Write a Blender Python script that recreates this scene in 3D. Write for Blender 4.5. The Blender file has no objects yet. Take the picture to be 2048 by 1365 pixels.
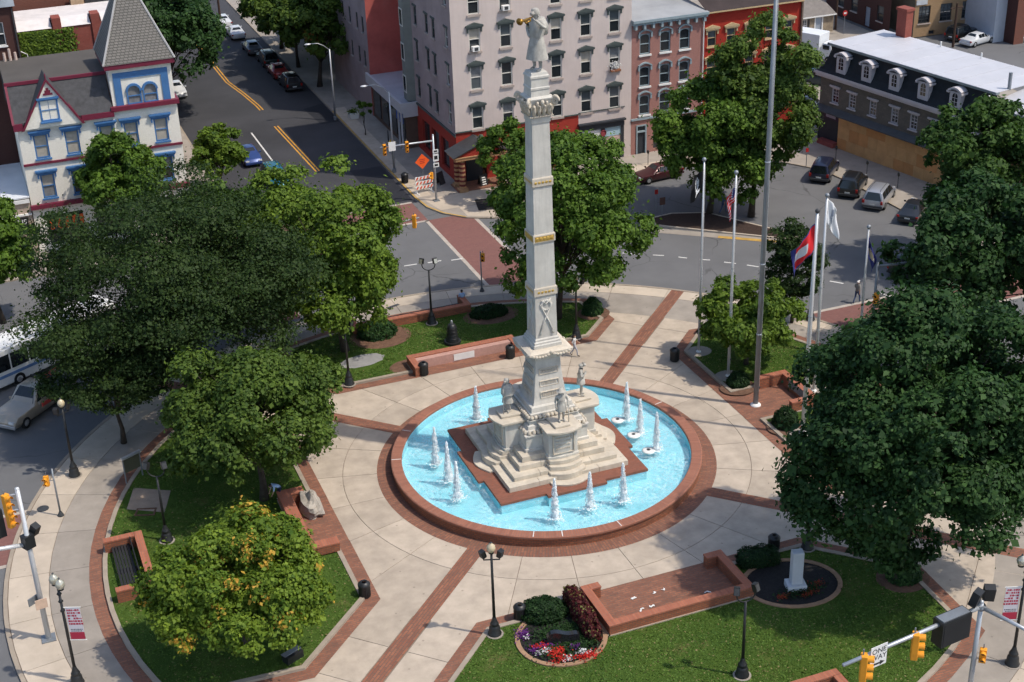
import bpy, math, random
import numpy as np
from mathutils import Vector, Matrix
R = math.radians
rnd = random.Random(7)
SC = bpy.context.scene
COL = SC.collection

# ---------------------------------------------------------------- camera, sky, sun, exposure
cam_d = bpy.data.cameras.new('camera')
cam_d.sensor_width = 36.0
cam_d.lens = 2937.44 / 2048 * 36.0
cam_d.clip_start, cam_d.clip_end = 1.0, 2000.0
cam = bpy.data.objects.new('camera', cam_d)
COL.objects.link(cam)
def camera_matrix(pos, heading, pitch, roll):
    """heading: clockwise from +Y; pitch: downwards"""
    fw = Vector((math.sin(heading)*math.cos(pitch), math.cos(heading)*math.cos(pitch), -math.sin(pitch)))
    rt = Vector((math.cos(heading), -math.sin(heading), 0))
    up = rt.cross(fw)
    r2 = rt*math.cos(roll) + up*math.sin(roll)
    u2 = up*math.cos(roll) - rt*math.sin(roll)
    m = Matrix((r2, u2, -fw)).transposed().to_4x4()
    m.translation = pos
    return m
cam.matrix_world = camera_matrix(Vector((-29.637, -73.456, 48.0)), R(20.6), 0.463818, -0.033928)
SC.camera = cam

SUN_AZ, SUN_EL = R(-39.5), R(58.0)          # azimuth counter-clockwise from +X
w = bpy.data.worlds.new('World')
SC.world = w
w.use_nodes = True
wn = w.node_tree
bg = wn.nodes['Background']
sky = wn.nodes.new('ShaderNodeTexSky')
sky.sky_type = 'NISHITA'
sky.sun_disc = False
sky.sun_elevation = SUN_EL
sky.sun_rotation = R(90) - SUN_AZ
sky.air_density = 1.0
sky.dust_density = 1.5
wn.links.new(sky.outputs[0], bg.inputs[0])
bg.inputs[1].default_value = 0.15
sun_d = bpy.data.lights.new('sun', 'SUN')
sun_d.energy = 2.9
sun_d.angle = R(1.0)
sun_d.color = (1.0, 0.92, 0.80)
sun = bpy.data.objects.new('sun', sun_d)
COL.objects.link(sun)
sdir = Vector((math.cos(SUN_AZ)*math.cos(SUN_EL), math.sin(SUN_AZ)*math.cos(SUN_EL), math.sin(SUN_EL)))
sun.rotation_euler = sdir.to_track_quat('Z', 'Y').to_euler()
sun.location = sdir*120
vs = SC.view_settings
vs.view_transform = 'Standard'
vs.look = 'None'
vs.exposure = 0.34
vs.gamma = 1.0
SC.cycles.max_bounces = 5
SC.cycles.diffuse_bounces = 3
SC.cycles.glossy_bounces = 2
SC.cycles.transmission_bounces = 3
SC.cycles.use_adaptive_sampling = True
SC.cycles.adaptive_threshold = .04
SC.cycles.transparent_max_bounces = 12
SC.cycles.use_denoising = True

# ---------------------------------------------------------------- mesh helpers
def tag(o, label=None, cat=None, group=None, kind=None):
    if label: o['label'] = label
    if cat: o['category'] = cat
    if group: o['group'] = group
    if kind: o['kind'] = kind
    return o
def empty(name, loc=(0, 0, 0), rz=0.0, label=None, cat=None, group=None):
    o = bpy.data.objects.new(name, None)
    COL.objects.link(o)
    o.location = loc
    o.rotation_euler = (0, 0, rz)
    o.empty_display_size = .2
    return tag(o, label, cat, group)
def link(name, me, parent=None, loc=(0, 0, 0), rot=(0, 0, 0), scale=None):
    o = bpy.data.objects.new(name, me)
    COL.objects.link(o)
    o.location = loc
    o.rotation_euler = rot
    if scale: o.scale = scale
    o.parent = parent
    return o
def copy_tree(o, parent=None, loc=None, rz=None):
    c = o.copy()
    COL.objects.link(c)
    c.parent = parent
    if loc is not None: c.location = loc
    if rz is not None: c.rotation_euler = (0, 0, rz)
    for ch in o.children:
        copy_tree(ch, c)
    return c
class MB:
    """collects faces; build() makes one mesh object"""
    def __init__(s, T=None):
        s.v, s.f, s.m, s.T = [], [], [], T
    def add(s, vs, fs, m=0):
        n = len(s.v)
        if s.T: vs = [s.T(p) for p in vs]
        s.v += [tuple(p) for p in vs]
        for f in fs:
            s.f.append(tuple(i+n for i in f)); s.m.append(m)
        return s
    def box(s, x0, x1, y0, y1, z0, z1, m=0):
        return s.add([(x0,y0,z0),(x1,y0,z0),(x1,y1,z0),(x0,y1,z0),(x0,y0,z1),(x1,y0,z1),(x1,y1,z1),(x0,y1,z1)],
                     [(3,2,1,0),(4,5,6,7),(0,1,5,4),(1,2,6,5),(2,3,7,6),(3,0,4,7)], m)
    def obox(s, c, d, rz=0, m=0, rx=0):
        ca, sa = math.cos(rz), math.sin(rz); cx_, sx_ = math.cos(rx), math.sin(rx)
        vs = []
        for k in (-.5, .5):
            for i, j in ((-.5,-.5),(.5,-.5),(.5,.5),(-.5,.5)):
                x, y, z = i*d[0], j*d[1], k*d[2]
                y, z = y*cx_-z*sx_, y*sx_+z*cx_
                vs.append((c[0]+x*ca-y*sa, c[1]+x*sa+y*ca, c[2]+z))
        return s.add(vs, [(3,2,1,0),(4,5,6,7),(0,1,5,4),(1,2,6,5),(2,3,7,6),(3,0,4,7)], m)
    def prism(s, poly, z0, z1, m=0, bottom=True):
        n = len(poly)
        z0f = z0 if callable(z0) else (lambda p: z0)
        vs = [(p[0], p[1], z0) for p in poly]+[(p[0], p[1], z1) for p in poly]
        fs = [tuple(range(n, 2*n))]+[(i, (i+1) % n, n+(i+1) % n, n+i) for i in range(n)]
        if bottom: fs.append(tuple(range(n-1, -1, -1)))
        return s.add(vs, fs, m)
    def poly(s, pts, m=0):
        return s.add(pts, [tuple(range(len(pts)))], m)
    def frus(s, a0, b0, z0, a1, b1, z1, m=0, c=(0, 0)):
        x, y = c
        return s.add([(x-a0,y-b0,z0),(x+a0,y-b0,z0),(x+a0,y+b0,z0),(x-a0,y+b0,z0),(x-a1,y-b1,z1),(x+a1,y-b1,z1),(x+a1,y+b1,z1),(x-a1,y+b1,z1)],
                     [(3,2,1,0),(4,5,6,7),(0,1,5,4),(1,2,6,5),(2,3,7,6),(3,0,4,7)], m)
    def sqloft(s, prof, m=0, c=(0, 0)):
        for (a, z), (b, z2) in zip(prof, prof[1:]):
            if abs(z2-z) < 1e-6 and abs(a-b) < 1e-6: continue
            s.add([(c[0]-a,c[1]-a,z),(c[0]+a,c[1]-a,z),(c[0]+a,c[1]+a,z),(c[0]-a,c[1]+a,z),(c[0]-b,c[1]-b,z2),(c[0]+b,c[1]-b,z2),(c[0]+b,c[1]+b,z2),(c[0]-b,c[1]+b,z2)],
                  [(0,1,5,4),(1,2,6,5),(2,3,7,6),(3,0,4,7)], m)
        a, z = prof[-1]
        return s.add([(c[0]-a,c[1]-a,z),(c[0]+a,c[1]-a,z),(c[0]+a,c[1]+a,z),(c[0]-a,c[1]+a,z)], [(0,1,2,3)], m)
    def path(s, pts, rads, n=8, m=0, cap=True):
        pts = [Vector(p) for p in pts]
        if not isinstance(rads, (list, tuple)): rads = [rads]*len(pts)
        vs = []
        prev = None
        for i, p in enumerate(pts):
            d = (pts[min(i+1, len(pts)-1)]-pts[max(i-1, 0)])
            d = d.normalized() if d.length > 1e-9 else Vector((0, 0, 1))
            a = Vector((1, 0, 0)) if abs(d.x) < .8 else Vector((0, 1, 0))
            if prev is not None: a = prev
            b = d.cross(a).normalized(); a = b.cross(d).normalized(); prev = a
            for k in range(n):
                t = 2*math.pi*k/n
                vs.append(p+(a*math.cos(t)+b*math.sin(t))*rads[i])
        fs = []
        for i in range(len(pts)-1):
            for k in range(n):
                fs.append((i*n+k, i*n+(k+1) % n, (i+1)*n+(k+1) % n, (i+1)*n+k))
        if cap:
            fs.append(tuple(range(n-1, -1, -1))); fs.append(tuple((len(pts)-1)*n+k for k in range(n)))
        return s.add(vs, fs, m)
    def lathe(s, prof, n=16, c=(0, 0, 0), m=0, axis='z', arc=None):
        vs, fs = [], []
        a0, a1 = arc or (0, 2*math.pi)
        cnt = n if arc is None else n+1
        for r, z in prof:
            for k in range(cnt):
                t = a0+(a1-a0)*k/n
                x, y, q = r*math.cos(t), r*math.sin(t), z
                if axis == 'y': x, y, q = x, z, y
                if axis == 'x': x, y, q = z, x, y
                vs.append((c[0]+x, c[1]+y, c[2]+q))
        for i in range(len(prof)-1):
            for k in range(n):
                k2 = (k+1) % cnt
                fs.append((i*cnt+k, i*cnt+k2, (i+1)*cnt+k2, (i+1)*cnt+k))
        return s.add(vs, fs, m)
    def ball(s, c, r, n=8, m=0, sq=(1, 1, 1)):
        prof = [(max(math.sin(math.pi*i/n), 1e-4)*r, -math.cos(math.pi*i/n)*r) for i in range(n+1)]
        b = MB().lathe(prof, n+2)
        return s.add([(c[0]+p[0]*sq[0], c[1]+p[1]*sq[1], c[2]+p[2]*sq[2]) for p in b.v], b.f, m)
    def mesh(s, name, mats, smooth=False):
        me = bpy.data.meshes.new(name)
        me.from_pydata(s.v, [], s.f)
        if not isinstance(mats, (list, tuple)): mats = [mats]
        for mt in mats: me.materials.append(mt)
        if len(mats) > 1: me.polygons.foreach_set('material_index', s.m)
        if smooth: me.polygons.foreach_set('use_smooth', [True]*len(s.f))
        me.update()
        return me
    def build(s, name, mats, parent=None, loc=(0, 0, 0), rz=0.0, smooth=False, bevel=0):
        o = link(name, s.mesh(name, mats, smooth), parent, loc, (0, 0, rz))
        if bevel:
            b = o.modifiers.new('bevel', 'BEVEL'); b.width = bevel; b.segments = 2; b.limit_method = 'ANGLE'
        return o
def offset_poly(poly, d):
    """mitred outward offset of a counter-clockwise polygon"""
    out, n = [], len(poly)
    for i in range(n):
        p0, p1, p2 = Vector(poly[i-1]), Vector(poly[i]), Vector(poly[(i+1) % n])
        e1, e2 = (p1-p0).normalized(), (p2-p1).normalized()
        n1, n2 = Vector((e1.y, -e1.x)), Vector((e2.y, -e2.x))
        k = 1+n1.dot(n2)
        m = (n1+n2)/max(k, .25)
        out.append((p1.x+m.x*d, p1.y+m.y*d))
    return out
def band(mb, a, b, z, z2=None, m=0):
    """closed strip between two matching outlines; with z2 the strip stands as a kerb"""
    n = len(a)
    for i in range(n):
        j = (i+1) % n
        if z2 is None:
            mb.add([(*a[i], z), (*b[i], z), (*b[j], z), (*a[j], z)], [(0,1,2,3)], m)
        else:
            mb.add([(*a[i], z2), (*b[i], z2), (*b[j], z2), (*a[j], z2), (*b[i], z), (*b[j], z), (*a[i], z), (*a[j], z)],
                   [(0,1,2,3), (1,4,5,2), (0,3,7,6)], m)
def text_mesh(txt, size, mat, name='lettering', extrude=.004):
    cu = bpy.data.curves.new('t', 'FONT')
    cu.body = txt; cu.size = size; cu.extrude = extrude; cu.align_x = 'CENTER'; cu.align_y = 'CENTER'; cu.resolution_u = 3
    ob = bpy.data.objects.new('t', cu)
    COL.objects.link(ob)
    dg = bpy.context.evaluated_depsgraph_get()
    me = bpy.data.meshes.new_from_object(ob.evaluated_get(dg))
    bpy.data.objects.remove(ob); bpy.data.curves.remove(cu)
    me.name = name
    me.materials.clear(); me.materials.append(mat)
    return me

# ---------------------------------------------------------------- materials
def nt(name):
    m = bpy.data.materials.new(name)
    m.use_nodes = True
    t = m.node_tree
    return m, t, t.nodes['Principled BSDF']
def node(t, kind, **kw):
    n = t.nodes.new(kind)
    for k, v in kw.items():
        if k.startswith('i_'):
            key = k[2:]
            n.inputs[int(key) if key.isdigit() else key].default_value = v
        else: setattr(n, k, v)
    return n
def math_n(t, op, a, b=None, c=None):
    n = t.nodes.new('ShaderNodeMath'); n.operation = op
    for i, x in enumerate((a, b, c)):
        if x is None: continue
        if isinstance(x, (int, float)): n.inputs[i].default_value = x
        else: t.links.new(x, n.inputs[i])
    return n.outputs[0]
def mix_c(t, fac, a, b, mode='MIX'):
    n = t.nodes.new('ShaderNodeMix'); n.data_type = 'RGBA'; n.blend_type = mode
    for i, x in ((0, fac), (6, a), (7, b)):
        if isinstance(x, (int, float)): n.inputs[i].default_value = x
        elif isinstance(x, tuple): n.inputs[i].default_value = (*x[:3], 1)
        else: t.links.new(x, n.inputs[i])
    return n.outputs[2]
def noise(t, vec, scale, detail=4, rough=.6, lo=.3, hi=.7):
    n = node(t, 'ShaderNodeTexNoise', i_Scale=scale, i_Detail=detail, i_Roughness=rough)
    t.links.new(vec, n.inputs['Vector'])
    r = node(t, 'ShaderNodeMapRange')
    r.inputs[1].default_value = lo; r.inputs[2].default_value = hi
    t.links.new(n.outputs[0], r.inputs[0])
    return r.outputs[0]
def bump(t, b, h, strength, dist=.02):
    n = node(t, 'ShaderNodeBump', i_Strength=strength, i_Distance=dist)
    t.links.new(h, n.inputs['Height'])
    t.links.new(n.outputs[0], b.inputs['Normal'])
def sc(c, k): return tuple(min(1, x*k) for x in c[:3])
MATS = {}
def mat(name, col, rough=.75, var=.13, scale=1.2, fine=14., metal=0., spec=.35, col2=None, bmp=0., stain=0., stain_col=(.05, .045, .04), objvar=0., coat=0., streak=0., gum=0., crack=0.):
    if name in MATS: return MATS[name]
    m, t, b = nt(name)
    pos = node(t, 'ShaderNodeNewGeometry').outputs['Position']
    f1 = noise(t, pos, scale, 5)
    f2 = noise(t, pos, fine, 3)
    c = mix_c(t, f1, sc(col, 1-var), col2 or sc(col, 1+var))
    c = mix_c(t, math_n(t, 'MULTIPLY', f2, var*.8), c, sc(col, .55))
    if stain:
        f3 = noise(t, pos, scale*.37, 6, .7, .55, .8)
        c = mix_c(t, math_n(t, 'MULTIPLY', f3, stain), c, stain_col)
    if streak:                                       # rain streaks and grime running down
        mp = node(t, 'ShaderNodeMapping'); mp.inputs['Scale'].default_value = (5., 5., .35); t.links.new(pos, mp.inputs['Vector'])
        c = mix_c(t, math_n(t, 'MULTIPLY', noise(t, mp.outputs[0], 1., 5, .7, .45, .75), streak), c, stain_col)
    if crack:                                        # sealed cracks
        ve = node(t, 'ShaderNodeTexVoronoi', feature='DISTANCE_TO_EDGE', i_Scale=.16)
        wv = node(t, 'ShaderNodeVectorMath', operation='ADD'); nz = node(t, 'ShaderNodeTexNoise', i_Scale=.6, i_Detail=4.); t.links.new(pos, nz.inputs['Vector']); t.links.new(nz.outputs['Color'], wv.inputs[1]); t.links.new(pos, wv.inputs[0]); t.links.new(wv.outputs[0], ve.inputs['Vector'])
        rc_ = node(t, 'ShaderNodeMapRange'); rc_.inputs[1].default_value = .010; rc_.inputs[2].default_value = .004; t.links.new(ve.outputs['Distance'], rc_.inputs[0])
        c = mix_c(t, math_n(t, 'MULTIPLY', math_n(t, 'MULTIPLY', rc_.outputs[0], noise(t, pos, .2, 2, .5, .45, .6)), crack), c, sc(col, .35))
    if gum:                                          # trodden spots
        vo = node(t, 'ShaderNodeTexVoronoi', i_Scale=1.15); t.links.new(pos, vo.inputs['Vector'])
        rgx = node(t, 'ShaderNodeMapRange'); rgx.inputs[1].default_value = .09; rgx.inputs[2].default_value = .05; t.links.new(vo.outputs['Distance'], rgx.inputs[0])
        c = mix_c(t, math_n(t, 'MULTIPLY', rgx.outputs[0], gum), c, sc(stain_col, .5))
    if objvar:
        oi = node(t, 'ShaderNodeObjectInfo').outputs['Random']
        k = math_n(t, 'MULTIPLY_ADD', oi, objvar*2, 1-objvar)
        hs = node(t, 'ShaderNodeHueSaturation')
        t.links.new(c, hs.inputs['Color']); t.links.new(k, hs.inputs['Value'])
        c = hs.outputs[0]
    t.links.new(c, b.inputs['Base Color'])
    b.inputs['Roughness'].default_value = rough
    b.inputs['Metallic'].default_value = metal
    b.inputs['Specular IOR Level'].default_value = spec
    if coat: b.inputs['Coat Weight'].default_value = coat; b.inputs['Coat Roughness'].default_value = .08
    if bmp: bump(t, b, f2, bmp)
    MATS[name] = m
    return m
def brick_mat(name, c1, c2, mortar, bw=.21, bh=.075, rot=0., polar=0., patch=.5, patch_col=(.09, .07, .06), rough=.85, gap=.010):
    if name in MATS: return MATS[name]
    m, t, b = nt(name)
    g = node(t, 'ShaderNodeNewGeometry')
    pos = g.outputs['Position']
    sp = node(t, 'ShaderNodeSeparateXYZ'); t.links.new(pos, sp.inputs[0])
    sn = node(t, 'ShaderNodeSeparateXYZ'); t.links.new(g.outputs['True Normal'], sn.inputs[0])
    x, y, z = sp.outputs
    flat = math_n(t, 'GREATER_THAN', math_n(t, 'ABSOLUTE', sn.outputs[2]), .7)
    xf = math_n(t, 'GREATER_THAN', math_n(t, 'ABSOLUTE', sn.outputs[0]), .7)
    if polar:
        ang = math_n(t, 'MULTIPLY', math_n(t, 'ARCTAN2', y, x), polar)
        rad = math_n(t, 'SQRT', math_n(t, 'ADD', math_n(t, 'MULTIPLY', x, x), math_n(t, 'MULTIPLY', y, y)))
        u = ang
        v = math_n(t, 'ADD', math_n(t, 'MULTIPLY', rad, flat), math_n(t, 'MULTIPLY', z, math_n(t, 'SUBTRACT', 1., flat)))
        # on the flat, bricks stand radially
        uu = math_n(t, 'ADD', math_n(t, 'MULTIPLY', v, flat), math_n(t, 'MULTIPLY', u, math_n(t, 'SUBTRACT', 1., flat)))
        vv = math_n(t, 'ADD', math_n(t, 'MULTIPLY', u, flat), math_n(t, 'MULTIPLY', v, math_n(t, 'SUBTRACT', 1., flat)))
    else:
        ca, sa = math.cos(rot), math.sin(rot)
        xr = math_n(t, 'ADD', math_n(t, 'MULTIPLY', x, ca), math_n(t, 'MULTIPLY', y, sa))
        yr = math_n(t, 'ADD', math_n(t, 'MULTIPLY', x, -sa), math_n(t, 'MULTIPLY', y, ca))
        wu = math_n(t, 'ADD', math_n(t, 'MULTIPLY', y, xf), math_n(t, 'MULTIPLY', x, math_n(t, 'SUBTRACT', 1., xf)))
        nf = math_n(t, 'SUBTRACT', 1., flat)
        uu = math_n(t, 'ADD', math_n(t, 'MULTIPLY', xr, flat), math_n(t, 'MULTIPLY', wu, nf))
        vv = math_n(t, 'ADD', math_n(t, 'MULTIPLY', yr, flat), math_n(t, 'MULTIPLY', z, nf))
    cv = node(t, 'ShaderNodeCombineXYZ'); t.links.new(uu, cv.inputs[0]); t.links.new(vv, cv.inputs[1])
    br = node(t, 'ShaderNodeTexBrick')
    br.inputs['Color1'].default_value = (*c1, 1); br.inputs['Color2'].default_value = (*c2, 1); br.inputs['Mortar'].default_value = (*mortar, 1)
    br.inputs['Scale'].default_value = 1.; br.inputs['Mortar Size'].default_value = gap
    br.inputs['Brick Width'].default_value = bw; br.inputs['Row Height'].default_value = bh
    t.links.new(cv.outputs[0], br.inputs['Vector'])
    mp = node(t, 'ShaderNodeMapping'); mp.inputs['Scale'].default_value = (.7, 2.2, 1.6); t.links.new(pos, mp.inputs['Vector'])
    f = noise(t, mp.outputs[0], 1.1, 7, .75, .45, .72)
    f2 = noise(t, pos, 7., 3)
    c = mix_c(t, math_n(t, 'MULTIPLY', f, patch), br.outputs[0], patch_col)
    c = mix_c(t, math_n(t, 'MULTIPLY', f2, .3), c, sc(c2, .6))
    t.links.new(c, b.inputs['Base Color'])
    b.inputs['Roughness'].default_value = rough
    b.inputs['Specular IOR Level'].default_value = .25
    bump(t, b, br.outputs['Fac'], -.4, .01)
    MATS[name] = m
    return m
def leaf_mat(name, dark, light, odd=None, trans=.27):
    if name in MATS: return MATS[name]
    m, t, b = nt(name)
    a = node(t, 'ShaderNodeAttribute', attribute_name='tint')
    c = mix_c(t, a.outputs['Fac'], dark, light)
    if odd:
        a2 = node(t, 'ShaderNodeAttribute', attribute_name='odd')
        c = mix_c(t, a2.outputs['Fac'], c, odd)
    t.links.new(c, b.inputs['Base Color'])
    b.inputs['Roughness'].default_value = .62
    b.inputs['Specular IOR Level'].default_value = .22
    tr = node(t, 'ShaderNodeBsdfTranslucent')
    hs = node(t, 'ShaderNodeHueSaturation', i_Saturation=1.1, i_Value=1.25)
    t.links.new(c, hs.inputs['Color']); t.links.new(hs.outputs[0], tr.inputs['Color'])
    mx = node(t, 'ShaderNodeMixShader', i_0=trans)
    t.links.new(b.outputs[0], mx.inputs[1]); t.links.new(tr.outputs[0], mx.inputs[2])
    t.links.new(mx.outputs[0], t.nodes['Material Output'].inputs[0])
    MATS[name] = m
    return m
def grass_mat():
    m, t, b = nt('grass')
    pos = node(t, 'ShaderNodeNewGeometry').outputs['Position']
    c = mix_c(t, noise(t, pos, .45, 5), (.048, .108, .016), (.110, .180, .030))
    c = mix_c(t, math_n(t, 'MULTIPLY', noise(t, pos, 9., 5, .8), .55), c, (.045, .075, .014))
    c = mix_c(t, math_n(t, 'MULTIPLY', noise(t, pos, .33, 6, .75, .56, .74), .7), c, (.235, .185, .080))
    c = mix_c(t, math_n(t, 'MULTIPLY', noise(t, pos, 30., 2, .8, .45, .9), .5), c, (.120, .165, .040))
    t.links.new(c, b.inputs['Base Color'])
    b.inputs['Roughness'].default_value = .9; b.inputs['Specular IOR Level'].default_value = .1
    bump(t, b, noise(t, pos, 22., 4, .8), .9, .05)
    return m
def glass_mat(name, col, rough=.08):
    return mat(name, col, rough=rough, var=.35, scale=.5, fine=2., spec=.7)
ASPHALT = mat('asphalt', (.135, .135, .138), .92, .10, .25, 30, stain=.4, stain_col=(.075, .075, .075), bmp=.2, crack=.7)
ASPHALT_NEW = mat('new_asphalt', (.050, .050, .055), .88, .25, .12, 25, stain=.45, stain_col=(.085, .085, .09), bmp=.2)
ASPHALT_PATCH = mat('patch_asphalt', (.020, .021, .027), .8, .2, .2, 25)
CONC = mat('concrete', (.440, .368, .292), .9, .17, .9, 24, stain=.7, stain_col=(.32, .265, .21), objvar=.10, bmp=.15, gum=.5)
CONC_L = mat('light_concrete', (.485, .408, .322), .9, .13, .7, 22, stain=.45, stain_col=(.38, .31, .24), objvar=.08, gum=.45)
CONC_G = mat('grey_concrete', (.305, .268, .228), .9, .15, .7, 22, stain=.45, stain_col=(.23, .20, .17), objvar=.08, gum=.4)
JOINT = mat('joint', (.22, .175, .135), .95)
KERB = mat('kerb_stone', (.330, .275, .215), .9, .14, 1.5, 12, stain=.35, stain_col=(.2, .17, .14))
YKERB = mat('yellow_kerb_paint', (.48, .29, .07), .8, .25, 1.5, 10, stain=.4, stain_col=(.3, .26, .2))
GRASS = grass_mat()
MULCH = mat('mulch', (.052, .032, .024), .95, .4, 8, 30, bmp=.8)
MULCH_R = mat('reddish_mulch', (.155, .085, .055), .95, .3, 4, 25, bmp=.7)
SOIL = mat('dark_soil', (.020, .018, .018), .95, .4, 6, 30, bmp=.6)
PAVER = brick_mat('brick_paver', (.335, .138, .082), (.235, .095, .060), (.16, .11, .085), bw=.46, bh=.16, patch=.75, gap=.020, patch_col=(.10, .072, .058))
PAVER_D = brick_mat('brick_paver_diagonal', (.345, .140, .082), (.225, .088, .057), (.13, .095, .075), bw=.62, bh=.17, rot=R(-45), patch=.65, gap=.022, patch_col=(.12, .085, .065))
PAVER_D2 = brick_mat('brick_paver_diagonal_b', (.345, .140, .082), (.225, .088, .057), (.13, .095, .075), bw=.62, bh=.17, rot=R(45), patch=.65, gap=.022, patch_col=(.12, .085, .065))
PAVER_RING = brick_mat('brick_paver_ring', (.330, .140, .085), (.215, .090, .060), (.14, .10, .08), bw=.5, bh=.17, polar=10., patch=.55, gap=.022, patch_col=(.12, .085, .065))
BASIN_BRICK = brick_mat('basin_brick', (.370, .125, .058), (.250, .082, .042), (.13, .085, .06), bw=.30, bh=.13, polar=10., patch=.3, gap=.020)
COPING_BRICK = brick_mat('coping_brick', (.375, .155, .098), (.285, .112, .072), (.22, .14, .11), bw=1.2, bh=.15, polar=10., patch=.25, gap=.016, patch_col=(.26, .12, .09))
WALL_BRICK = brick_mat('wall_brick', (.390, .125, .058), (.275, .085, .044), (.16, .10, .07), bw=.30, bh=.12, patch=.25, gap=.018)
CAP_BRICK = brick_mat('cap_brick', (.440, .155, .088), (.345, .115, .068), (.25, .15, .11), bw=.14, bh=1.2, patch=.2, gap=.014, patch_col=(.25, .11, .08))
XWALK = brick_mat('crosswalk_paver', (.230, .105, .088), (.200, .090, .078), (.17, .10, .09), bw=.32, bh=.16, patch=.3, patch_col=(.14, .09, .08))
WPAINT = mat('white_road_paint', (.62, .61, .58), .8, .12, 2, 18, stain=.35, stain_col=(.22, .22, .21))
TPAINT = mat('worn_beige_band', (.43, .375, .32), .85, .14, 2, 18, stain=.4, stain_col=(.22, .2, .18))
YPAINT = mat('yellow_road_paint', (.56, .28, .035), .8, .15, 2, 18)
STONE = mat('monument_stone', (.560, .535, .480), .8, .13, .9, 9, stain=.5, stain_col=(.32, .305, .275), bmp=.08, streak=.4)
STONE_W = mat('monument_stone_warm', (.560, .495, .400), .85, .15, 1.2, 9, stain=.55, stain_col=(.34, .29, .225), bmp=.1, streak=.25)
STONE_F = mat('figure_stone', (.430, .410, .365), .8, .2, 3.0, 9, stain=.6, stain_col=(.22, .21, .19), bmp=.15, streak=.45)
GOLD = mat('gilding', (.62, .40, .10), .45, .2, 6, 20, metal=.5)
BRASS = mat('brass', (.42, .23, .05), .35, .2, 6, 20, metal=.8)
BLACK = mat('black_iron', (.016, .017, .018), .45, .25, 3, 20, spec=.5)
DGREY = mat('dark_grey_metal', (.05, .052, .055), .5, .2, 3, 20)
STEEL = mat('galvanised_steel', (.46, .48, .50), .42, .10, 1.2, 15, metal=.55)
STEEL_D = mat('dull_steel', (.26, .28, .30), .5, .15, 1.2, 15, metal=.5)
ALU = mat('white_flagpole_metal', (.60, .61, .62), .38, .06, 1, 15, metal=.35)
WHITE = mat('white_paint', (.74, .73, .70), .6, .07, 1.5, 14)
AMBER = mat('signal_yellow', (.78, .32, .025), .5, .08, 2, 15)
GLOBE = mat('lamp_globe', (.55, .46, .30), .22, .12, 3, 10, spec=.6)
GLOBE_S = mat('silvery_globe', (.55, .52, .42), .18, .1, 3, 10, metal=.5)
GLASS = glass_mat('window_glass', (.022, .027, .031))
GLASS_G = glass_mat('window_glass_grey', (.085, .098, .105), .15)
BLIND = mat('window_blind', (.40, .36, .30), .7, .12, 3, 20)
CURTAIN = mat('grey_curtain', (.20, .20, .20), .8, .3, 2.5, 9)
CGLASS = glass_mat('car_glass', (.012, .016, .019), .05)
TYRE = mat('tyre', (.014, .014, .014), .9)
RIM = mat('wheel_rim', (.42, .42, .43), .4, .1, metal=.5)
LAMP_R = mat('tail_lamp', (.35, .015, .01), .25)
LAMP_W = mat('head_lamp', (.65, .66, .66), .2)
LAMP_O = mat('orange_lamp', (.70, .16, .02), .3)
PLATE = mat('number_plate', (.62, .64, .62), .5)
BARK = mat('bark', (.062, .049, .038), .95, .35, 3, 22, bmp=.8)
SKIN = mat('skin', (.42, .24, .16), .6, .06)
HAIR = mat('dark_hair', (.022, .015, .011), .6)
# ---------------------------------------------------------------- ground, roads, pavements
def struct(name, mb, mats, kind='structure', smooth=False):
    return tag(mb.build(name, mats, smooth=smooth), kind=kind)
ZR = -0.12
struct('ground', MB().poly([(-700,-700,ZR),(700,-700,ZR),(700,900,ZR),(-700,900,ZR)]), ASPHALT)
struct('side_street', MB().poly([(-9.1,46.4,ZR+.004),(6.7,46.4,ZR+.004),(6.7,320,ZR+.004),(-9.1,320,ZR+.004)]), ASPHALT_NEW)
mb = MB()
mb.poly([(3.4,47.2,ZR+.008),(6.5,47.2,ZR+.008),(6.5,57.2,ZR+.008),(3.4,57.2,ZR+.008)])
mb.poly([(4.6,72.5,ZR+.008),(6.6,72.5,ZR+.008),(6.6,79.5,ZR+.008),(4.2,78.5,ZR+.008)])
struct('asphalt_patch', mb, ASPHALT_PATCH)
def strip(mb, pts, wd, z, m=0):
    pts = [Vector(p) for p in pts]
    L, Rr = [], []
    for i, p in enumerate(pts):
        d = (pts[min(i+1, len(pts)-1)]-pts[max(i-1, 0)]).normalized()
        n = Vector((-d.y, d.x))*wd/2
        L.append(p+n); Rr.append(p-n)
    for i in range(len(pts)-1):
        mb.add([(*Rr[i], z), (*Rr[i+1], z), (*L[i+1], z), (*L[i], z)], [(0,1,2,3)], m)
mb = MB()
for dx in (-.17, .17):
    strip(mb, [(.58+dx,58.5),(.12+dx,74)], .15, ZR+.012)
    strip(mb, [(0+dx,80.2),(-.05+dx,82),(-.5+dx,87),(-1.2+dx,92.5),(-1.25+dx,100),(-1.2+dx,150)], .15, ZR+.012)
struct('yellow_centre_line', mb, YPAINT)
mb = MB()
strip(mb, [(-2.72,53.2),(-2.72,73)], .16, ZR+.012)
for x0, x1, y in ((1.19,2.28,33.1),(3.17,4.32,32.9),(5.1,6.07,32.55),(-.9,.2,33.3)):
    strip(mb, [(x0,y),(x1,y-.06)], .16, ZR+.012)
dash = [((18.46,27.85),(19.62,26.94)),((20.54,26.39),(21.31,25.91)),((22.23,25.12),(22.76,24.64)),((23.57,23.92),(24.25,23.48)),((25.08,22.63),(25.8,21.95)),((26.45,21.31),(27.1,20.6)),((28.9,18.2),(29.6,17.3)),((30.72,15.82),(31.41,14.97)),((32.93,12.39),(33.36,11.38)),((16.2,29.3),(17.2,28.7))]
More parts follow.
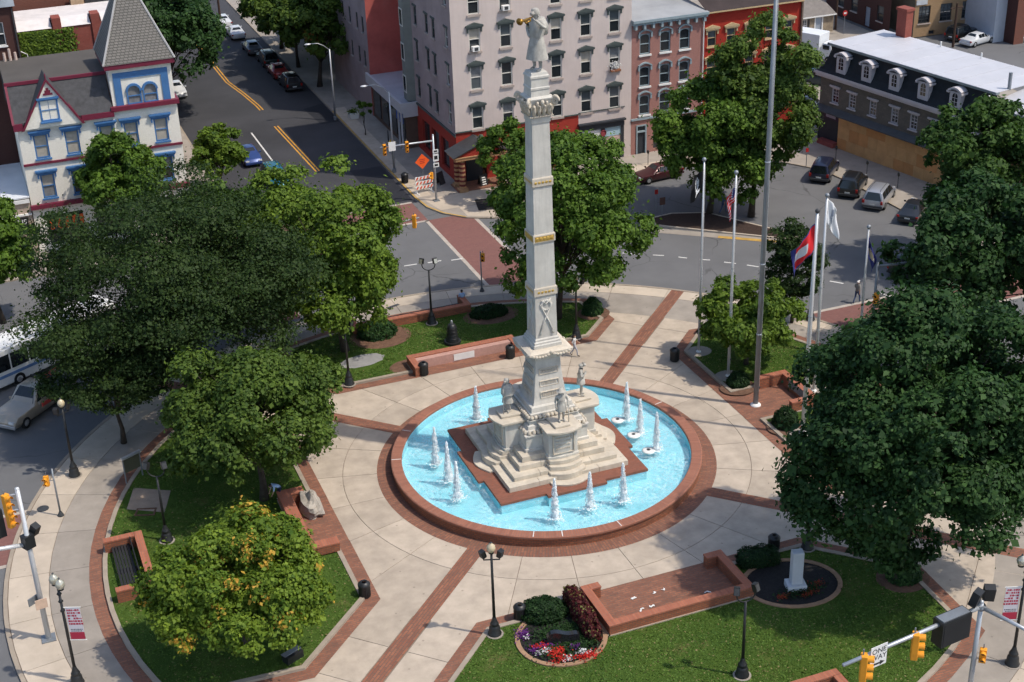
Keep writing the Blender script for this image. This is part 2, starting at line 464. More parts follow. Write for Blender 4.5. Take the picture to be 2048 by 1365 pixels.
for a, b in dash: strip(mb, [a, b], .15, ZR+.012)
struct('white_lane_markings', mb, WPAINT)
# brick-coloured crosswalks between beige bands
mb = MB()
def rect(mb, x0, x1, y0, y1, z, m=0): mb.poly([(x0,y0,z),(x1,y0,z),(x1,y1,z),(x0,y1,z)], m)
for (x0,x1,y0,y1,ax) in ((-9,6.2,41.9,46.4,'x'),(6.2,10.0,26.2,41.8,'y'),(26.3,44,7.4,11.3,'x'),(-46,-30.6,2.2,7.4,'x'),(-13,-9,27,44,'y')):
    rect(mb, x0, x1, y0, y1, ZR+.008)
    if ax == 'x':
        rect(mb, x0, x1, y0-.32, y0, ZR+.010, 1); rect(mb, x0, x1, y1, y1+.32, ZR+.010, 1)
    else:
        rect(mb, x0-.32, x0, y0, y1, ZR+.010, 1); rect(mb, x1, x1+.32, y0, y1, ZR+.010, 1)
struct('crosswalk', mb, [XWALK, TPAINT])

def pavement(name, poly, mats, kerb=KERB, z=0.0):
    """raised pavement: kerb all round, surface inside"""
    mb = MB()
    inner = offset_poly(poly, -.18)
    band(mb, inner, poly, ZR-.02, z+.004, 1)
    mb.poly([(*p, z) for p in inner], 0)
    return struct(name, mb, [mats, kerb])
# blocks' pavements (building line stands on them)
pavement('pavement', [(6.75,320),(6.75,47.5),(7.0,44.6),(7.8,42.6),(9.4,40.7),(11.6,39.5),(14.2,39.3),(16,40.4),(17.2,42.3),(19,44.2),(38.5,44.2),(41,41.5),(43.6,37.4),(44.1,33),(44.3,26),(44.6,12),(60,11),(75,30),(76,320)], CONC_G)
mb = MB(); strip(mb, [(6.84,76),(6.84,47.5),(7.1,44.7),(7.88,42.7),(9.4,40.85)], .17, .010); struct('yellow_kerb', mb, YKERB)
pavement('pavement', [(-9.1,320),(-60,320),(-60,44),(-14,44),(-11,44.8),(-9.6,46.8),(-9.1,50)], CONC_G)
pavement('pavement', [(-48,40),(-60,40),(-60,-60),(-46,-60)], CONC_G)
pavement('pavement', [(44,4),(60,4),(60,-60),(46,-60)], CONC_G)
# strip of light concrete paving slabs along the kerb of the far pavement
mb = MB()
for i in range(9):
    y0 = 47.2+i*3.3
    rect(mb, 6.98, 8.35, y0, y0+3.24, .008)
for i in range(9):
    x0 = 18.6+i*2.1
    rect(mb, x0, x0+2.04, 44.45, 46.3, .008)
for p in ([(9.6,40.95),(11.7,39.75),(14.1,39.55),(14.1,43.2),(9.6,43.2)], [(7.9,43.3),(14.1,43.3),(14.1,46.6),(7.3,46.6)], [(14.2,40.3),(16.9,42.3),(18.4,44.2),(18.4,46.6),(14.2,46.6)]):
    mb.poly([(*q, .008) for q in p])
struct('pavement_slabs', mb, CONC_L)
# planting bed at the corner
mb = MB(); mb.poly([(x, y, .03) for x, y in [(10.9,41.7),(14.4,40.9),(14.9,43.6),(11.5,44.4)]]); struct('planting_bed', mb, SOIL)
# long traffic island with mulch
isl = [(23.4,32.0),(24.2,31.2),(32.3,24.1),(33.1,24.4),(33.0,25.3),(30.6,29.6),(28.9,32.6),(26,33.8),(24.0,33.6)]
o = pavement('traffic_island', isl, MULCH, CONC_L, .02)
mb = MB(); strip(mb, [(23.3,30.9),(28,27.2),(32.9,23.3)], 1.0, ZR+.016); struct('gutter_strip', mb, CONC_G)
mb = MB(); strip(mb, [(27.2,27.5),(32.8,23.1)], .5, ZR+.020); struct('gutter_strip', mb, YKERB)

# ---------------------------------------------------------------- the plaza
PC = Vector((-1.8, -3.9))
def arc_pts(c, r, a0, a1, step=R(3)):
    n = max(1, int(abs(a1-a0)/step))
    return [(c[0]+r*math.cos(a0+(a1-a0)*i/n), c[1]+r*math.sin(a0+(a1-a0)*i/n)) for i in range(n+1)]
mb = MB()
mb.poly([(*p, -.03) for p in arc_pts(PC, 31.1, 0, 2*math.pi)[:-1]])
oc = arc_pts(PC, 31.25, 0, 2*math.pi)[:-1]; ic = arc_pts(PC, 31.02, 0, 2*math.pi)[:-1]
band(mb, ic, oc, ZR-.02, .014, 1)
plaza = struct('plaza', mb, [JOINT, KERB])
G_ = .034
def slab(poly, z, m):
    mb = MB(); mb.prism(poly, -.028, z, bottom=False)
    return mb.build('slab', m, plaza)
def polar_slab(c, r0, r1, a0, a1, z, m):
    r0 += G_/2; r1 -= G_/2
    rm = (r0+r1)/2
    slab(arc_pts(c, r1, a0+G_/2/r1, a1-G_/2/r1)+arc_pts(c, r0, a1-G_/2/r0, a0+G_/2/r0), z, m)
for i in range(24):
    a = R(45+15*i)
    polar_slab((0, 0), 9.9, 12.75, a, a+R(15), 0, CONC)
    polar_slab((0, 0), 12.75, 17.4, a, a+R(15), 0, CONC)
for k in range(4):                                   # the four diagonal walks
    d = Vector((math.cos(R(45+90*k)), math.sin(R(45+90*k)))); n = Vector((-d.y, d.x))
    t = 17.0
    while t < 31:
        for s0, s1 in ((-8.6,-.55),(.55,8.6)):
            q = [d*(t+G_)+n*(s0+G_/2), d*(t+3.15)+n*(s0+G_/2), d*(t+3.15)+n*(s1-G_/2), d*(t+G_)+n*(s1-G_/2)]
            if all((p-PC).length < 30.6 for p in q):
                slab([tuple(p) for p in reversed(q)], .004, CONC)
        t += 3.15
NP = 44
for i in range(NP):                                  # pavement round the rim
    a0, a1 = 2*math.pi*i/NP, 2*math.pi*(i+1)/NP
    f = max(0, math.cos((a0+a1)/2-R(45)))
    rb = 28.8+.7*min(1, f*1.6)
    polar_slab(PC, rb, 31.0, a0, a1, .008, CONC_L)
    polar_slab(PC, 26.0, rb, a0, a1, .008, CONC_G)
# drain cover and manhole on the rim pavement
mb = MB(); mb.obox((*(-1.99,25.80), .016), (1.0, .3, .01), R(18)); struct('drain_cover', mb, DGREY)
mb = MB(); mb.lathe([(.001,.02),(.36,.02),(.36,.0)], 20, (*(-29.99,7.25), 0)); struct('manhole_cover', mb, DGREY)
# brick bands: ring round the basin and four radial strips
mb = MB(); band(mb, arc_pts((0,0), 9.5, 0, 2*math.pi)[:-1], arc_pts((0,0), 10.62, 0, 2*math.pi)[:-1], .012); struct('brick_ring', mb, PAVER_RING)
for k in range(4):
    d = Vector((math.cos(R(45+90*k)), math.sin(R(45+90*k)))); n = Vector((-d.y, d.x))
    t1 = 10; 
    while (d*t1-PC).length < 30.95: t1 += .05
    mb = MB(); mb.poly([(*(d*10.55-n*.5), .013), (*(d*t1-n*.5), .013), (*(d*t1+n*.5), .013), (*(d*10.55+n*.5), .013)])
    struct('brick_strip', mb, PAVER_D if k % 2 else PAVER_D2)
# four lawns with kerb and brick edging
SIDES = {'W': ((-1,0), 25.6, 19.2, (-2.1,4.65,16.75)), 'S': ((0,-1), 25.4, 18.9, (-3.95,4.7,17.85)), 'E': ((1,0), 27.0, 17.0, (-1.5,2.95,18.9)), 'N': ((0,1), 27.2, 16.9, (-4.0,4.1,15.95))}
def uv(side, u, v):
    U = Vector(SIDES[side][0]); V = Vector((-U.y, U.x))
    return tuple(U*u+V*v)
for s, (U, Rl, uB, (n0, n1, nu)) in SIDES.items():
    vA, vB = 9.35, uB-5.5
    pts = [(14.85,-vA), (uB,-vB)]
    vC = vB-.3
    for i in range(17):
        v = -vC+2*vC*i/16
        lo, hi = uB, 40
        for _ in range(40):
            m = (lo+hi)/2
            if (Vector(uv(s, m, v))-PC).length < Rl: lo = m
            else: hi = m
        pts.append((lo, v))
    pts += [(uB,vB), (14.85,vA), (14.85,n1), (nu,n1), (nu,n0), (14.85,n0)]
    poly = [uv(s, *p) for p in pts]
    lawn = MB(); lawn.poly([(*p, .11) for p in poly]); struct('lawn', lawn, GRASS)
    k = MB(); band(k, poly, offset_poly(poly, .26), -.02, .17); struct('kerb', k, KERB)
    b = MB(); band(b, offset_poly(poly, .26), offset_poly(poly, 1.02), .016); struct('brick_edging', b, PAVER)
    f = MB(); f.poly([(*uv(s, 13.85, n0-.1), .02), (*uv(s, nu, n0-.1), .02), (*uv(s, nu, n1+.1), .02), (*uv(s, 13.85, n1+.1), .02)])
    struct('brick_floor', f, PAVER)

# ---------------------------------------------------------------- fountain basin, water, jets
basin = empty('fountain_basin', (0,0,0), 0, 'round red brick fountain basin around the monument', 'fountain')
mb = MB(); mb.lathe([(9.62,-.02),(9.62,.56),(9.70,.56)], 120); mb.build('wall', BASIN_BRICK, basin, smooth=False)
mb = MB(); mb.lathe([(9.62,.54),(9.71,.57),(9.71,.68),(9.66,.72),(9.07,.72),(9.03,.68),(9.03,.55)], 120); mb.build('coping', COPING_BRICK, basin)
POOL = mat('pool_paint', (.38, .71, .80), .6, .07, .5, 6, col2=(.45, .76, .84), stain=.22, stain_col=(.28, .60, .72))
mb = MB(); mb.lathe([(9.05,.6),(9.05,.02),(.01,.02)], 120); mb.build('lining', POOL, basin)
# lamp lenses and worn white mortar on the coping
for i, a in enumerate((-117, -107, -86, 15, 163, 141)):
    mb = MB(); mb.obox((9.37*math.cos(R(a)), 9.37*math.sin(R(a)), .723), (.58, .045, .008), R(a)); mb.build('mortar_joint', WHITE, basin)
def water_mat():
    m, t, b = nt('fountain_water')
    pos = node(t, 'ShaderNodeNewGeometry').outputs['Position']
    t.nodes.remove(b)
    tr = node(t, 'ShaderNodeBsdfTransparent'); tr.inputs[0].default_value = (.84, .965, .985, 1)
    gl = node(t, 'ShaderNodeBsdfGlossy', i_Roughness=.09)
    fo = node(t, 'ShaderNodeBsdfDiffuse'); fo.inputs[0].default_value = (.74, .90, .95, 1)
    h1 = noise(t, pos, 3.4, 3, .6, 0, 1); h2 = noise(t, pos, 11., 3, .7, 0, 1)
    hh = math_n(t, 'ADD', math_n(t, 'MULTIPLY', h1, 1.), math_n(t, 'MULTIPLY', h2, .55))
    bn = node(t, 'ShaderNodeBump', i_Strength=.6, i_Distance=.09); t.links.new(hh, bn.inputs['Height'])
    t.links.new(bn.outputs[0], gl.inputs['Normal'])
    fr = node(t, 'ShaderNodeFresnel', i_IOR=1.33); t.links.new(bn.outputs[0], fr.inputs['Normal'])
    # aerated froth plus ripple sparkle painted as colour: broad patches broken up by fine flecks
    a = noise(t, pos, .42, 3, .6, .34, .58); c = noise(t, pos, 5.5, 4, .75, .42, .62)
    ff = math_n(t, 'MULTIPLY', math_n(t, 'MULTIPLY', a, c), .34)
    m1 = node(t, 'ShaderNodeMixShader'); t.links.new(fr.outputs[0], m1.inputs[0]); t.links.new(tr.outputs[0], m1.inputs[1]); t.links.new(gl.outputs[0], m1.inputs[2])
    m2 = node(t, 'ShaderNodeMixShader'); t.links.new(ff, m2.inputs[0]); t.links.new(m1.outputs[0], m2.inputs[1]); t.links.new(fo.outputs[0], m2.inputs[2])
    t.links.new(m2.outputs[0], t.nodes['Material Output'].inputs[0])
    return m
WATER = water_mat()
mb = MB(); mb.lathe([(9.048,.46),(.02,.46)], 120); struct('water', mb, WATER)
FOAM = mat('white_water', (.86, .91, .93), .5, .04, 6, 20)
def spray_mat():
    m, t, b = nt('thin_spray'); b.inputs['Base Color'].default_value = (.88, .93, .95, 1); b.inputs['Roughness'].default_value = .4
    tr = node(t, 'ShaderNodeBsdfTransparent'); mx = node(t, 'ShaderNodeMixShader', i_0=.25)
    t.links.new(b.outputs[0], mx.inputs[1]); t.links.new(tr.outputs[0], mx.inputs[2]); t.links.new(mx.outputs[0], t.nodes['Material Output'].inputs[0])
    return m
SPRAY = spray_mat()
def jet_mesh(seed):
    r = random.Random(seed); mb = MB()
    for k in range(3):                               # ragged central strands
        pts, rad = [], []
        hh = 2.55-.45*k; ox, oy = r.uniform(-.07,.07), r.uniform(-.07,.07)
        for i in range(16):
            t = i/15
            pts.append((r.uniform(-.045,.045)+ox*t*(1-t)*3, r.uniform(-.045,.045)+oy*t*(1-t)*3, t*hh)); rad.append(max(.012, (.21-.045*k)*(1-t)**.75*(1+r.uniform(-.45,.45))))
        mb.path(pts, rad, 7, 1)
    for i in range(650):                             # falling drops and spray
        t = r.random()**.8; a = r.uniform(0, 6.283); q = (.05+.30*(1-t))*r.random()**.5
        s = r.uniform(.010, .036)
        mb.ball((q*math.cos(a), q*math.sin(a), t*2.6), s, 3, 0, (1, 1, r.uniform(1, 2.6)))
    for i in range(300):                             # splash at the foot
        a = r.uniform(0, 6.283); q = abs(r.gauss(0, .27))
        mb.ball((q*math.cos(a)*1.2, q*math.sin(a), r.uniform(0, .05)), r.uniform(.012, .042), 3, 0, (1.5, 1.5, .35))
    return mb.mesh('jet', [FOAM, SPRAY], True)
jm = [jet_mesh(s) for s in range(1, 11)]
where = ['beside the left corner of the brick plinth, far left side', 'on the left side, farthest from the viewer of its three', 'on the left side, middle of three', 'on the left side, nearest the viewer of its three', 'in front of the monument, leftmost of the front three', 'in front of the monument, middle of the front three', 'in front of the monument, rightmost of the front three', 'on the right side, farthest of its three', 'on the right side, middle of its three', 'on the right side, nearest of its three']
for i, (x, y) in enumerate([(-2.45,5.9),(-6.69,1.76),(-6.64,-.44),(-6.78,-2.48),(-2.29,-6.84),(0,-6.71),(2.09,-6.82),(6.45,1.84),(6.45,-.15),(6.52,-2.37)]):
    o = link('water_jet', jm[i], None, (x, y, .44), (0, 0, i*1.3), (1, 1, .92+.14*((i*7) % 5)/5))
    tag(o, 'white water jet '+where[i], 'water jet', 'jets of the fountain')
for i, (x, y) in enumerate([(5.83,1.91),(5.94,-.26),(5.96,-2.38)]):
    t_ = empty('floating_lamp', (x, y, .46), 0, 'white round lamp in the water beside the right-hand jets, '+('farthest of three', 'middle of three', 'nearest of three')[i], 'lamp', 'lamps in the basin')
    MB().lathe([(.40,-.05),(.42,.03),(.34,.07),(.12,.08)], 18).build('ring', WHITE, t_, smooth=True)
    MB().lathe([(.13,.06),(.12,.09),(.001,.10)], 12).build('lens', BLACK, t_)

# ---------------------------------------------------------------- the monument
mon = empty('monument', (-.06,.025,0), 0, 'tall pale stone column monument standing in the fountain', 'monument')
# brick plinth with a step out in the middle of each side
b, e, h = 4.80, 5.15, 1.92
pl = [(-b,-b),(-h,-b),(-h,-e),(h,-e),(h,-b),(b,-b),(b,-h),(e,-h),(e,h),(b,h),(b,b),(h,b),(h,e),(-h,e),(-h,b),(-b,b),(-b,h),(-e,h),(-e,-h),(-b,-h)]
PLINTH_BRICK = brick_mat('plinth_brick', (.320, .105, .062), (.240, .080, .048), (.17, .11, .085), bw=.24, bh=.10, patch=.3, gap=.014)
plo = MB().prism(pl, .62, .78).build('brick_plinth', PLINTH_BRICK, mon)
mb = MB(); mb.prism(offset_poly(pl, -.06), .02, .62); mb.build('plinth_lining', POOL, mon)
SL = [(3.90,.78,1.12),(3.38,1.12,1.39),(2.82,1.39,1.75),(2.50,1.75,2.12)]
for a, z0, z1 in SL:                                 # stone steps, each side cut in blocks
    st = MB().box(-a+.45,a-.45,-a+.45,a-.45,z0-.02,z1-.004).build('step', STONE_W, mon)
    n = 4
    for side in range(4):
        for j in range(n):
            x0, x1 = -a+2*a*j/n+.008, -a+2*a*(j+1)/n-.008
            if side % 2: x0, x1 = max(x0, -a+.62), min(x1, a-.62)
            if x1 <= x0: continue
            mbk = MB(); mbk.box(x0, x1, -a, -a+.6, z0, z1)
            mbk.build('step_block', STONE_W, st, rz=side*math.pi/2, bevel=.015)
ped = MB().sqloft([(2.10,2.12),(2.10,2.30),(2.02,2.34),(2.02,3.08),(2.10,3.14),(2.10,3.22),(1.90,3.24),(1.90,3.42),(1.80,3.46),(1.76,3.66),(1.62,3.70),(1.62,3.96),(1.47,4.0),(1.47,4.28),(1.38,4.32),(1.32,4.60),(1.16,4.66),(1.08,4.86),(1.03,5.1),(.98,5.6),(.91,6.1),(.86,6.54),(.825,7.0),(.81,7.5),(.89,7.62),(.89,7.74),(1.10,7.88),(1.18,7.96)]).build('pedestal', STONE, mon, bevel=.012)
MB().sqloft([(1.16,7.95),(1.41,8.12),(1.41,8.22),(1.18,8.30)]).build('cornice', STONE_W, mon, bevel=.02)
for k in range(4):                                   # draped swag on each cornice face
    mb = MB()
    for j in range(13):
        x = -1.15+2.3*j/12; mb.ball((x, -1.39, 8.16-.16*(1-(abs(x)/1.25-.5)**2*4) if abs(x) > .1 else 8.22), .11, 5, 0, (1.2, .7, .9))
    mb.build('swag', STONE_W, mon, rz=k*math.pi/2, smooth=True)
MB().sqloft([(.90,8.28),(.90,8.50),(.84,8.56),(.84,8.66),(.76,8.72),(.76,8.82),(.695,8.90)]).build('shaft_base', STONE, mon, bevel=.015)
def lerp(z): return .616-.0128*(z-15)
for z0, z1 in ((8.9,11.63),(12.15,15.0),(15.5,18.43),(18.95,22.2)):
    MB().sqloft([(lerp(z0),z0),(lerp(z1),z1)]).build('shaft', STONE, mon)
for i, (z0, z1) in enumerate(((11.62,12.16),(15.0,15.52),(18.42,18.96))):
    aa = lerp(z0)+.075; bd = MB().sqloft([(aa-.02,z0),(aa,z0+.05),(aa,z1-.05),(aa-.02,z1)]).build('band', STONE_W, mon, bevel=.01)
    for k in range(4):
        mb = MB()
        if i == 1:
            mb.box(-aa+.1,aa-.1,-aa-.008,-aa+.01,z0+.1,z1-.1)
            for x in (-.45,-.22,0,.22,.45): mb.ball((x,-aa-.01,(z0+z1)/2), .11, 5, 0, (1,.25,1))
            mb.build('gilded_panel', GOLD, bd, rz=k*math.pi/2)
        else:
            for x in (-.44,-.22,0,.22,.44): mb.ball((x,-aa-.005,(z0+z1)/2), .08, 5, 0, (1.2,.25,1))
            mb.build('gilded_rosettes', GOLD, bd, rz=k*math.pi/2)
for k in range(4):                                   # trophy of crossed rifles and wreath on the lowest shaft
    mb = MB(); y = -.70
    for sgn in (-1, 1):
        mb.path([(sgn*.42,y,9.2),(sgn*.18,y-.02,9.9),(-sgn*.38,y,11.1)], [.07,.055,.03], 6)
        mb.path([(sgn*.42,y,9.15),(sgn*.30,y,9.5)], [.10,.05], 6)
    for j in range(18):
        t = 2*math.pi*j/18; mb.ball((.30*math.cos(t), y, 11.0+.30*math.sin(t)), .085, 5, 0, (1,.6,1))
    mb.path([(-.3,y,11.35),(0,y-.02,11.1),(.32,y,11.4)], [.05,.04,.05], 6)
    mb.build('trophy_relief', STONE, mon, rz=k*math.pi/2, smooth=True)
cap = MB().sqloft([(.80,22.2),(.80,22.5),(.86,22.54),(.86,22.62),(.78,22.66),(.80,23.0),(.92,23.4),(.98,23.55)]).build('capital', STONE, mon, bevel=.01); cap.scale = (.72,.72,1)
mb = MB()
for k in range(4):
    T = lambda p, k=k: (p[0]*math.cos(k*math.pi/2)-p[1]*math.sin(k*math.pi/2), p[0]*math.sin(k*math.pi/2)+p[1]*math.cos(k*math.pi/2), p[2])
    q = MB(T)
    for j in range(15): q.ball((-.84+1.68*j/14, -.88, 22.58), .055, 4)
    for x in (-.55,-.18,.18,.55):                    # acanthus leaves
        q.path([(x,-.80,22.7),(x*1.05,-.92,23.0),(x*1.15,-1.04,23.25),(x*1.2,-1.12,23.18)], [.16,.15,.10,.05], 6)
    for x in (-.36,0,.36): q.path([(x,-.82,22.9),(x,-.98,23.3),(x,-1.08,23.45)], [.12,.11,.09], 6)
    q.ball((0,-1.06,23.42), .16, 6)
    for sgn in (-1, 1):                              # corner volutes
        pts = []; 
        for j in range(22):
            t = j*.55; rr = .30*(1-j/24); pts.append((sgn*(1.0+rr*math.cos(t)*.7), -1.0-rr*math.cos(t)*.7, 23.42+rr*math.sin(t)))
        q.path(pts, [.11*(1-.02*j) for j in range(22)], 6)
    mb.add(q.v, q.f)
mb.build('capital_carving', STONE_W, mon, smooth=True).scale = (.78,.78,1)
MB().sqloft([(.98,23.55),(1.0,23.62),(.74,23.72),(.70,24.06),(.75,24.1),(.75,24.2),(.70,24.24),(.68,24.7),(.74,24.74),(.74,24.84),(.66,24.9),(.62,25.03)]).build('statue_plinth', STONE, mon, bevel=.012).scale = (.76,.76,1)
for k in range(4):                                   # rows of stone shells and shot, set one by one
    row = MB().box(-1.58,1.58,-1.72,-1.5,3.965,3.985).build('ball_ledge', STONE, mon, rz=k*math.pi/2)
    bm_ = MB().ball((0,0,0), .135, 8).mesh('cannonball', STONE_W, True)
    for j in range(12):
        link('cannonball', bm_, row, (-1.44+2.88*j/11, -1.585, 4.11))
    row2 = MB().box(-1.88,1.88,-2.06,-1.85,3.235,3.25).build('shell_ledge', STONE, mon, rz=k*math.pi/2)
    sm_ = MB().lathe([(.12,0),(.13,.06),(.10,.17),(.04,.25),(.001,.27)], 8).mesh('shell', STONE_W, True)
    for j in range(13):
        if 4 <= j <= 8: continue
        link('shell', sm_, row2, (-1.78+3.56*j/12, -1.97, 3.25))
    # inscription panels: frame, plate and cut lettering (illegible at this distance)
    for z0, z1, a in ((5.0,5.45,1.02),(5.75,6.15,.93),(6.55,6.95,.86)):
        w_ = .62
        fr = MB()
        for q in ((-w_,-w_+.04,z0,z1),(w_-.04,w_,z0,z1),(-w_+.04,w_-.04,z0,z0+.04),(-w_+.04,w_-.04,z1-.04,z1)): fr.box(q[0],q[1],-a-.05,-a+.06,q[2],q[3])
        fo = fr.build('inscription_frame', STONE_W, mon, rz=k*math.pi/2)
        le = MB(); r = random.Random(k*10+int(z0*7)); x = -.48
        while x < .42:
            ww = r.uniform(.04,.09); le.box(x, x+ww, -a-.035, -a+.05, z0+.13, z1-.13); x += ww+.045
        le.build('carved_lettering', STONE_W, fo)
# the four pedestals that carry the figures
def pedestal(k):
    T = None
    r_ = MB()
    front = lambda w_, d_, bow: [(-w_,-1.6),(-w_,-d_)]+[(-w_+2*w_*j/10, -d_-bow*math.sin(math.pi*j/10)) for j in range(1, 10)]+[(w_,-d_),(w_,-1.6)]
    for (w_, d_, bow, z0, z1) in ((1.3,4.2,.5,.78,.90),(1.15,3.72,.42,.90,1.30),(1.06,3.42,.32,1.30,1.60),(1.0,3.2,.24,1.60,1.86)):
        pts = front(w_, d_, bow)
        MB().prism(list(pts), z0, z1).build('pedestal_step', STONE_W, mon, rz=k*math.pi/2, bevel=.02)
    bl = MB().prism(front(.95,2.95,.12), 1.86, 3.62).build('pedestal_block', STONE, mon, rz=k*math.pi/2, bevel=.015)
    MB().prism(front(1.02,3.04,.14), 1.86, 2.02).build('block_base', STONE, bl, bevel=.02)
    cp = MB(); cp.prism(front(1.08,3.12,.34), 3.62, 3.72); cp.prism(front(1.16,3.2,.36), 3.72, 3.86); cp.build('pedestal_cap', STONE_W, mon, rz=k*math.pi/2, bevel=.02)
    MB().prism([(-.55,-1.7),(-.5,-3.0),(.5,-3.0),(.55,-1.7)], 3.86, 4.02).build('figure_base', STONE_W, mon, rz=k*math.pi/2, bevel=.04)
    f_ = MB()
    for x0, x1, z0, z1 in ((-.7,-.65,2.15,3.45),(.65,.7,2.15,3.45),(-.65,.65,2.15,2.2),(-.65,.65,3.4,3.45)): f_.box(x0,x1,-3.10,-2.9,z0,z1)
    f_.build('tablet_frame', STONE_W, bl)
    le = MB(); r = random.Random(90+k)
    for row in range(4):
        x = -.5
        while x < .45:
            ww = r.uniform(.05,.12); le.box(x, x+ww, -3.09, -2.95, 3.18-row*.24, 3.26-row*.24); x += ww+.05
    le.build('carved_lettering', STONE_W, bl)
for k in range(4): pedestal(k)

# ripple rings and froth round each jet are part of the water; grass blades break up the turf
# ---------------------------------------------------------------- people and carved figures
BASEJ = dict(pelvis=(0,0,.95,.135), spine=(0,.01,1.14,.125), chest=(0,.01,1.34,.145), neck=(0,.0,1.50,.058), head=(0,-.015,1.61,.098), crown=(0,-.01,1.705,.075),
    sl=(-.185,.01,1.43,.07), el=(-.25,.03,1.15,.048), wl=(-.26,-.06,.92,.034), hl=(-.26,-.085,.83,.038),
    sr=(.185,.01,1.43,.07), er=(.25,.03,1.15,.048), wr=(.26,-.06,.92,.034), hr=(.26,-.085,.83,.038),
    pl=(-.09,0,.90,.098), kl=(-.10,-.02,.50,.064), al=(-.10,.03,.09,.045), tl=(-.11,-.15,.045,.038),
    pr=(.09,0,.90,.098), kr=(.10,-.02,.50,.064), ar=(.10,.03,.09,.045), tr=(.11,-.15,.045,.038))
BONES = [('pelvis','spine','top'),('spine','chest','top'),('chest','neck','top'),('neck','head','skin'),('head','crown','skin'),
    ('chest','sl','top'),('sl','el','top'),('el','wl','arm'),('wl','hl','skin'),('chest','sr','top'),('sr','er','top'),('er','wr','arm'),('wr','hr','skin'),
    ('pelvis','pl','leg'),('pl','kl','leg'),('kl','al','calf'),('al','tl','shoe'),('pelvis','pr','leg'),('pr','kr','leg'),('kr','ar','calf'),('ar','tr','shoe')]
def body_mesh(name, mats, pose=None, fat=1.0):
    """mats: region -> material; one continuous skinned surface"""
    J = dict(BASEJ); J.update(pose or {})
    names = list(J)
    me = bpy.data.meshes.new(name)
    me.from_pydata([J[k][:3] for k in names], [(names.index(a), names.index(b)) for a, b, _ in BONES], [])
    ob = bpy.data.objects.new(name, me); COL.objects.link(ob)
    ob.modifiers.new('skin', 'SKIN')
    for i, k in enumerate(names):
        sv = me.skin_vertices[0].data[i]
        r = J[k][3]*(fat if k in ('pelvis','spine','chest') else 1)
        sv.radius = (r, r); sv.use_root = k == 'pelvis'
    sb = ob.modifiers.new('sub', 'SUBSURF'); sb.levels = 1; sb.render_levels = 1
    dg = bpy.context.evaluated_depsgraph_get()
    m2 = bpy.data.meshes.new_from_object(ob.evaluated_get(dg))
    bpy.data.objects.remove(ob); bpy.data.meshes.remove(me)
    V = [tuple(v.co) for v in m2.vertices]; F = [tuple(p.vertices) for p in m2.polygons]
    bpy.data.meshes.remove(m2)
    regs = list(dict.fromkeys(mats.values())); mb = MB(); 
    seg = [(Vector(J[a][:3]), Vector(J[b][:3]), c) for a, b, c in BONES]
    mb.v, mb.f = V, F
    for f in F:
        c = sum((Vector(V[i]) for i in f), Vector())/len(f)
        best, br = 9e9, None
        for a, b, rg in seg:
            d = b-a; t = max(0, min(1, (c-a).dot(d)/max(d.length_squared, 1e-9)))
            q = (c-a-d*t).length
            if q < best: best, br = q, rg
        mb.m.append(regs.index(mats[br]))
    sk = regs.index(mats['skin'])
    hd = Vector(J['head'][:3])
    mb.add([hd+Vector(p) for p in ((-.02,-.085,.0),(.02,-.085,.0),(0,-.125,-.01),(0,-.085,.055))], [(0,1,2),(1,3,2),(3,0,2)], sk)      # nose
    for s_ in (-1, 1): mb.ball(tuple(hd+Vector((s_*.092,.005,.0))), .03, 4, sk, (.5,1,1.3))                                             # ears
    for hn, wn_ in (('hl','wl'),('hr','wr')):                                                                                            # five fingers on each hand
        h = Vector(J[hn][:3]); d = (h-Vector(J[wn_][:3])).normalized(); a = d.cross(Vector((0,0,1)));
        a = a.normalized() if a.length > .1 else Vector((1,0,0)); b2 = d.cross(a).normalized()
        for j, ln in enumerate((.075,.085,.08,.065)):
            o_ = h+a*(.024*(j-1.5)); mb.path([o_, o_+d*ln*.6, o_+d*ln-b2*.012], [.011,.010,.007], 5, sk)
        mb.path([h+a*-.035-d*.03, h+a*-.06+d*.01, h+a*-.065+d*.04], [.013,.011,.008], 5, sk)
    return mb.mesh(name, regs, True)
def hair_mesh(J, col, long=False, hat=None):
    h = Vector(J['head'][:3]); mb = MB()
    mb.ball((h.x, h.y+.02, h.z+.055), .105, 7, 0, (.98, 1.05, .92))
    if long: mb.path([h+Vector((0,.07,.08)), h+Vector((0,.11,-.05)), h+Vector((0,.10,-.22))], [.09,.085,.04], 7)
    if hat == 'cap': mb.path([h+Vector((0,-.08,.10)), h+Vector((0,-.19,.085))], [.07,.05], 6)
    if hat == 'kepi':
        mb.lathe([(.105,.06),(.11,.10),(.095,.19),(.06,.215),(.001,.215)], 12, tuple(h+Vector((0,-.01,0))))
        mb.path([h+Vector((0,-.09,.09)), h+Vector((0,-.17,.075))], [.07,.05], 6)
    if hat == 'brim': mb.lathe([(.22,.075),(.215,.09),(.105,.10),(.10,.21),(.001,.22)], 14, tuple(h+Vector((0,-.01,0))))
    return mb.mesh('hair', col, True)
def person(label, loc, rz, mats, pose=None, scale=1.0, hair=HAIR, long=False, hat=None):
    J = dict(BASEJ); J.update(pose or {})
    o = link('person', body_mesh('body', mats, pose), None, loc, (0, 0, rz), (scale,)*3)
    tag(o, label, 'person')
    link('hat' if hat else 'hair', hair_mesh(J, hair, long, hat), o)
    return o
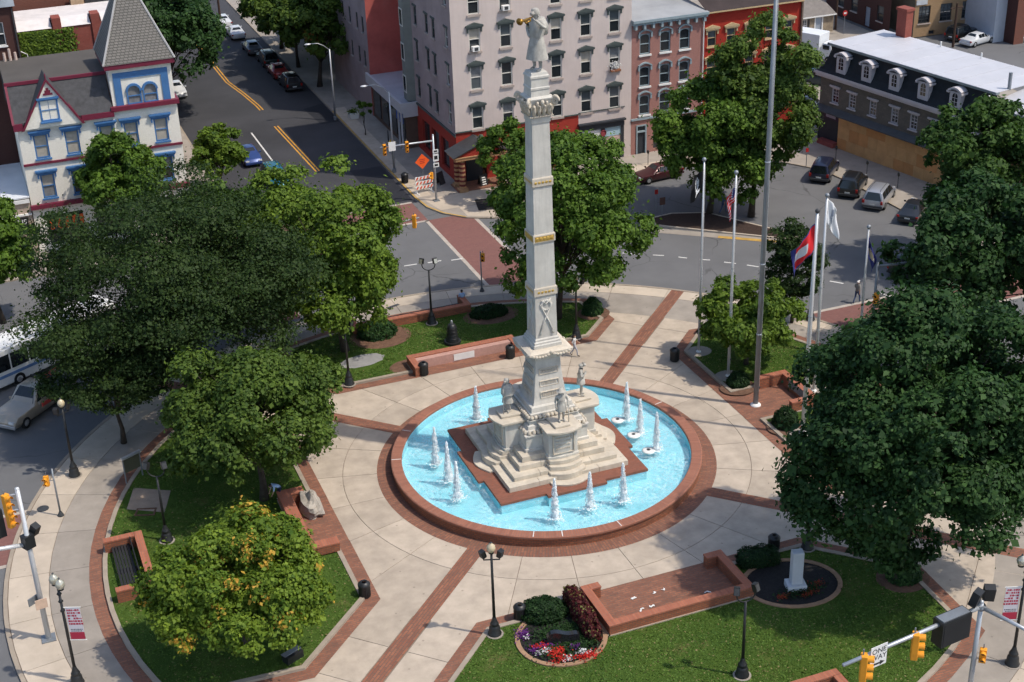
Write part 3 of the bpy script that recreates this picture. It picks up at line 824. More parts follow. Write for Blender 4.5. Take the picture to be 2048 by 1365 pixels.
WALK = dict(kl=(-.10,-.20,.53,.064), al=(-.10,-.24,.10,.045), tl=(-.11,-.42,.06,.038), kr=(.10,.05,.50,.064), ar=(.10,.33,.16,.045), tr=(.11,.20,.045,.038),
            el=(-.24,.14,1.17,.048), wl=(-.25,.16,.95,.034), hl=(-.25,.15,.86,.038), er=(.24,-.10,1.17,.048), wr=(.24,-.28,1.02,.034), hr=(.24,-.35,.98,.038))
SIT = dict(pelvis=(0,0,.52,.14), spine=(0,.02,.72,.13), chest=(0,.0,.92,.145), neck=(0,-.02,1.08,.058), head=(0,-.05,1.19,.098), crown=(0,-.05,1.285,.075),
           sl=(-.185,0,1.01,.07), el=(-.24,-.05,.76,.048), wl=(-.16,-.26,.66,.034), hl=(-.11,-.32,.64,.038), sr=(.185,0,1.01,.07), er=(.24,-.05,.76,.048), wr=(.16,-.26,.66,.034), hr=(.11,-.32,.64,.038),
           pl=(-.09,-.06,.49,.098), kl=(-.11,-.46,.50,.064), al=(-.11,-.46,.09,.045), tl=(-.11,-.62,.045,.038), pr=(.09,-.06,.49,.098), kr=(.11,-.46,.50,.064), ar=(.11,-.46,.09,.045), tr=(.11,-.62,.045,.038))
BEND = dict(pelvis=(0,.08,.90,.135), spine=(0,-.08,1.03,.125), chest=(0,-.28,1.12,.145), neck=(0,-.42,1.16,.058), head=(0,-.53,1.14,.098), crown=(0,-.62,1.13,.075),
            sl=(-.18,-.34,1.13,.07), el=(-.22,-.40,.86,.048), wl=(-.2,-.50,.65,.034), hl=(-.2,-.54,.57,.038), sr=(.18,-.34,1.13,.07), er=(.22,-.40,.86,.048), wr=(.2,-.50,.65,.034), hr=(.2,-.54,.57,.038),
            pl=(-.09,.08,.87,.098), pr=(.09,.08,.87,.098))
def cloth(name, c): return mat('cloth_'+name, c, .85, .1, 6, 20)
JEANS = cloth('denim', (.045, .075, .16)); DKBLUE = cloth('navy', (.02, .025, .05)); GREYC = cloth('grey', (.24, .23, .21)); WHC = cloth('white', (.66, .64, .62)); LBLUE = cloth('light_blue', (.33, .47, .68)); SHOE = cloth('dark_shoe', (.03, .025, .022)); BLUEC = cloth('blue_top', (.06, .10, .22)); PATT = cloth('patterned', (.36, .36, .40))
def outfit(top, leg, arm=None, calf=None, shoe=None): return dict(top=top, arm=arm or SKIN, skin=SKIN, leg=leg, calf=calf or leg, shoe=shoe or SHOE)
wo = person('woman in a white top and patterned trousers walking beside the black lamp post', (*(7.29,12.22), .02), R(60), outfit(WHC, PATT), WALK, .98, long=True)
b_ = MB(); b_.ball((.30,.02,.86), .12, 6, 0, (.6,1.2,1)); b_.path([(.30,.02,.95),(.22,0,1.2),(.12,0,1.46)], .012, 5)
bo = b_.build('handbag', cloth('bag', (.30, .12, .08)), None, wo.location, R(60), smooth=True); tag(bo, 'small brown bag on the arm of the woman in white', 'bag')
person('man in a white cap, grey shirt and jeans crossing the road by the brick crosswalk', (*(30.33,11.51), ZR), R(118), outfit(GREYC, JEANS), WALK, 1.06, WHC, hat='cap')
person('person in blue walking on the mulched traffic island between two tree trunks', (*(29.96,31.68), .02), R(110), outfit(BLUEC, JEANS), WALK, 1.05)
person('person in a light blue shirt with dark hair sitting in the far brick alcove', (*(2.88,23.61), .02), R(172), outfit(LBLUE, DKBLUE), SIT, 1.0)
person('person in a light blue shirt bending behind the brick wall with the boulder', (*(-16.56,2.14), .11), R(-80), outfit(LBLUE, DKBLUE, shoe=WHC), BEND, 1.0)
# stone figures: continuous body, coat, headgear
ST = {k: STONE_F for k in ('top','arm','skin','leg','calf','shoe')}
def stone_figure(label, loc, rz, pose, scale, hat, extras):
    J = dict(BASEJ); J.update(pose)
    o = link('statue', body_mesh('figure', ST, pose, 1.22), None, loc, (0, 0, rz), (scale*1.14, scale*1.14, scale))
    tag(o, label, 'statue', 'stone figures on the monument')
    link('hat', hair_mesh(J, STONE_F, False, hat), o)
    for nm, mb, m in extras: mb.build(nm, m, o, smooth=True)
    return o
def coat(z0=.42, r0=.30, cape=False):
    mb = MB(); n = 18; prof = []
    rows = [(z0, r0), (z0+.25, r0*.86), (.95, .19), (1.05, .165), (1.2, .185)]
    vs, fs = [], []
    for z, r in rows:
        for k in range(n):
            t = 2*math.pi*k/n; q = r*(1+.06*math.cos(6*t)*(1 if z < .9 else 0)); vs.append((q*math.cos(t), q*math.sin(t)*.85+.01, z))
    for i in range(len(rows)-1):
        for k in range(n): fs.append((i*n+k, i*n+(k+1) % n, (i+1)*n+(k+1) % n, (i+1)*n+k))
    mb.add(vs, fs)
    if cape: mb.lathe([(.33,1.02),(.30,1.2),(.22,1.42),(.10,1.52)], 16, (0, .03, 0))
    return mb
BUG = dict(sl=(-.215,.01,1.43,.09), sr=(.215,.01,1.43,.09), chest=(0,.01,1.34,.17), spine=(0,.01,1.14,.15), er=(.34,-.06,1.30,.055), wr=(.24,-.24,1.52,.04), hr=(.20,-.28,1.58,.042), el=(-.36,.08,1.18,.055), wl=(-.20,-.06,1.02,.04), hl=(-.13,-.10,1.0,.042))
bug = MB()
bug.path([(0,-.12,1.60),(.02,-.32,1.60),(.04,-.50,1.60),(.05,-.64,1.605),(.055,-.70,1.605)], [.016,.028,.036,.06,.105], 10)
bug.path([(.02,-.28,1.60),(.03,-.48,1.55),(.03,-.44,1.50),(.02,-.24,1.52),(.02,-.26,1.58)], .026, 6)
stone_figure('stone bugler in a long caped coat on top of the column', (0,0,25.03), R(-62), BUG, 1.90, 'kepi', [('coat', coat(.36,.31), STONE_F), ('cape', MB().path([(0,.10,1.46),(0,.20,1.25),(0,.22,1.02)], [.17,.19,.15], 10), STONE_F), ('bugle', bug, BRASS)])
POLE = lambda x, y, z0, z1: MB().path([(x,y,z0),(x,y,z1)], [.02,.018], 6)
REST = dict(el=(-.24,-.06,1.14,.05), wl=(-.08,-.22,1.05,.036), hl=(-.03,-.24,1.02,.04), er=(.24,-.06,1.14,.05), wr=(.10,-.22,.98,.036), hr=(.05,-.24,.95,.04))
stone_figure('stone soldier in a cap and cape holding a rifle, on the left pedestal', (-2.45,0,4.02), R(-60), REST, 1.26, 'kepi', [('coat', coat(.55,.27), STONE_F), ('cape', MB().lathe([(.30,1.0),(.27,1.2),(.20,1.42),(.10,1.52)], 14, (0,.04,0)), STONE_F), ('rifle', POLE(0,-.27,0,1.35), STONE_F)])
stone_figure('stone soldier in a broad-brimmed hat leaning on a gun, on the front pedestal', (0.05,-2.45,4.02), 0, dict(er=(.30,.0,1.16,.05), wr=(.26,-.12,.95,.036), hr=(.25,-.15,.9,.04)), 1.24, 'brim', [('coat', coat(.62,.25), STONE_F), ('carbine', POLE(.27,-.17,0,.95), STONE_F)])
stone_figure('stone figure raising an arm to his head, on the right pedestal', (2.45,0,4.02), R(70), dict(er=(.36,-.04,1.52,.05), wr=(.20,-.10,1.70,.036), hr=(.12,-.11,1.74,.04), el=(-.34,.02,1.20,.05), wl=(-.22,-.16,1.32,.036), hl=(-.14,-.18,1.36,.04)), 1.26, 'cap', [('coat', coat(.70,.23), STONE_F)])
stone_figure('stone soldier on the far pedestal, mostly hidden behind the column', (0,2.45,4.02), R(180), REST, 1.24, 'kepi', [('coat', coat(.55,.25), STONE_F)])

# ---------------------------------------------------------------- trees and shrubs
def leaf_cards(name, C, N, S, tint, odd, m, rg):
    n = len(C)
    N = N/np.linalg.norm(N, axis=1, keepdims=True)
    rv = rg.normal(size=(n, 3)); T = np.cross(N, rv); T /= np.linalg.norm(T, axis=1, keepdims=True)+1e-9
    B = np.cross(N, T)
    a = S[:, None]; b = (S*rg.uniform(.55, .85, n))[:, None]
    V = np.empty((n, 4, 3)); fold = N*(a*.22)
    V[:, 0] = C-T*a; V[:, 1] = C-B*b+fold; V[:, 2] = C+T*a; V[:, 3] = C+B*b+fold
    me = bpy.data.meshes.new(name)
    me.vertices.add(4*n); me.vertices.foreach_set('co', V.reshape(-1).astype(np.float32))
    me.loops.add(4*n); me.loops.foreach_set('vertex_index', np.arange(4*n, dtype=np.int32))
    me.polygons.add(n); me.polygons.foreach_set('loop_start', np.arange(0, 4*n, 4, dtype=np.int32))
    me.update(calc_edges=True)
    at = me.attributes.new('tint', 'FLOAT', 'FACE'); at.data.foreach_set('value', tint.astype(np.float32))
    at = me.attributes.new('odd', 'FLOAT', 'FACE'); at.data.foreach_set('value', odd.astype(np.float32))
    me.materials.append(m)
    return me
def sph(rg, n):
    v = rg.normal(size=(n, 3)); return v/np.linalg.norm(v, axis=1, keepdims=True)
def tree(name, label, base, zc, rx, rz, m, seed, leaves=26000, leaf=.17, clumps=70, style='maple', trunk=.22, off=(0, 0), odd=0., ry=None, z0=.1, loose=.10, group=None, low=-.55, extra=()):
    rg = np.random.default_rng(seed); r = random.Random(seed)
    t = empty(name, (base[0], base[1], z0), 0, label, 'tree', group)
    ry = ry or rx
    cen = np.array([off[0], off[1], zc-z0])
    # clump centres: irregular ellipsoid shell plus some inside
    d = sph(rg, clumps*3); d = d[d[:, 2] > low][:clumps]; K = len(d)
    lob = 1+.10*np.sin(3*np.arctan2(d[:, 1], d[:, 0])+seed)+.08*np.sin(5*np.arctan2(d[:, 1], d[:, 0])+2*seed+4*d[:, 2])
    rad = np.where(rg.random(K) < .74, rg.uniform(.70, .93, K), rg.uniform(.25, .65, K))*lob
    cc = cen+d*rad[:, None]*np.array([rx, ry, rz])
    R0 = (rx*ry*rz)**(1/3)
    if extra:                                        # single low boughs
        cc = np.concatenate([cc, np.array(extra)]); d = cc-cen; K = len(cc)
    cr = R0*rg.uniform(.14, .31, K)*(1.0 if style == 'maple' else 1.15)
    sq = np.array([1, 1, .75]) if style == 'maple' else np.array([1.2, 1.2, .34])
    up = np.array([0, 0, 1.])
    out = (cc-cen)/np.array([rx, ry, rz]); out /= np.linalg.norm(out, axis=1, keepdims=True)+1e-6
    # every clump carries tufts on its outer side, every tuft its leaves
    NT = 16
    td = sph(rg, K*NT).reshape(K, NT, 3)+out[:, None]*.6+up*.35
    td /= np.linalg.norm(td, axis=2, keepdims=True)
    w = cr**2; idx = rg.choice(K, leaves, p=w/w.sum()); ti = rg.integers(0, NT, leaves)
    dl = td[idx, ti]; rr = rg.random(leaves)
    jit = rg.normal(size=(leaves, 3))*sq
    P = cc[idx]+dl*(cr[idx]*.82)[:, None]*sq+jit*(cr[idx]*.17)[:, None]
    lo = rg.random(leaves) < loose
    P[lo] += rg.normal(size=(lo.sum(), 3))*R0*.06
    N = dl*.45+up*.5+jit*.25+rg.normal(size=(leaves, 3))*.45
    S = leaf*np.exp(rg.normal(0, .32, leaves))
    ct = rg.random(K)
    tt = rg.random((K, NT))
    tint = np.clip(.10+.35*ct[idx]+.35*tt[idx, ti]+rg.normal(0, .18, leaves), 0, 1)
    od = np.zeros(leaves)
    if odd:
        od = ((rg.random(K) < odd)[idx] & (rg.random(leaves) < .5) & (tt[idx, ti] > .5))*rg.uniform(.4, 1, leaves)
    link('crown', leaf_cards('crown', P, N, S, tint, od, m, rg), t)
    # trunk and limbs
    mb = MB()
    top = Vector(cen)+Vector((0, 0, rz*.35)); n = 7
    pts = [Vector((0, 0, -.05)).lerp(top, i/(n-1))+Vector((r.uniform(-.12,.12), r.uniform(-.12,.12), 0))*(0 if i == 0 else 1) for i in range(n)]
    rads = [trunk*(1.35 if i == 0 else 1)*(1-.82*i/(n-1)) for i in range(n)]
    mb.path(pts, rads, 9)
    order = sorted(range(K), key=lambda k: -cr[k])[:max(10, K//2)]
    for k in order:
        tgt = Vector(cc[k]); i = r.randint(2, n-3)
        a = pts[i]; mid = a.lerp(tgt, .5)+Vector((0, 0, .12*(tgt-a).length))
        r0 = rads[i]*.5
        mb.path([a, a.lerp(mid, .6), mid.lerp(tgt, .35), tgt], [r0, r0*.7, r0*.45, .015], 6)
    mb.build('trunk', BARK, t, smooth=True)
    return t
L_MID = leaf_mat('leaf_mid_green', (.030, .072, .009), (.130, .220, .026))
L_BRIGHT = leaf_mat('leaf_bright_green', (.036, .080, .009), (.160, .240, .026))
L_DARK = leaf_mat('leaf_dark_green', (.011, .038, .011), (.055, .118, .028))
L_DEEP = leaf_mat('leaf_deep_green', (.016, .046, .010), (.074, .140, .024))
L_LOC = leaf_mat('leaf_locust', (.013, .032, .008), (.050, .086, .017))
L_YEL = leaf_mat('leaf_yellow_green', (.052, .105, .010), (.205, .285, .030), (.66, .36, .06))
L_OLIVE = leaf_mat('leaf_olive', (.028, .062, .010), (.125, .190, .028), (.22, .08, .02))
tree('locust_tree', 'large feathery dark green locust tree filling the left of the square', (-19.6,15.2), 9.2, 8.4, 6.6, L_LOC, 11, 135000, .082, 165, 'locust', .30, (.1,1.3), ry=8.0, low=-.85, loose=.25)
tree('locust_tree', 'lower feathery locust tree hanging over the road beside the pickup truck', (-24.3,13.2), 5.6, 3.9, 2.9, L_LOC, 12, 42000, .074, 64, 'locust', .16, low=-.9, loose=.25)
tree('maple_tree', 'bright green maple left of the column, in front of the crosswalk', (-7.5,19.8), 7.6, 5.5, 6.7, L_BRIGHT, 13, 72000, .118, 95, trunk=.26, off=(-1.4,.2), low=-.8)
tree('maple_tree', 'green maple behind the bright one, near the orange traffic signals', (-14.2,25.8), 6.4, 4.6, 5.2, L_MID, 14, 24000, .15, 70, trunk=.2)
tree('maple_tree', 'mid green maple right behind the white column', (8.6,18.3), 8.0, 5.4, 6.2, L_MID, 15, 68000, .122, 92, trunk=.24, off=(.7,.2), low=-.85)
tree('maple_tree', 'small light green tree in the corner bed before the grey building', (14.2,42.6), 4.7, 2.5, 2.6, L_MID, 16, 12000, .13, 60, trunk=.12, z0=.0, odd=.06)
tree('maple_tree', 'leafy maple on the traffic island in front of the pink building', (29.0,32.4), 6.9, 5.0, 5.6, L_MID, 17, 56000, .135, 88, trunk=.25, off=(.5,.2), z0=0, low=-.85)
tree('maple_tree', 'tall darker maple on the traffic island before the red building', (31.9,30.2), 10.6, 4.2, 7.4, L_OLIVE, 18, 54000, .135, 84, trunk=.25, off=(1.1,.6), z0=0, low=-.85)
tree('locust_tree', 'slender feathery tree at the kerb behind the flagpoles', (24.0,10.4), 4.9, 1.9, 3.4, L_LOC, 19, 17000, .085, 70, 'locust', .10, low=-.95, loose=.3)
tree('maple_tree', 'low rounded bright green tree among the flagpoles', (17.6,5.9), 3.6, 3.4, 2.4, L_BRIGHT, 20, 28000, .115, 70, trunk=.15, off=(.2,.1))
tree('maple_tree', 'huge dense dark green maple at the right edge of the square', (12.4,-19.6), 9.4, 6.5, 6.2, L_DARK, 21, 130000, .116, 145, trunk=.36, off=(1.6,.1), low=-.62, loose=.05, extra=[(-4.3,2.4,6.5),(-4.5,1.8,5.4),(-4.2,.8,5.0),(-3.7,2.6,7.8),(-4.0,.9,6.2),(-1.9,.2,2.9),(-1.2,-.4,2.5),(-.5,-.8,2.6),(-2.6,.6,3.4),(.4,-.9,3.0),(-.2,-.3,3.4)])
tree('maple_tree', 'tall mid green tree at the right edge before the brick annex', (42.4,13.6), 8.1, 4.5, 5.6, L_DEEP, 22, 40000, .15, 95, trunk=.25, z0=0, off=(-.3,.1), low=-.8)
tree('maple_tree', 'dark tree behind the huge maple, over the parked dark cars', (32.2,-1.2), 7.9, 5.0, 5.6, L_DARK, 23, 42000, .155, 85, trunk=.28, off=(-.9,1.0), z0=0, low=-.8, extra=[(-3.6,5.9,7.0),(-3.2,5.0,5.5),(-4.0,3.4,8.0),(-1.4,5.0,6.0),(-2.4,4.2,6.6)])
tree('maple_tree', 'yellow-green tree with orange leaves on the near left lawn', (-21.4,-11.4), 4.1, 4.35, 2.9, L_YEL, 24, 70000, .095, 140, trunk=.24, off=(.1,.05), odd=.20, low=-.35)
tree('maple_tree', 'green tree overhanging the path left of the fountain', (-17.4,2.6), 5.3, 5.3, 4.1, L_OLIVE, 25, 70000, .108, 110, trunk=.24, off=(-.2,.9))
tree('maple_tree', 'green tree at the left edge of the picture beside the bus', (-30.2,36.0), 6.0, 3.2, 4.6, L_MID, 26, 18000, .16, 70, trunk=.2, z0=ZR, off=(-.4,0))
tree('street_tree', 'light green tree with two tops in front of the cream house', (-18.6,47.0), 6.0, 3.5, 3.9, L_MID, 27, 24000, .14, 80, trunk=.15, z0=0)
tree('street_tree', 'small round light green tree on the pavement corner by the cream house', (-9.0,56.2), 3.8, 2.35, 2.6, L_BRIGHT, 28, 17000, .12, 80, trunk=.1, z0=0)
tree('street_tree', 'big dark tree overhanging the street behind the cream house', (-9.4,82), 8.6, 6.2, 5.6, L_DARK, 29, 40000, .17, 120, trunk=.25, z0=0)
tree('street_tree', 'dark tree farther up the street on its left side', (-8.8,96), 8.8, 6.4, 5.6, L_DARK, 30, 34000, .17, 110, trunk=.25, z0=0)
tree('street_tree', 'leafy street tree nearest the grey-sided building', (7.9,85.5), 6.9, 4.9, 4.4, L_OLIVE, 31, 26000, .17, 90, trunk=.26, z0=0, odd=.03, off=(1.2,0))
tree('street_tree', 'leafy street tree second from the grey-sided building', (7.7,94.5), 6.8, 4.8, 4.2, L_OLIVE, 32, 22000, .17, 80, trunk=.2, z0=0)
tree('street_tree', 'leafy street tree farthest up the right pavement', (7.8,103.5), 6.8, 4.6, 4.2, L_OLIVE, 33, 18000, .17, 70, trunk=.2, z0=0)
tree('street_tree', 'dark tree filling the gap beside the grey-sided building', (12.5,90), 9.8, 4.8, 5.2, L_DARK, 34, 22000, .17, 70, trunk=.2, z0=0)
tree('sapling', 'thin young tree in a pavement pit by the bicycle rack', (7.75,66.6), 2.9, .8, .9, L_MID, 35, 1300, .12, 10, trunk=.05, z0=0)
tree('street_tree', 'green tree behind the brick houses at the upper left corner', (-30.5,72), 5.5, 3.2, 3.6, L_DARK, 36, 9000, .2, 30, trunk=.2, z0=0)
def shrub(name, label, loc, dims, m, seed, n=3000, leaf=.07, cat='shrub', rz=0, boxy=0., odd=0., group=None, z0=.11):
    rg = np.random.default_rng(seed)
    d = sph(rg, n); d[:, 2] = np.abs(d[:, 2])
    if boxy:
        p = 2+boxy*6; d = d/((np.abs(d)**p).sum(1)**(1/p))[:, None]
    lump = 1+.07*np.sin(9*d[:, 0]+seed)*np.cos(8*d[:, 1])+.05*np.sin(14*d[:, 2]+3*seed)
    P = d*lump[:, None]*rg.uniform(.86, 1.02, n)[:, None]*np.array([dims[0]/2, dims[1]/2, dims[2]])
    N = d/np.array(dims)*min(dims)+rg.normal(size=(n, 3))*.35
    t = empty(name, (loc[0], loc[1], z0), rz, label, cat, group)
    link('foliage', leaf_cards('foliage', P, N, leaf*rg.uniform(.6, 1.3, n), np.clip(.35+rg.normal(0, .3, n), 0, 1), (rg.random(n) < odd)*1., m, rg), t)
    mb = MB(); r = random.Random(seed)
    for i in range(5): mb.path([(r.uniform(-.1,.1),r.uniform(-.1,.1),-.05),(r.uniform(-.3,.3)*dims[0],r.uniform(-.3,.3)*dims[1],dims[2]*.7)], [.03,.012], 5)
    mb.build('stems', BARK, t)
    return t
L_BOX = leaf_mat('leaf_boxwood', (.008, .026, .008), (.030, .072, .016), (.10, .12, .03))
L_RED = leaf_mat('leaf_barberry', (.050, .010, .012), (.150, .028, .026), (.20, .20, .06))
shrub('clipped_shrub', 'dome of clipped dark green box in front of the flower bed', (-6.35,-14.75), (2.7,1.9,1.0), L_BOX, 41, 7000, .06, rz=R(-8))
shrub('barberry_hedge', 'red-leaved hedge along the near brick alcove wall', (-4.6,-15.9), (.95,4.2,1.05), L_RED, 42, 6500, .075, 'hedge', R(-4), .35, .10)
shrub('clipped_hedge', 'dark green hedge right of the near brick alcove, by the litter bin', (6.4,-15.15), (2.3,1.3,.9), L_BOX, 43, 5000, .06, 'hedge', R(-10), .4)
shrub('clipped_shrub', 'round dark shrub beside the thick white flagpole', (15.74,-2.53), (1.7,1.7,1.25), L_BOX, 44, 4000, .06)
shrub('clipped_shrub', 'round shrub at the foot of the second flagpole', (15.64,3.51), (1.6,1.5,.95), L_BOX, 45, 3600, .06)
shrub('shrub', 'dark shrub in shade under the huge dark maple', (12.89,-19.55), (1.9,1.7,1.2), L_DARK, 46, 3600, .08)
shrub('low_shrub', 'low dark shrub behind the bell on the far lawn', (4.1,21.1), (3.0,1.8,.75), L_BOX, 47, 4200, .07)
shrub('shrub', 'small dark bush at the corner of the far lawn, right of the column', (11.3,18.0), (1.6,1.4,1.25), L_DARK, 48, 3000, .08)
shrub('shrub', 'dark shrub mass by the far brick wall, left of the twin lamp', (-4.6,21.4), (3.0,2.4,1.1), L_DARK, 49, 4200, .08)
shrub('low_shrub', 'low dark shrub behind the first flagpole', (17.52,11.44), (1.5,1.3,.7), L_BOX, 50, 2400, .06)
# mulch rings and beds
def bed(name, pts, m, z=.118, kind='structure'):
    mb = MB(); mb.poly([(x, y, z) for x, y in pts]); return struct(name, mb, m)
def ell(c, a, b, rz=0, n=28):
    return [(c[0]+a*math.cos(t)*math.cos(rz)-b*math.sin(t)*math.sin(rz), c[1]+a*math.cos(t)*math.sin(rz)+b*math.sin(t)*math.cos(rz)) for t in (2*math.pi*i/n for i in range(n))]
for c, a, b_2 in (((15.57,-2.81),1.25,1.1),((15.43,3.13),1.3,1.1),((12.81,-19.62),1.5,1.3),((4.2,20.9),2.2,1.5),((-4.5,20.9),2.3,1.9),((11.3,17.9),1.3,1.1)):
    bed('mulch_ring', ell(c, a, b_2), MULCH_R)
bed('mulch_patch', ell((-4.13,15.63), 1.35, .95, .2), MULCH_R)
bed('granite_slab', [(p[0], p[1]) for p in ell((-6.85,17.75), 1.75, .95, .1, 9)], mat('slab_granite', (.27,.265,.26), .7, .15, 2, 14))
for c in ((15.53,9.01),(15.62,4.87),(19.85,0.71),(16.08,-4.10)): bed('pole_footing', ell(c, .95, .8), CONC_G, .122)
fl = ell((-6.2,-16.9), 2.45, 2.35, .3, 34); mb = MB()
fin = ell((-6.2,-16.9), 2.2, 2.1, .3, 34)
bed('flower_bed', fin, SOIL, .125)
band(mb, fin, fl, .118, .19); struct('stone_edging', mb, mat('edging_stone', (.33,.20,.12), .9, .2, 3, 12))
fin = ell((7.1,-17.6), 2.5, 2.0, -.25, 34); fl = ell((7.1,-17.6), 2.75, 2.25, -.25, 34); mb = MB()
bed('flower_bed', fin, SOIL, .125); band(mb, fin, fl, .118, .18); struct('stone_edging', mb, mat('edging_stone', (.33,.20,.12)))
bed('bare_patch', ell((-23.9,5.4), 1.5, 1.9, .35, 4), mat('bare_paving', (.33,.25,.185), .95, .15, 2, 12), .121)
def flowers(name, label, spots, col, seed, size=.05):
    """heads of small petals; far too many to count"""
    rg = np.random.default_rng(seed); P = []
    for (x, y, rx, ry, n) in spots:
        q = rg.normal(size=(n, 2))*.45; P.append(np.c_[x+q[:, 0]*rx, y+q[:, 1]*ry, .17+rg.uniform(0, .18, n)])
    P = np.concatenate(P); n = len(P)
    o = link(name, leaf_cards(name, P, np.array([0,0,1.])+rg.normal(size=(n, 3))*.4, size*rg.uniform(.7, 1.4, n), rg.random(n), np.zeros(n), col, rg))
    return tag(o, label, 'flowers', kind='stuff')
PET = lambda nme, c: leaf_mat('petal_'+nme, sc(c, .6), c, None, .15)
flowers('red_flowers', 'red flowers round the black memorial stone', [(-6.9,-18.0,.5,.35,420),(-7.6,-17.3,.5,.3,200),(-5.6,-18.9,.7,.35,260),(-6.9,-18.7,.7,.3,160),(-4.75,-16.9,.25,.25,60)], PET('red', (.62,.03,.02)), 61)
flowers('white_flowers', 'white flowers along the front of the flower bed', [(-7.5,-17.75,.55,.25,120),(-5.7,-18.6,.4,.25,130),(-6.6,-18.75,.3,.25,70),(-7.9,-16.3,.2,.2,25)], PET('white', (.75,.74,.72)), 62)
flowers('purple_flowers', 'purple flowers at the left of the flower bed', [(-8.0,-16.0,.4,.5,170),(-7.2,-17.35,.6,.25,180),(-5.9,-18.0,.4,.25,120),(-7.9,-17.4,.35,.4,140)], PET('purple', (.14,.03,.20)), 63)
flowers('orange_flowers', 'dull red flowers in the bed of the white stele', [(6.0,-18.6,.5,.25,90),(7.3,-18.9,.7,.25,120),(8.3,-18.3,.5,.3,70)], PET('rust', (.30,.05,.02)), 64)
flowers('bedding_leaves', 'green leaves among the bedding flowers', [(-6.3,-17.2,1.7,1.6,2200),(-5.2,-17.6,.7,.8,700),(7.2,-18.5,1.5,.6,500),(-6.2,-16.4,1.6,.5,500)], L_BOX, 65, .06)

def turf(side, n, seed):
    """short blades and clippings scattered over one lawn"""
    rg = np.random.default_rng(seed); P = []
    U = Vector(SIDES[side][0]); V = Vector((-U.y, U.x)); Rl, uB, (n0, n1, nu) = SIDES[side][1:]
    while len(P) < n:
        u_, v_ = rg.uniform(14.8, 27.2), rg.uniform(-14, 14)
        if abs(v_) > min(9.4+max(0, u_-14.85), uB-5.45) or (n0 < v_ < n1 and u_ < nu): continue
        p = U*u_+V*v_
        if (p-PC).length > Rl+.03: continue
        if any((p.x-a)**2+(p.y-b)**2 < c*c for a, b, c in NOGRASS): continue
        P.append((p.x, p.y, .12))
    P = np.array(P); N = rg.normal(size=(n, 3))*.55+[0, 0, .8]
    pat = .5+.5*np.sin(P[:, 0]*.9+seed)*np.sin(P[:, 1]*.7)
    o = link('grass', leaf_cards('grass', P, N, .05*rg.uniform(.5, 1.5, n), np.clip(rg.random(n)*.7+pat*.4, 0, 1), (rg.random(n) < .03+.09*pat)*1., TURF, rg))
    tag(o, {'N':'short grass of the far lawn with the bell','S':'short grass of the near lawn with the stele','W':'short grass of the left lawn','E':'short grass of the lawn with the flagpoles'}[side], 'grass', kind='stuff')
NOGRASS = [(-6.2,-16.9,2.45),(7.1,-17.6,2.5),(-23.9,5.4,1.6),(-6.85,17.75,1.5),(4.2,20.9,1.8),(-4.5,20.9,2.0),(11.3,17.9,1.2),(0,17.7,.7),(*(-4.13,15.63),1.2),(*(15.57,-2.81),1.2),(*(15.43,3.13),1.2),(*(12.81,-19.62),1.4)]+[(*c, .85) for c in ((15.53,9.01),(15.62,4.87),(19.85,0.71),(16.08,-4.10))]
TURF = leaf_mat('turf_blades', (.046, .104, .016), (.125, .205, .034), (.24, .20, .085), .2)
for s_, n_ in (('S', 34000), ('W', 22000), ('N', 22000), ('E', 18000)): turf(s_, n_, 300+n_)
# ---------------------------------------------------------------- buildings
def wall_holes(mb, u0, u1, z0, z1, holes, depth=.16, y=0., m=0, T=None):
    """wall in the plane y (outside towards -y) with real openings and reveals"""
    us = sorted({u0, u1, *[h[0] for h in holes], *[h[1] for h in holes]}); zs = sorted({z0, z1, *[h[2] for h in holes], *[h[3] for h in holes]})
    us = [u for u in us if u0 <= u <= u1]; zs = [z for z in zs if z0 <= z <= z1]
    T0 = mb.T; mb.T = T or T0
    for j in range(len(zs)-1):
        run = None
        for i in range(len(us)-1):
            cu, cz = (us[i]+us[i+1])/2, (zs[j]+zs[j+1])/2
            solid = not any(h[0] < cu < h[1] and h[2] < cz < h[3] for h in holes)
            if solid and run is None: run = us[i]
            if run is not None and (not solid or i == len(us)-2):
                e = us[i+1] if solid else us[i]
                mb.add([(run,y,zs[j]),(e,y,zs[j]),(e,y,zs[j+1]),(run,y,zs[j+1])], [(0,1,2,3)], m); run = None
    for a, b, c, d in holes:
        q = y+depth
        mb.add([(a,y,c),(b,y,c),(b,y,d),(a,y,d),(a,q,c),(b,q,c),(b,q,d),(a,q,d)], [(0,4,5,1),(1,5,6,2),(2,6,7,3),(3,7,4,0)], m)
    mb.T = T0
side = lambda x0, y0: (lambda p: (x0+p[1], y0-p[0], p[2]))      # turns a front wall to face -X
WCACHE = {}
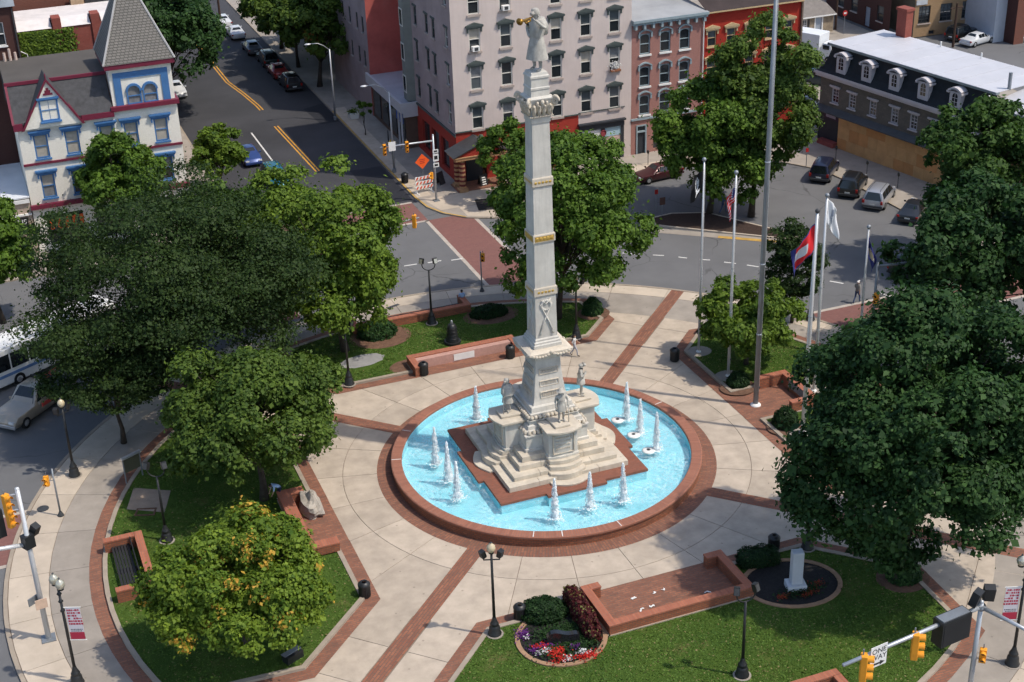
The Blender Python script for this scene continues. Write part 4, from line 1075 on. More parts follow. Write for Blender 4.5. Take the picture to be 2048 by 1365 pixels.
def window(parent, u, z, w_, h, frame, glass=(GLASS, GLASS), loc=(0,0,0), rz=0, hood=None, hood_mat=None, sill=None, bars=(0, 0), mid=True, depth=.16, arch=False, ft=.07, sill_w=.12, name='window'):
    """sash window: frame (part), panes, hood and sill (sub-parts); origin at the sill centre"""
    key = (w_, h, frame.name, bars, mid, depth, arch, ft)
    if key not in WCACHE:
        mb = MB(); a = w_/2; y0, y1 = depth-.10, depth+.02
        for q in ((-a,-a+ft,0,h),(a-ft,a,0,h),(-a+ft,a-ft,0,ft),(-a+ft,a-ft,h-ft,h)): mb.box(q[0],q[1],y0,y1,q[2],q[3])
        if mid: mb.box(-a+ft,a-ft,y0+.01,y1,h*.5-.035,h*.5+.035)
        for i in range(bars[0]):
            x = -a+ft+(w_-2*ft)*(i+1)/(bars[0]+1); mb.box(x-.014,x+.014,y0+.03,y1-.012,ft,h-ft)
        for i in range(bars[1]):
            q = ft+(h-2*ft)*(i+1)/(bars[1]+1); mb.box(-a+ft,a-ft,y0+.034,y1-.016,q-.014,q+.014)
        if arch:                                          # spandrels that round the head
            for s_ in (-1, 1):
                pts = [(s_*(a-ft), h-ft)]+[(s_*(a-ft)*math.sin(t), h-ft-.30*h*.4*(1-math.cos(t))) for t in (R(90-9*i) for i in range(10))]
                vs = [(x, y0+.012, z_) for x, z_ in pts]
                mb.add(vs, [tuple(range(len(vs))) if s_ < 0 else tuple(reversed(range(len(vs))))])
        WCACHE[key] = mb.mesh('window', frame)
        for nm, z0_, z1_ in (('lo', ft, h*.5-.03), ('hi', h*.5+.03, h-ft)):
            p = MB(); p.poly([(-a+ft,depth-.02,z0_),(a-ft,depth-.02,z0_),(a-ft,depth-.02,z1_),(-a+ft,depth-.02,z1_)])
            WCACHE[key+(nm,)] = p
    o = link(name, WCACHE[key], parent, (loc[0], loc[1], loc[2]), (0, 0, rz))
    # place along the wall
    ca, sa = math.cos(rz), math.sin(rz)
    o.location = (loc[0]+u*ca, loc[1]+u*sa, loc[2]+z)
    for nm, g in (('lo', glass[0]), ('hi', glass[1])):
        k2 = key+(nm, g.name)
        if k2 not in WCACHE: WCACHE[k2] = WCACHE[key+(nm,)].mesh('pane', g)
        link('pane', WCACHE[k2], o)
    if hood:
        k2 = ('hood', hood, w_, h, hood_mat.name)
        if k2 not in WCACHE:
            mb = MB(); a = w_/2
            if hood == 'pediment':
                mb.prism([(-a-.3,-.22),(a+.3,-.22),(a+.3,.02),(-a-.3,.02)], h+.02, h+.13)
                mb.prism([(-a-.2,-.14),(a+.2,-.14),(a+.2,.02),(-a-.2,.02)], h-.12, h+.02)
                mb.add([(-a-.3,-.24,h+.13),(a+.3,-.24,h+.13),(a+.3,-.24,h+.2),(0,-.24,h+.46),(-a-.3,-.24,h+.2),(-a-.3,.02,h+.13),(a+.3,.02,h+.13),(a+.3,.02,h+.2),(0,.02,h+.46),(-a-.3,.02,h+.2)],
                       [(0,1,2,3,4),(1,6,7,2),(2,7,8,3),(3,8,9,4),(4,9,5,0)])
                for s_ in (-1, 1): mb.box(s_*(a+.12)-.07,s_*(a+.12)+.07,-.12,.02,h-.45,h-.10)
            elif hood == 'cornice':
                mb.box(-a-.34,a+.34,-.30,.02,h+.26,h+.40); mb.box(-a-.28,a+.28,-.20,.02,h+.12,h+.26); mb.box(-a-.16,a+.16,-.12,.02,h-.02,h+.12)
                for s_ in (-1, 1): mb.box(s_*(a+.14)-.06,s_*(a+.14)+.06,-.15,.02,h-.3,h+.12)
            elif hood == 'arch':
                pts = [(-a-.16+(2*a+.32)*i/12, h+.02+.30*math.sin(math.pi*i/12)) for i in range(13)]
                for (x0,q0),(x1,q1) in zip(pts, pts[1:]):
                    mb.add([(x0,-.18,q0),(x1,-.18,q1),(x1,-.18,q1+.14),(x0,-.18,q0+.14),(x0,.02,q0),(x1,.02,q1),(x1,.02,q1+.14),(x0,.02,q0+.14)], [(0,1,2,3),(3,2,6,7),(0,4,5,1)])
                for s_ in (-1, 1): mb.box(s_*(a+.10)-.08,s_*(a+.10)+.08,-.16,.02,h-.34,h+.04)
            elif hood == 'flat':
                mb.box(-a-.14,a+.14,-.10,.02,h,h+.16); mb.box(-a-.08,a+.08,-.06,.02,h-.06,h)
            elif hood == 'bracket':
                mb.box(-a-.24,a+.24,-.16,.02,h+.10,h+.24); mb.add([(-a-.10,-.05,h),(a+.10,-.05,h),(a+.24,-.12,h+.10),(-a-.24,-.12,h+.10),(-a-.1,.02,h),(a+.1,.02,h),(a+.24,.02,h+.1),(-a-.24,.02,h+.1)], [(0,1,2,3),(1,5,6,2),(4,0,3,7)])
            WCACHE[k2] = mb.mesh('hood', hood_mat)
        link('hood', WCACHE[k2], o)
    if sill:
        k2 = ('sill', w_, sill.name, sill_w)
        if k2 not in WCACHE: WCACHE[k2] = MB().box(-w_/2-.10,w_/2+.10,-.14,.12,-sill_w,0).mesh('sill', sill)
        link('sill', WCACHE[k2], o)
    return o
def rects(cols, rows, w_, h): return [(c-w_/2, c+w_/2, z, z+h) for c in cols for z in rows]

# ---- five-storey building behind the column (white front, weathered mauve side)
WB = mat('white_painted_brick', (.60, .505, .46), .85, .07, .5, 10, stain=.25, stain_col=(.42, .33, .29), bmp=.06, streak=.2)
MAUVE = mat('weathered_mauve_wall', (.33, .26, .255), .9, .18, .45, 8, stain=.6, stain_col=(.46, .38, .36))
RED_BAND = mat('red_painted_band', (.33, .035, .022), .75, .1, 1, 10)
RED_WALL = mat('red_painted_wall', (.46, .115, .095), .85, .16, .6, 6, stain=.3, stain_col=(.5, .26, .22))
GGREEN = mat('green_grey_trim', (.070, .085, .080), .7, .12, 2, 12)
SASH = mat('cream_sash', (.60, .575, .52), .65, .05, 2, 12)
SILLST = mat('sill_stone', (.40, .33, .29), .85, .1)
ROOFG = mat('grey_roof_felt', (.30, .31, .32), .9, .15, .4, 8, stain=.4, stain_col=(.18, .17, .17))
DSTORE = mat('dark_shopfront', (.030, .034, .042), .6, .15)
wb = empty('apartment_building', (11.56,49,0), 0, 'tall pale building with dark pedimented window hoods behind the column', 'building')
cols = [2.22,5.22,10.14,13.11,16.04]; rows = [(15.62,2.2),(12.28,2.18),(8.72,2.28),(5.0,2.2),(19.0,2.2)]
mb = MB(); hs = [h for z, hh in rows for h in rects(cols, [z], 1.08, hh)]
wall_holes(mb, 0, 17.78, 4.95, 22.6, hs)
wall_holes(mb, 12.3, 17.78, 3.8, 4.95, [])
wall_holes(mb, 17.0, 17.78, 0, 3.8, [])
mb.box(17.78,17.8,0,15,4.95,22.6)
mb.build('front_wall', WB, wb)
for c in cols:
    for z, hh in rows:
        gl = rnd.choice([(GLASS,GLASS_G),(GLASS,BLIND),(GLASS,GLASS),(GLASS_G,CURTAIN),(GLASS,CURTAIN)])
        window(wb, c, z, 1.08, hh, SASH, gl, hood='pediment', hood_mat=GGREEN, sill=SILLST, sill_w=.2, ft=.09)
mb = MB(); wall_holes(mb, 0, 12.3, 3.85, 4.95, []); mb.build('red_band', RED_BAND, wb)
mb = MB(); mb.box(-.05,12.3,-.12,0,4.88,4.98); mb.box(12.3,17.1,-.1,0,5.0,5.06); mb.build('string_course', GGREEN, wb)
# ground floor: recessed dark front, shop at the right
mb = MB(); wall_holes(mb, 0, 12.3, 0, 3.85, [(4.8,7.0,.4,3.2),(7.4,9.6,.4,3.2),(10,11.9,.4,3.2),(1.4,2.9,0,2.7)], .3); mb.build('ground_floor_wall', RED_BAND, wb)
mb = MB()
for a, b in ((4.8,7.0),(7.4,9.6),(10,11.9),(1.4,2.9)): mb.poly([(a,.28,0.0),(b,.28,0.0),(b,.28,3.2),(a,.28,3.2)])
mb.build('shop_glass', GLASS, wb)
sf = MB().box(12.3,17.0,-.22,.0,3.25,3.8)
sf.box(12.2,17.1,-.42,.0,3.8,3.95); sf.box(12.3,12.6,-.12,.1,0,3.25); sf.box(16.7,17.0,-.12,.1,0,3.25); sf.box(14.6,15.0,-.10,.1,0,3.25)
sfo = sf.build('shopfront', DSTORE, wb)
MB().box(12.6,14.6,.02,.06,.35,2.1).box(15.0,16.7,.02,.06,.35,1.2).build('shop_window', GLASS, sfo)
MB().box(12.6,14.6,-.03,.05,2.2,3.1).box(12.6,14.6,-.08,.1,0,.35).box(13.55,13.63,-.03,.1,.35,2.2).build('shop_frame', WHITE, sfo)
MB().box(15.0,16.7,-.04,.05,2.3,3.15).build('shop_sign', mat('pale_blue_sign', (.36,.50,.56), .6), sfo)
MB().box(15.0,16.7,-.02,.05,1.2,2.25).build('poster_panel', mat('poster_pink', (.60,.42,.38), .7), sfo)
mb = MB(); mb.lathe([(.30,-.06),(.32,0),(.001,.0)], 14, (14.8,-.2,2.75), axis='y'); mb.build('round_sign', mat('dark_red_disc', (.28,.05,.06), .6), sfo)
# side wall with windows, bay, red recess, single-storey shop with flat roof
sc_rows = [(16.4,1.75),(12.6,1.8),(9.1,1.95),(5.5,1.95)]
scol = [1.35,5.0,7.0,10.4]
hs = [h for z, hh in sc_rows for h in rects(scol, [z], .8, hh)]
mb = MB(lambda p: (p[1], p[0], p[2]))                # u runs away from the front corner along +Y, outside is -X
def wall_side(mb, u0, u1, z0, z1, holes, depth=.16, x=0., m=0):
    n0 = len(mb.f); wall_holes(mb, u0, u1, z0, z1, holes, depth, x, m)
    for i in range(n0, len(mb.f)): mb.f[i] = tuple(reversed(mb.f[i]))
wall_side(mb, 0, 13.4, 4.6, 22.6, hs)
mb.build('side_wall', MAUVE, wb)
for c in scol:
    for z, hh in sc_rows:
        window(wb, -c, z, .8, hh, SASH if c < 2 else GGREEN, (GLASS, GLASS_G), rz=-R(90), hood='flat', hood_mat=GGREEN, sill=SILLST, ft=.06)
mb = MB(lambda p: (p[1], p[0], p[2])); wall_side(mb, 0, 13.4, 0, 4.6, [(2.2,4.4,.5,3.4),(5,7.2,.5,3.4),(7.8,10,.5,3.4)], .25); mb.build('side_ground_floor', RED_BAND, wb)
MB().box(.22,.24,2.2,10,.5,3.4).build('side_shop_glass', GLASS, wb)
mb = MB(); mb.box(-.12,.0,-.05,13.4,4.5,4.7); mb.build('side_string_course', GGREEN, wb)
# bay window column on the side
BAY = mat('bay_green_grey', (.20,.21,.19), .8, .12, 1, 8)
bay = MB().prism([(0,11.7),(-.0,13.5),(-.75,13.15),(-.75,12.05)], 4.7, 16.9).build('bay', BAY, wb)
for z in (5.6,8.8,12.2,15):
    MB().box(-.775,-.752,12.2,13.0,z,z+1.5).build('bay_pane', GLASS, bay); MB().box(-.80,-.745,12.1,13.1,z+1.5,z+1.62).box(-.80,-.745,12.1,13.1,z-.12,z).box(-.80,-.745,12.12,12.2,z,z+1.5).box(-.80,-.745,13.0,13.08,z,z+1.5).build('bay_frame', SASH, bay)
MB().box(.02,17.77,.02,15,22.6,22.7).build('roof', ROOFG, wb)
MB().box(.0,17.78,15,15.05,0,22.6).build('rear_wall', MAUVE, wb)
# recessed red wing
rw = empty('red_wing', (14.6,64,0), 0, 'red painted wing in the recess beside the bay windows', 'building')
mb = MB(lambda p: (p[1], p[0], p[2])); wall_side(mb, -1.6, 8.5, 3, 19, [(4.3,5.3,6.2,7.3),(4.3,5.3,9.6,10.7),(4.3,5.3,13,14.1)]); mb.build('wall', RED_WALL, rw)
for z in (6.2,9.6,13): window(rw, -4.8, z, 1.0, 1.1, GGREEN, (GLASS,GLASS_G), rz=-R(90), sill=SILLST)
MB().box(0.02,9,-1.5,8.4,18.9,19).build('roof', ROOFG, rw)
gb = empty('grey_building', (10.3,72.4,0), 0, 'tall grey building with a red end wall facing the square', 'building')
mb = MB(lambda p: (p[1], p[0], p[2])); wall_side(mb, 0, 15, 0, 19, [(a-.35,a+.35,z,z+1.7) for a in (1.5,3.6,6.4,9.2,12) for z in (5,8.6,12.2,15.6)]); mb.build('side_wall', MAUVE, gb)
for a in (1.5,3.6,6.4,9.2,12):
    for z in (5,8.6,12.2,15.6): window(gb, -a, z, .7, 1.7, GGREEN, (GLASS,GLASS_G), rz=-R(90), sill=SILLST)
mb = MB(); wall_holes(mb, 0, 4.4, 0, 19, []); mb.build('end_wall', RED_WALL, gb)
MB().box(.02,12,.02,15,18.9,19.0).build('roof', ROOFG, gb)
# flat-roofed shop in front of the recess
FASC = mat('white_fascia', (.52,.51,.52), .6, .06)
sh = empty('flat_roofed_shop', (9.9,60.4,0), 0, 'single-storey shop with a white flat roof and fascia on the side street', 'building')
MB().box(.15,4.6,0.1,12.0,4.36,4.46).build('roof', mat('pale_roof', (.44,.43,.46), .85, .12, .5, 6), sh)
MB().box(-.1,.15,-.1,12.1,3.75,4.75).box(.15,1.7,-.1,.12,3.3,4.75).build('fascia', FASC, sh)
MB().box(.5,4.6,.2,12.0,0,3.75).build('wall', mat('shop_brown', (.12,.075,.055), .85, .2, 1, 8), sh)
for y0 in (.6,3.4,6.2,9.0): MB().box(.42,.50,y0,y0+2.1,.5,3.2).build('shop_window', GLASS, sh)
MB().box(.38,.42,1.0,3.2,2.3,3.5).build('shop_sign', mat('blue_sign', (.02,.09,.35), .5), sh)
for y0 in (.2,1.2): MB().box(-.05,.1,y0,y0+.14,0,3.75).build('post', FASC, sh)
# temple-like corner entrance
TAN = mat('tan_column', (.40,.235,.12), .75, .12, 3, 12); MAROON = mat('maroon_band', (.14,.022,.02), .7)
po = empty('entrance_portico', (11.2,49,0), 0, 'small temple porch with banded tan columns at the building corner', 'porch')
MB().add([(-.5,-2.4,3.35),(4.5,-2.4,3.35),(2.0,-2.4,4.35),(-.5,-.02,3.35),(4.5,-.02,3.35),(2.0,-.02,4.35)], [(0,1,2),(0,2,5,3),(1,4,5,2),(0,3,4,1)]).build('pediment', RED_BAND, po)
MB().box(-.6,4.6,-2.5,-.02,3.05,3.35).box(-.65,4.65,-2.55,-.02,3.30,3.38).build('entablature', TAN, po)
r1 = MB()
for s_ in (-1, 1): r1.add([(2.0+s_*2.65,-2.55,3.38),(2.0,-2.55,4.47),(2.0,-2.55,4.57),(2.0+s_*2.85,-2.55,3.42),(2.0+s_*2.65,-.02,3.38),(2.0,-.02,4.47),(2.0,-.02,4.57),(2.0+s_*2.85,-.02,3.42)], [(0,1,2,3),(3,2,6,7),(1,0,4,5),(0,3,7,4)])
r1.build('raking_cornice', DGREY, po)
MB().lathe([(.001,.5),(.18,.45),(.25,.2),(.12,0),(.30,-.15),(.001,-.2)], 10, (2.0,-2.3,4.75)).build('finial', mat('verdigris', (.06,.09,.06), .7), po, smooth=True)
for x, y in ((.1,-2.1),(3.9,-2.1),(.1,-.7)):
    cl = MB().lathe([(.30,.35),(.27,3.05)], 16, (x,y,0)).box(x-.4,x+.4,y-.4,y+.4,0,.35).build('column', TAN, po)
    for i in range(6): MB().lathe([(.31,0),(.315,.05),(.315,.15),(.31,.2)], 16, (x,y,.55+i*.42)).build('column_band', MAROON, cl)
MB().box(-.4,4.4,-2.3,-.05,.01,.12).build('porch_floor', PAVER, po)
MB().box(1.2,2.8,-.12,-.03,.12,2.9).build('door', DSTORE, po)
# ---- pink building
PINK = brick_mat('pink_painted_brick', (.39,.195,.165), (.36,.175,.145), (.32,.16,.13), patch=.25, patch_col=(.29,.145,.12))
BLUEG = mat('blue_grey_trim', (.27,.335,.36), .7, .08, 2, 12)
pb = empty('pink_building', (29.36,49.02,0), 0, 'pink brick building with grey arched window hoods and bracketed cornice', 'building')
pc = [1.41,3.54,5.6]; prw = [(9.78,1.98),(6.68,1.92),(3.88,1.92)]
mb = MB(); wall_holes(mb, 0, 7.7, 0, 13.1, rects(pc, [9.78], 1.1, 1.98)+rects(pc, [6.68], 1.1, 1.92)+rects(pc, [3.88], 1.1, 1.92)+[(.55,1.65,0,2.9),(2.4,7.3,.3,2.9)], .18); mb.box(7.7,7.72,0,12,0,13.1); mb.build('front_wall', PINK, pb)
for c in pc:
    for z, hh in prw: window(pb, c, z, 1.1, hh, BLUEG, (GLASS,GLASS), hood='arch', hood_mat=BLUEG, sill=WHITE, arch=True, depth=.18, ft=.1, sill_w=.16)
MB().box(0,7.7,-.15,.0,3.42,3.62).build('string_course', BLUEG, pb)
MB().box(2.4,7.3,.1,.17,.3,2.9).build('shop_glass', GLASS, pb)
d_ = MB().box(.55,.68,-.08,.15,0,2.9).box(1.52,1.65,-.08,.15,0,2.9).box(.68,1.52,-.08,.15,2.15,2.3).box(.68,1.52,-.08,.15,2.78,2.9).build('door_frame', BLUEG, pb)
MB().box(.68,1.52,.1,.15,0,2.15).build('door', DSTORE, d_); MB().box(.68,1.52,.1,.14,2.3,2.78).build('transom', GLASS, d_)
co = MB().box(-.05,7.85,-.6,.02,12.95,13.2).box(0,7.8,-.4,.02,12.7,12.95).build('cornice', BLUEG, pb)
for i in range(9): MB().box(.2+i*.9,.42+i*.9,-.45,.0,12.3,12.7).build('bracket', BLUEG, co)
MB().add([(-.05,-.55,13.2),(7.85,-.55,13.2),(7.85,12,13.9),(-.05,12,13.9)], [(0,1,2,3)]).build('roof', ROOFG, pb)
MB().path([(7.55,-.12,12.6),(7.55,-.12,.2)], .06, 6).build('downpipe', WHITE, pb)
# ---- red building
REDB = brick_mat('red_painted_brick', (.36,.032,.018), (.33,.028,.016), (.30,.03,.02), patch=.2, patch_col=(.26,.03,.02))
CREAM = mat('cream_trim', (.50,.36,.20), .7, .08)
rb = empty('red_building', (37.08,49.03,0), 0, 'bright red building with cream window frames behind the island trees', 'building')
rc = [.8,2.88,5.0,7.1,9.2]
mb = MB(); wall_holes(mb, 0, 10.5, 0, 13, rects(rc, [9.62,6.72], .95, 1.66)+rects(rc, [3.9], .95, 1.6)); mb.box(10.5,10.53,0,10,0,13); mb.build('front_wall', REDB, rb)
for c in rc:
    for z, hh in ((9.62,1.66),(6.72,1.66),(3.9,1.6)): window(rb, c, z, .95, hh, CREAM, (GLASS,GLASS_G), hood='pediment', hood_mat=CREAM, sill=CREAM)
MB().box(-.02,10.6,-.45,.02,12.95,13.1).build('gutter', CREAM, rb)
MB().add([(-.02,-.45,13.1),(10.6,-.45,13.1),(10.6,5,15.2),(-.02,5,15.2),(-.02,10,13.1),(10.6,10,13.1)], [(0,1,2,3),(3,2,5,4)]).build('roof', mat('brown_roof', (.045,.032,.030), .9, .25, .8, 8), rb)
MB().box(10.54,10.7,-.2,9,0,12.9).build('side_wall', mat('brown_side', (.15,.11,.085), .9), rb)
# ---- cream house with blue trim and tower
CRM = brick_mat('cream_painted_brick', (.84,.80,.71), (.82,.78,.69), (.76,.72,.62), patch=.12, patch_col=(.70,.65,.55))
BLU = mat('blue_trim', (.060,.165,.360), .6, .1, 2, 12); MRN = mat('maroon_trim', (.155,.018,.040), .55, .1, 2, 12)
SLATE = mat('slate_shingles', (.062,.062,.066), .85, .25, 2.5, 9); 
def shingle_mat(name, a, b, row):
    m, t, bs = nt(name)
    pos = node(t, 'ShaderNodeNewGeometry').outputs['Position']; sp = node(t, 'ShaderNodeSeparateXYZ'); t.links.new(pos, sp.inputs[0])
    cv = node(t, 'ShaderNodeCombineXYZ'); t.links.new(math_n(t, 'ADD', sp.outputs[0], sp.outputs[1]), cv.inputs[0]); t.links.new(sp.outputs[2], cv.inputs[1])
    br = node(t, 'ShaderNodeTexBrick'); br.inputs['Color1'].default_value = (*a, 1); br.inputs['Color2'].default_value = (*b, 1); br.inputs['Mortar'].default_value = (*sc(a, .35), 1)
    br.inputs['Scale'].default_value = 1; br.inputs['Brick Width'].default_value = .34; br.inputs['Row Height'].default_value = row; br.inputs['Mortar Size'].default_value = .028
    t.links.new(cv.outputs[0], br.inputs['Vector']); t.links.new(br.outputs[0], bs.inputs['Base Color']); bs.inputs['Roughness'].default_value = .85
    bump(t, bs, br.outputs['Fac'], -.6, .02); MATS[name] = m
    return m
TSLATE = shingle_mat('tower_shingles', (.20,.185,.165), (.165,.155,.14), .21)
hb = empty('cream_house', (-26.2,49,0), 0, 'cream house with blue window trim, maroon cornices and a steep pyramid tower', 'house')
hc2 = [1.64,4.15,7.0,9.0,11.5]
mb = MB(); wall_holes(mb, 0, 13.05, 0, 11.4, rects(hc2, [8.2], 1.14, 2.05)+rects(hc2, [4.72], 1.12, 2.1)+[(1,4,.5,3.2),(5,8,.5,3.2),(9,12,.5,3.2)]); mb.box(13.05,13.07,0,9,0,11.4); mb.box(-.02,0,0,9,0,11.4); mb.build('front_wall', CRM, hb)
for c in hc2:
    window(hb, c, 8.2, 1.14, 2.05, BLU, (BLIND,BLIND), hood='cornice', hood_mat=BLU, sill=BLU, ft=.12)
    window(hb, c, 4.72, 1.12, 2.1, BLU, (CURTAIN,BLIND) if c < 3 else (GLASS,CURTAIN), hood='cornice', hood_mat=BLU, sill=BLU, ft=.12)
MB().box(-.05,13.1,-.14,.0,7.72,7.9).build('string_course', MRN, hb)
MB().box(-.1,13.2,-.35,.0,3.95,4.3).build('shop_cornice', MRN, hb)
mb = MB(); mb.box(1,12,.1,.15,.5,3.2); mb.build('shop_glass', GLASS, hb)
for i in range(5): MB().box(1.2+i*.62,1.5+i*.62,-.06,.0,1.9,2.9).build('orange_sign', mat('orange_sign', (.75,.13,.03), .6), hb)
# eaves, mansard slopes, gable, ridge trim, upper roof
MB().box(-.3,.45,-.4,.05,10.85,11.45).box(5.15,7.8,-.4,.05,11.0,11.45).build('eaves', MRN, hb)
MB().add([(-.25,-.3,11.46),(7.75,-.3,11.46),(7.75,1.8,14.2),(-.25,1.8,14.2)], [(0,1,2,3)]).add([(-.25,-.3,11.46),(-.25,1.8,14.2),(-.25,8.8,14.2),(-.25,9,11.46)], [(0,1,2,3)]).build('mansard_roof', SLATE, hb)
MB().add([(-.3,1.8,14.22),(13.2,1.8,14.22),(13.2,8.8,14.5),(-.3,8.8,14.5)], [(0,1,2,3)]).box(-.3,13.2,8.75,8.8,11,14.48).build('upper_roof', mat('brown_grey_felt', (.085,.077,.070), .9, .12, .5, 8), hb)
MB().box(-.35,7.8,1.62,1.82,14.1,14.36).build('ridge_trim', MRN, hb)
MB().add([(-.36,-.42,11.4),(-.16,-.42,11.4),(-.16,1.7,14.25),(-.36,1.7,14.25)], [(0,1,2,3)]).build('edge_trim', MRN, hb)
gh = [(1.95,3.5,11.45,13.3)]
mb = MB(); mb.add([(.45,-.40,10.9),(5.2,-.40,10.9),(2.83,-.40,14.85)], [(0,1,2)]); mb.add([(.45,-.40,10.9),(5.2,-.40,10.9),(5.2,0,10.9),(.45,0,10.9)], [(3,2,1,0)]); mb.build('gable', CRM, hb)
window(hb, 2.73, 11.4, 1.5, 1.85, BLU, (GLASS,CURTAIN), loc=(0,-.52,0), ft=.13, bars=(1,0), depth=.16, hood='flat', hood_mat=BLU, sill=BLU)
gt = MB()
for s_ in (-1, 1):
    x0 = 2.83
    gt.add([(x0+s_*2.50,-.56,10.85),(x0,-.56,15.0),(x0,-.56,14.70),(x0+s_*2.32,-.56,10.85),(x0+s_*2.50,.2,10.85),(x0,2.3,15.0)], [(0,1,2,3) if s_ > 0 else (3,2,1,0),(0,4,5,1) if s_ < 0 else (1,5,4,0)])
gt.build('bargeboard', MRN, hb)
MB().add([(.28,-.55,10.76),(2.83,-.55,15.01),(2.83,2.3,15.01),(.28,.2,10.76)], [(0,1,2,3)]).add([(5.38,-.55,10.76),(5.38,.2,10.76),(2.83,2.3,15.01),(2.83,-.55,15.01)], [(0,1,2,3)]).build('gable_roof', SLATE, hb)
MB().box(2.45,3.2,-.45,-.39,13.55,13.72).box(2.6,3.05,-.45,-.39,13.72,13.95).box(2.73,2.93,-.45,-.39,13.95,14.15).build('gable_ornament', MRN, hb)
MB().lathe([(.05,0),(.07,.25),(.001,.5)], 6, (2.83,-.5,14.95)).build('finial', MRN, hb)
tw = MB(); tw.box(7.85,13.0,.05,5.2,11.4,14.9); tw.build('tower', CRM, hb)
fr = MB()
for x0, x1, z0, z1 in ((8.15,8.75,11.75,14.5),(12.05,12.65,11.75,14.5),(8.75,12.05,13.98,14.5)): fr.box(x0,x1,-.03,.05,z0,z1)
fr.build('tower_panel', BLU, hb)
for i, x in enumerate((9.68,11.02)):
    wo_ = MB()
    pts = [(x+.67*math.cos(R(180-15*j)), 12.82+.67*math.sin(R(180-15*j))) for j in range(13)]
    ins = [(x+.49*math.cos(R(180-15*j)), 12.82+.49*math.sin(R(180-15*j))) for j in range(13)]
    for (a, b), (c, d), (e, f), (g, h) in zip(pts, pts[1:], ins[1:], ins): wo_.add([(a,-.14,b),(c,-.14,d),(e,-.14,f),(g,-.14,h),(a,.05,b),(c,.05,d)], [(3,2,1,0),(0,1,5,4)])
    wo_.box(x-.60,x-.49,-.05-.004*i,.05,11.75,12.82); wo_.box(x+.49,x+.60,-.05-.004*i,.05,11.75,12.82); wo_.box(x-.49,x+.49,-.05,.05,11.75,11.84); wo_.box(x-.49,x+.49,-.045,.05,12.4,12.48)
    wi = wo_.build('arched_window', BLU, hb)
    MB().poly([(x-.49,.04,11.76),(x+.49,.04,11.76)]+[(x+.49*math.cos(R(15*j)), .04, 12.82+.49*math.sin(R(15*j))) for j in range(13)]).build('pane', CURTAIN, wi)
MB().box(7.6,13.25,-.4,.05,11.38,11.75).box(13.0,13.25,.05,5.3,11.38,11.75).build('tower_base_cornice', MRN, hb)
MB().box(7.55,13.3,-.35,5.5,14.88,15.28).build('tower_cornice', MRN, hb)
ty = 2.57; apex = (10.43, ty, 22.5)
MB().add([(7.5,-.4,15.28),(13.35,-.4,15.28),(13.35,5.55,15.28),(7.5,5.55,15.28),apex], [(0,1,4),(1,2,4),(2,3,4),(3,0,4)]).build('tower_roof', TSLATE, hb)
mb = MB()
for x, y in ((7.5,-.4),(13.35,-.4),(13.35,5.55),(7.5,5.55)): mb.path([(x,y,15.3),apex], .09, 5)
mb.build('hip_ridge', mat('pale_ridge', (.42,.41,.40), .6), hb)
MB().path([(7.72,-.1,11.2),(7.72,-.1,4.2)], .07, 6).build('downpipe', CRM, hb)
for x, h_ in ((.3,.8),(.75,1.1),(1.2,.75)): MB().path([(x,8.4,14.4),(x,8.4,14.4+h_)], [.13,.11], 8).build('chimney_pot', mat('pale_pot', (.55,.42,.36), .8), hb)
# ---- low building left of the house
lb = empty('low_shop', (-38,49.05,0), 0, 'low shop with a white flat roof left of the cream house', 'building')
MB().box(0,11.7,0,12,0,5.0).build('wall', mat('beige_wall', (.42,.33,.26), .85, .1), lb)
MB().box(-.1,11.75,-.15,12.1,5.0,5.12).build('roof', mat('white_roof', (.62,.64,.67), .6, .1, .3, 4, stain=.4, stain_col=(.4,.42,.46)), lb)
MB().box(0,11.7,-.2,0,4.6,4.9).box(0,11.7,-.2,0,3.5,3.65).build('cornice', WHITE, lb)
sg = MB().box(8.6,11.3,-.12,-.0,2.5,3.3).build('sign_board', BLACK, lb)
tm = text_mesh('LOANS', .62, WHITE); link('lettering', tm, sg, (10.2,-.13,2.95), (R(90),0,0))
# ---- brick houses behind
BRK = brick_mat('old_brick', (.215,.075,.048), (.18,.062,.042), (.16,.09,.07), patch=.3); BRKR = brick_mat('red_brick', (.30,.075,.055), (.26,.065,.05), (.2,.08,.06), patch=.35, patch_col=(.36,.15,.12))
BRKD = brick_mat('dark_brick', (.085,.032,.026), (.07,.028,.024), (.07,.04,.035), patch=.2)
b1 = empty('brick_house', (-24.2,63,3.0), 0, 'red brick house with an ivy-covered wall behind the cream house', 'house')
MB().box(0,9,0,5.5,-3,12.5).build('wall', BRKR, b1)
MB().add([(-.1,-.1,12.5),(2.9,-.1,12.5),(2.9,1.4,13.1),(-.1,1.4,13.1)], [(0,1,2,3)]).add([(3.7,-.1,12.5),(6.3,-.1,12.5),(6.3,1.4,13.1),(3.7,1.4,13.1)], [(0,1,2,3)]).add([(7.3,-.1,12.5),(9.1,-.1,12.5),(9.1,1.4,13.1),(7.3,1.4,13.1)], [(0,1,2,3)]).box(-.1,9.1,1.4,5.5,12.9,13.1).build('roof', mat('white_metal_roof', (.66,.62,.60), .6, .1), b1)
for x in (3.0,6.4): MB().box(x,x+.75,-.15,1.3,10.5,13.35).build('chimney', BRKR, b1)
window(b1, 1.9, 9.2, .9, 1.2, DGREY, (GLASS,GLASS), loc=(0,-.18,0), sill=WHITE)
rg = np.random.default_rng(77); n = 6000
P = np.c_[rg.beta(1.2,2,n)*5.2-.1, -rg.uniform(.02,.3,n), 12.4-rg.beta(1.1,1.6,n)*4.6]
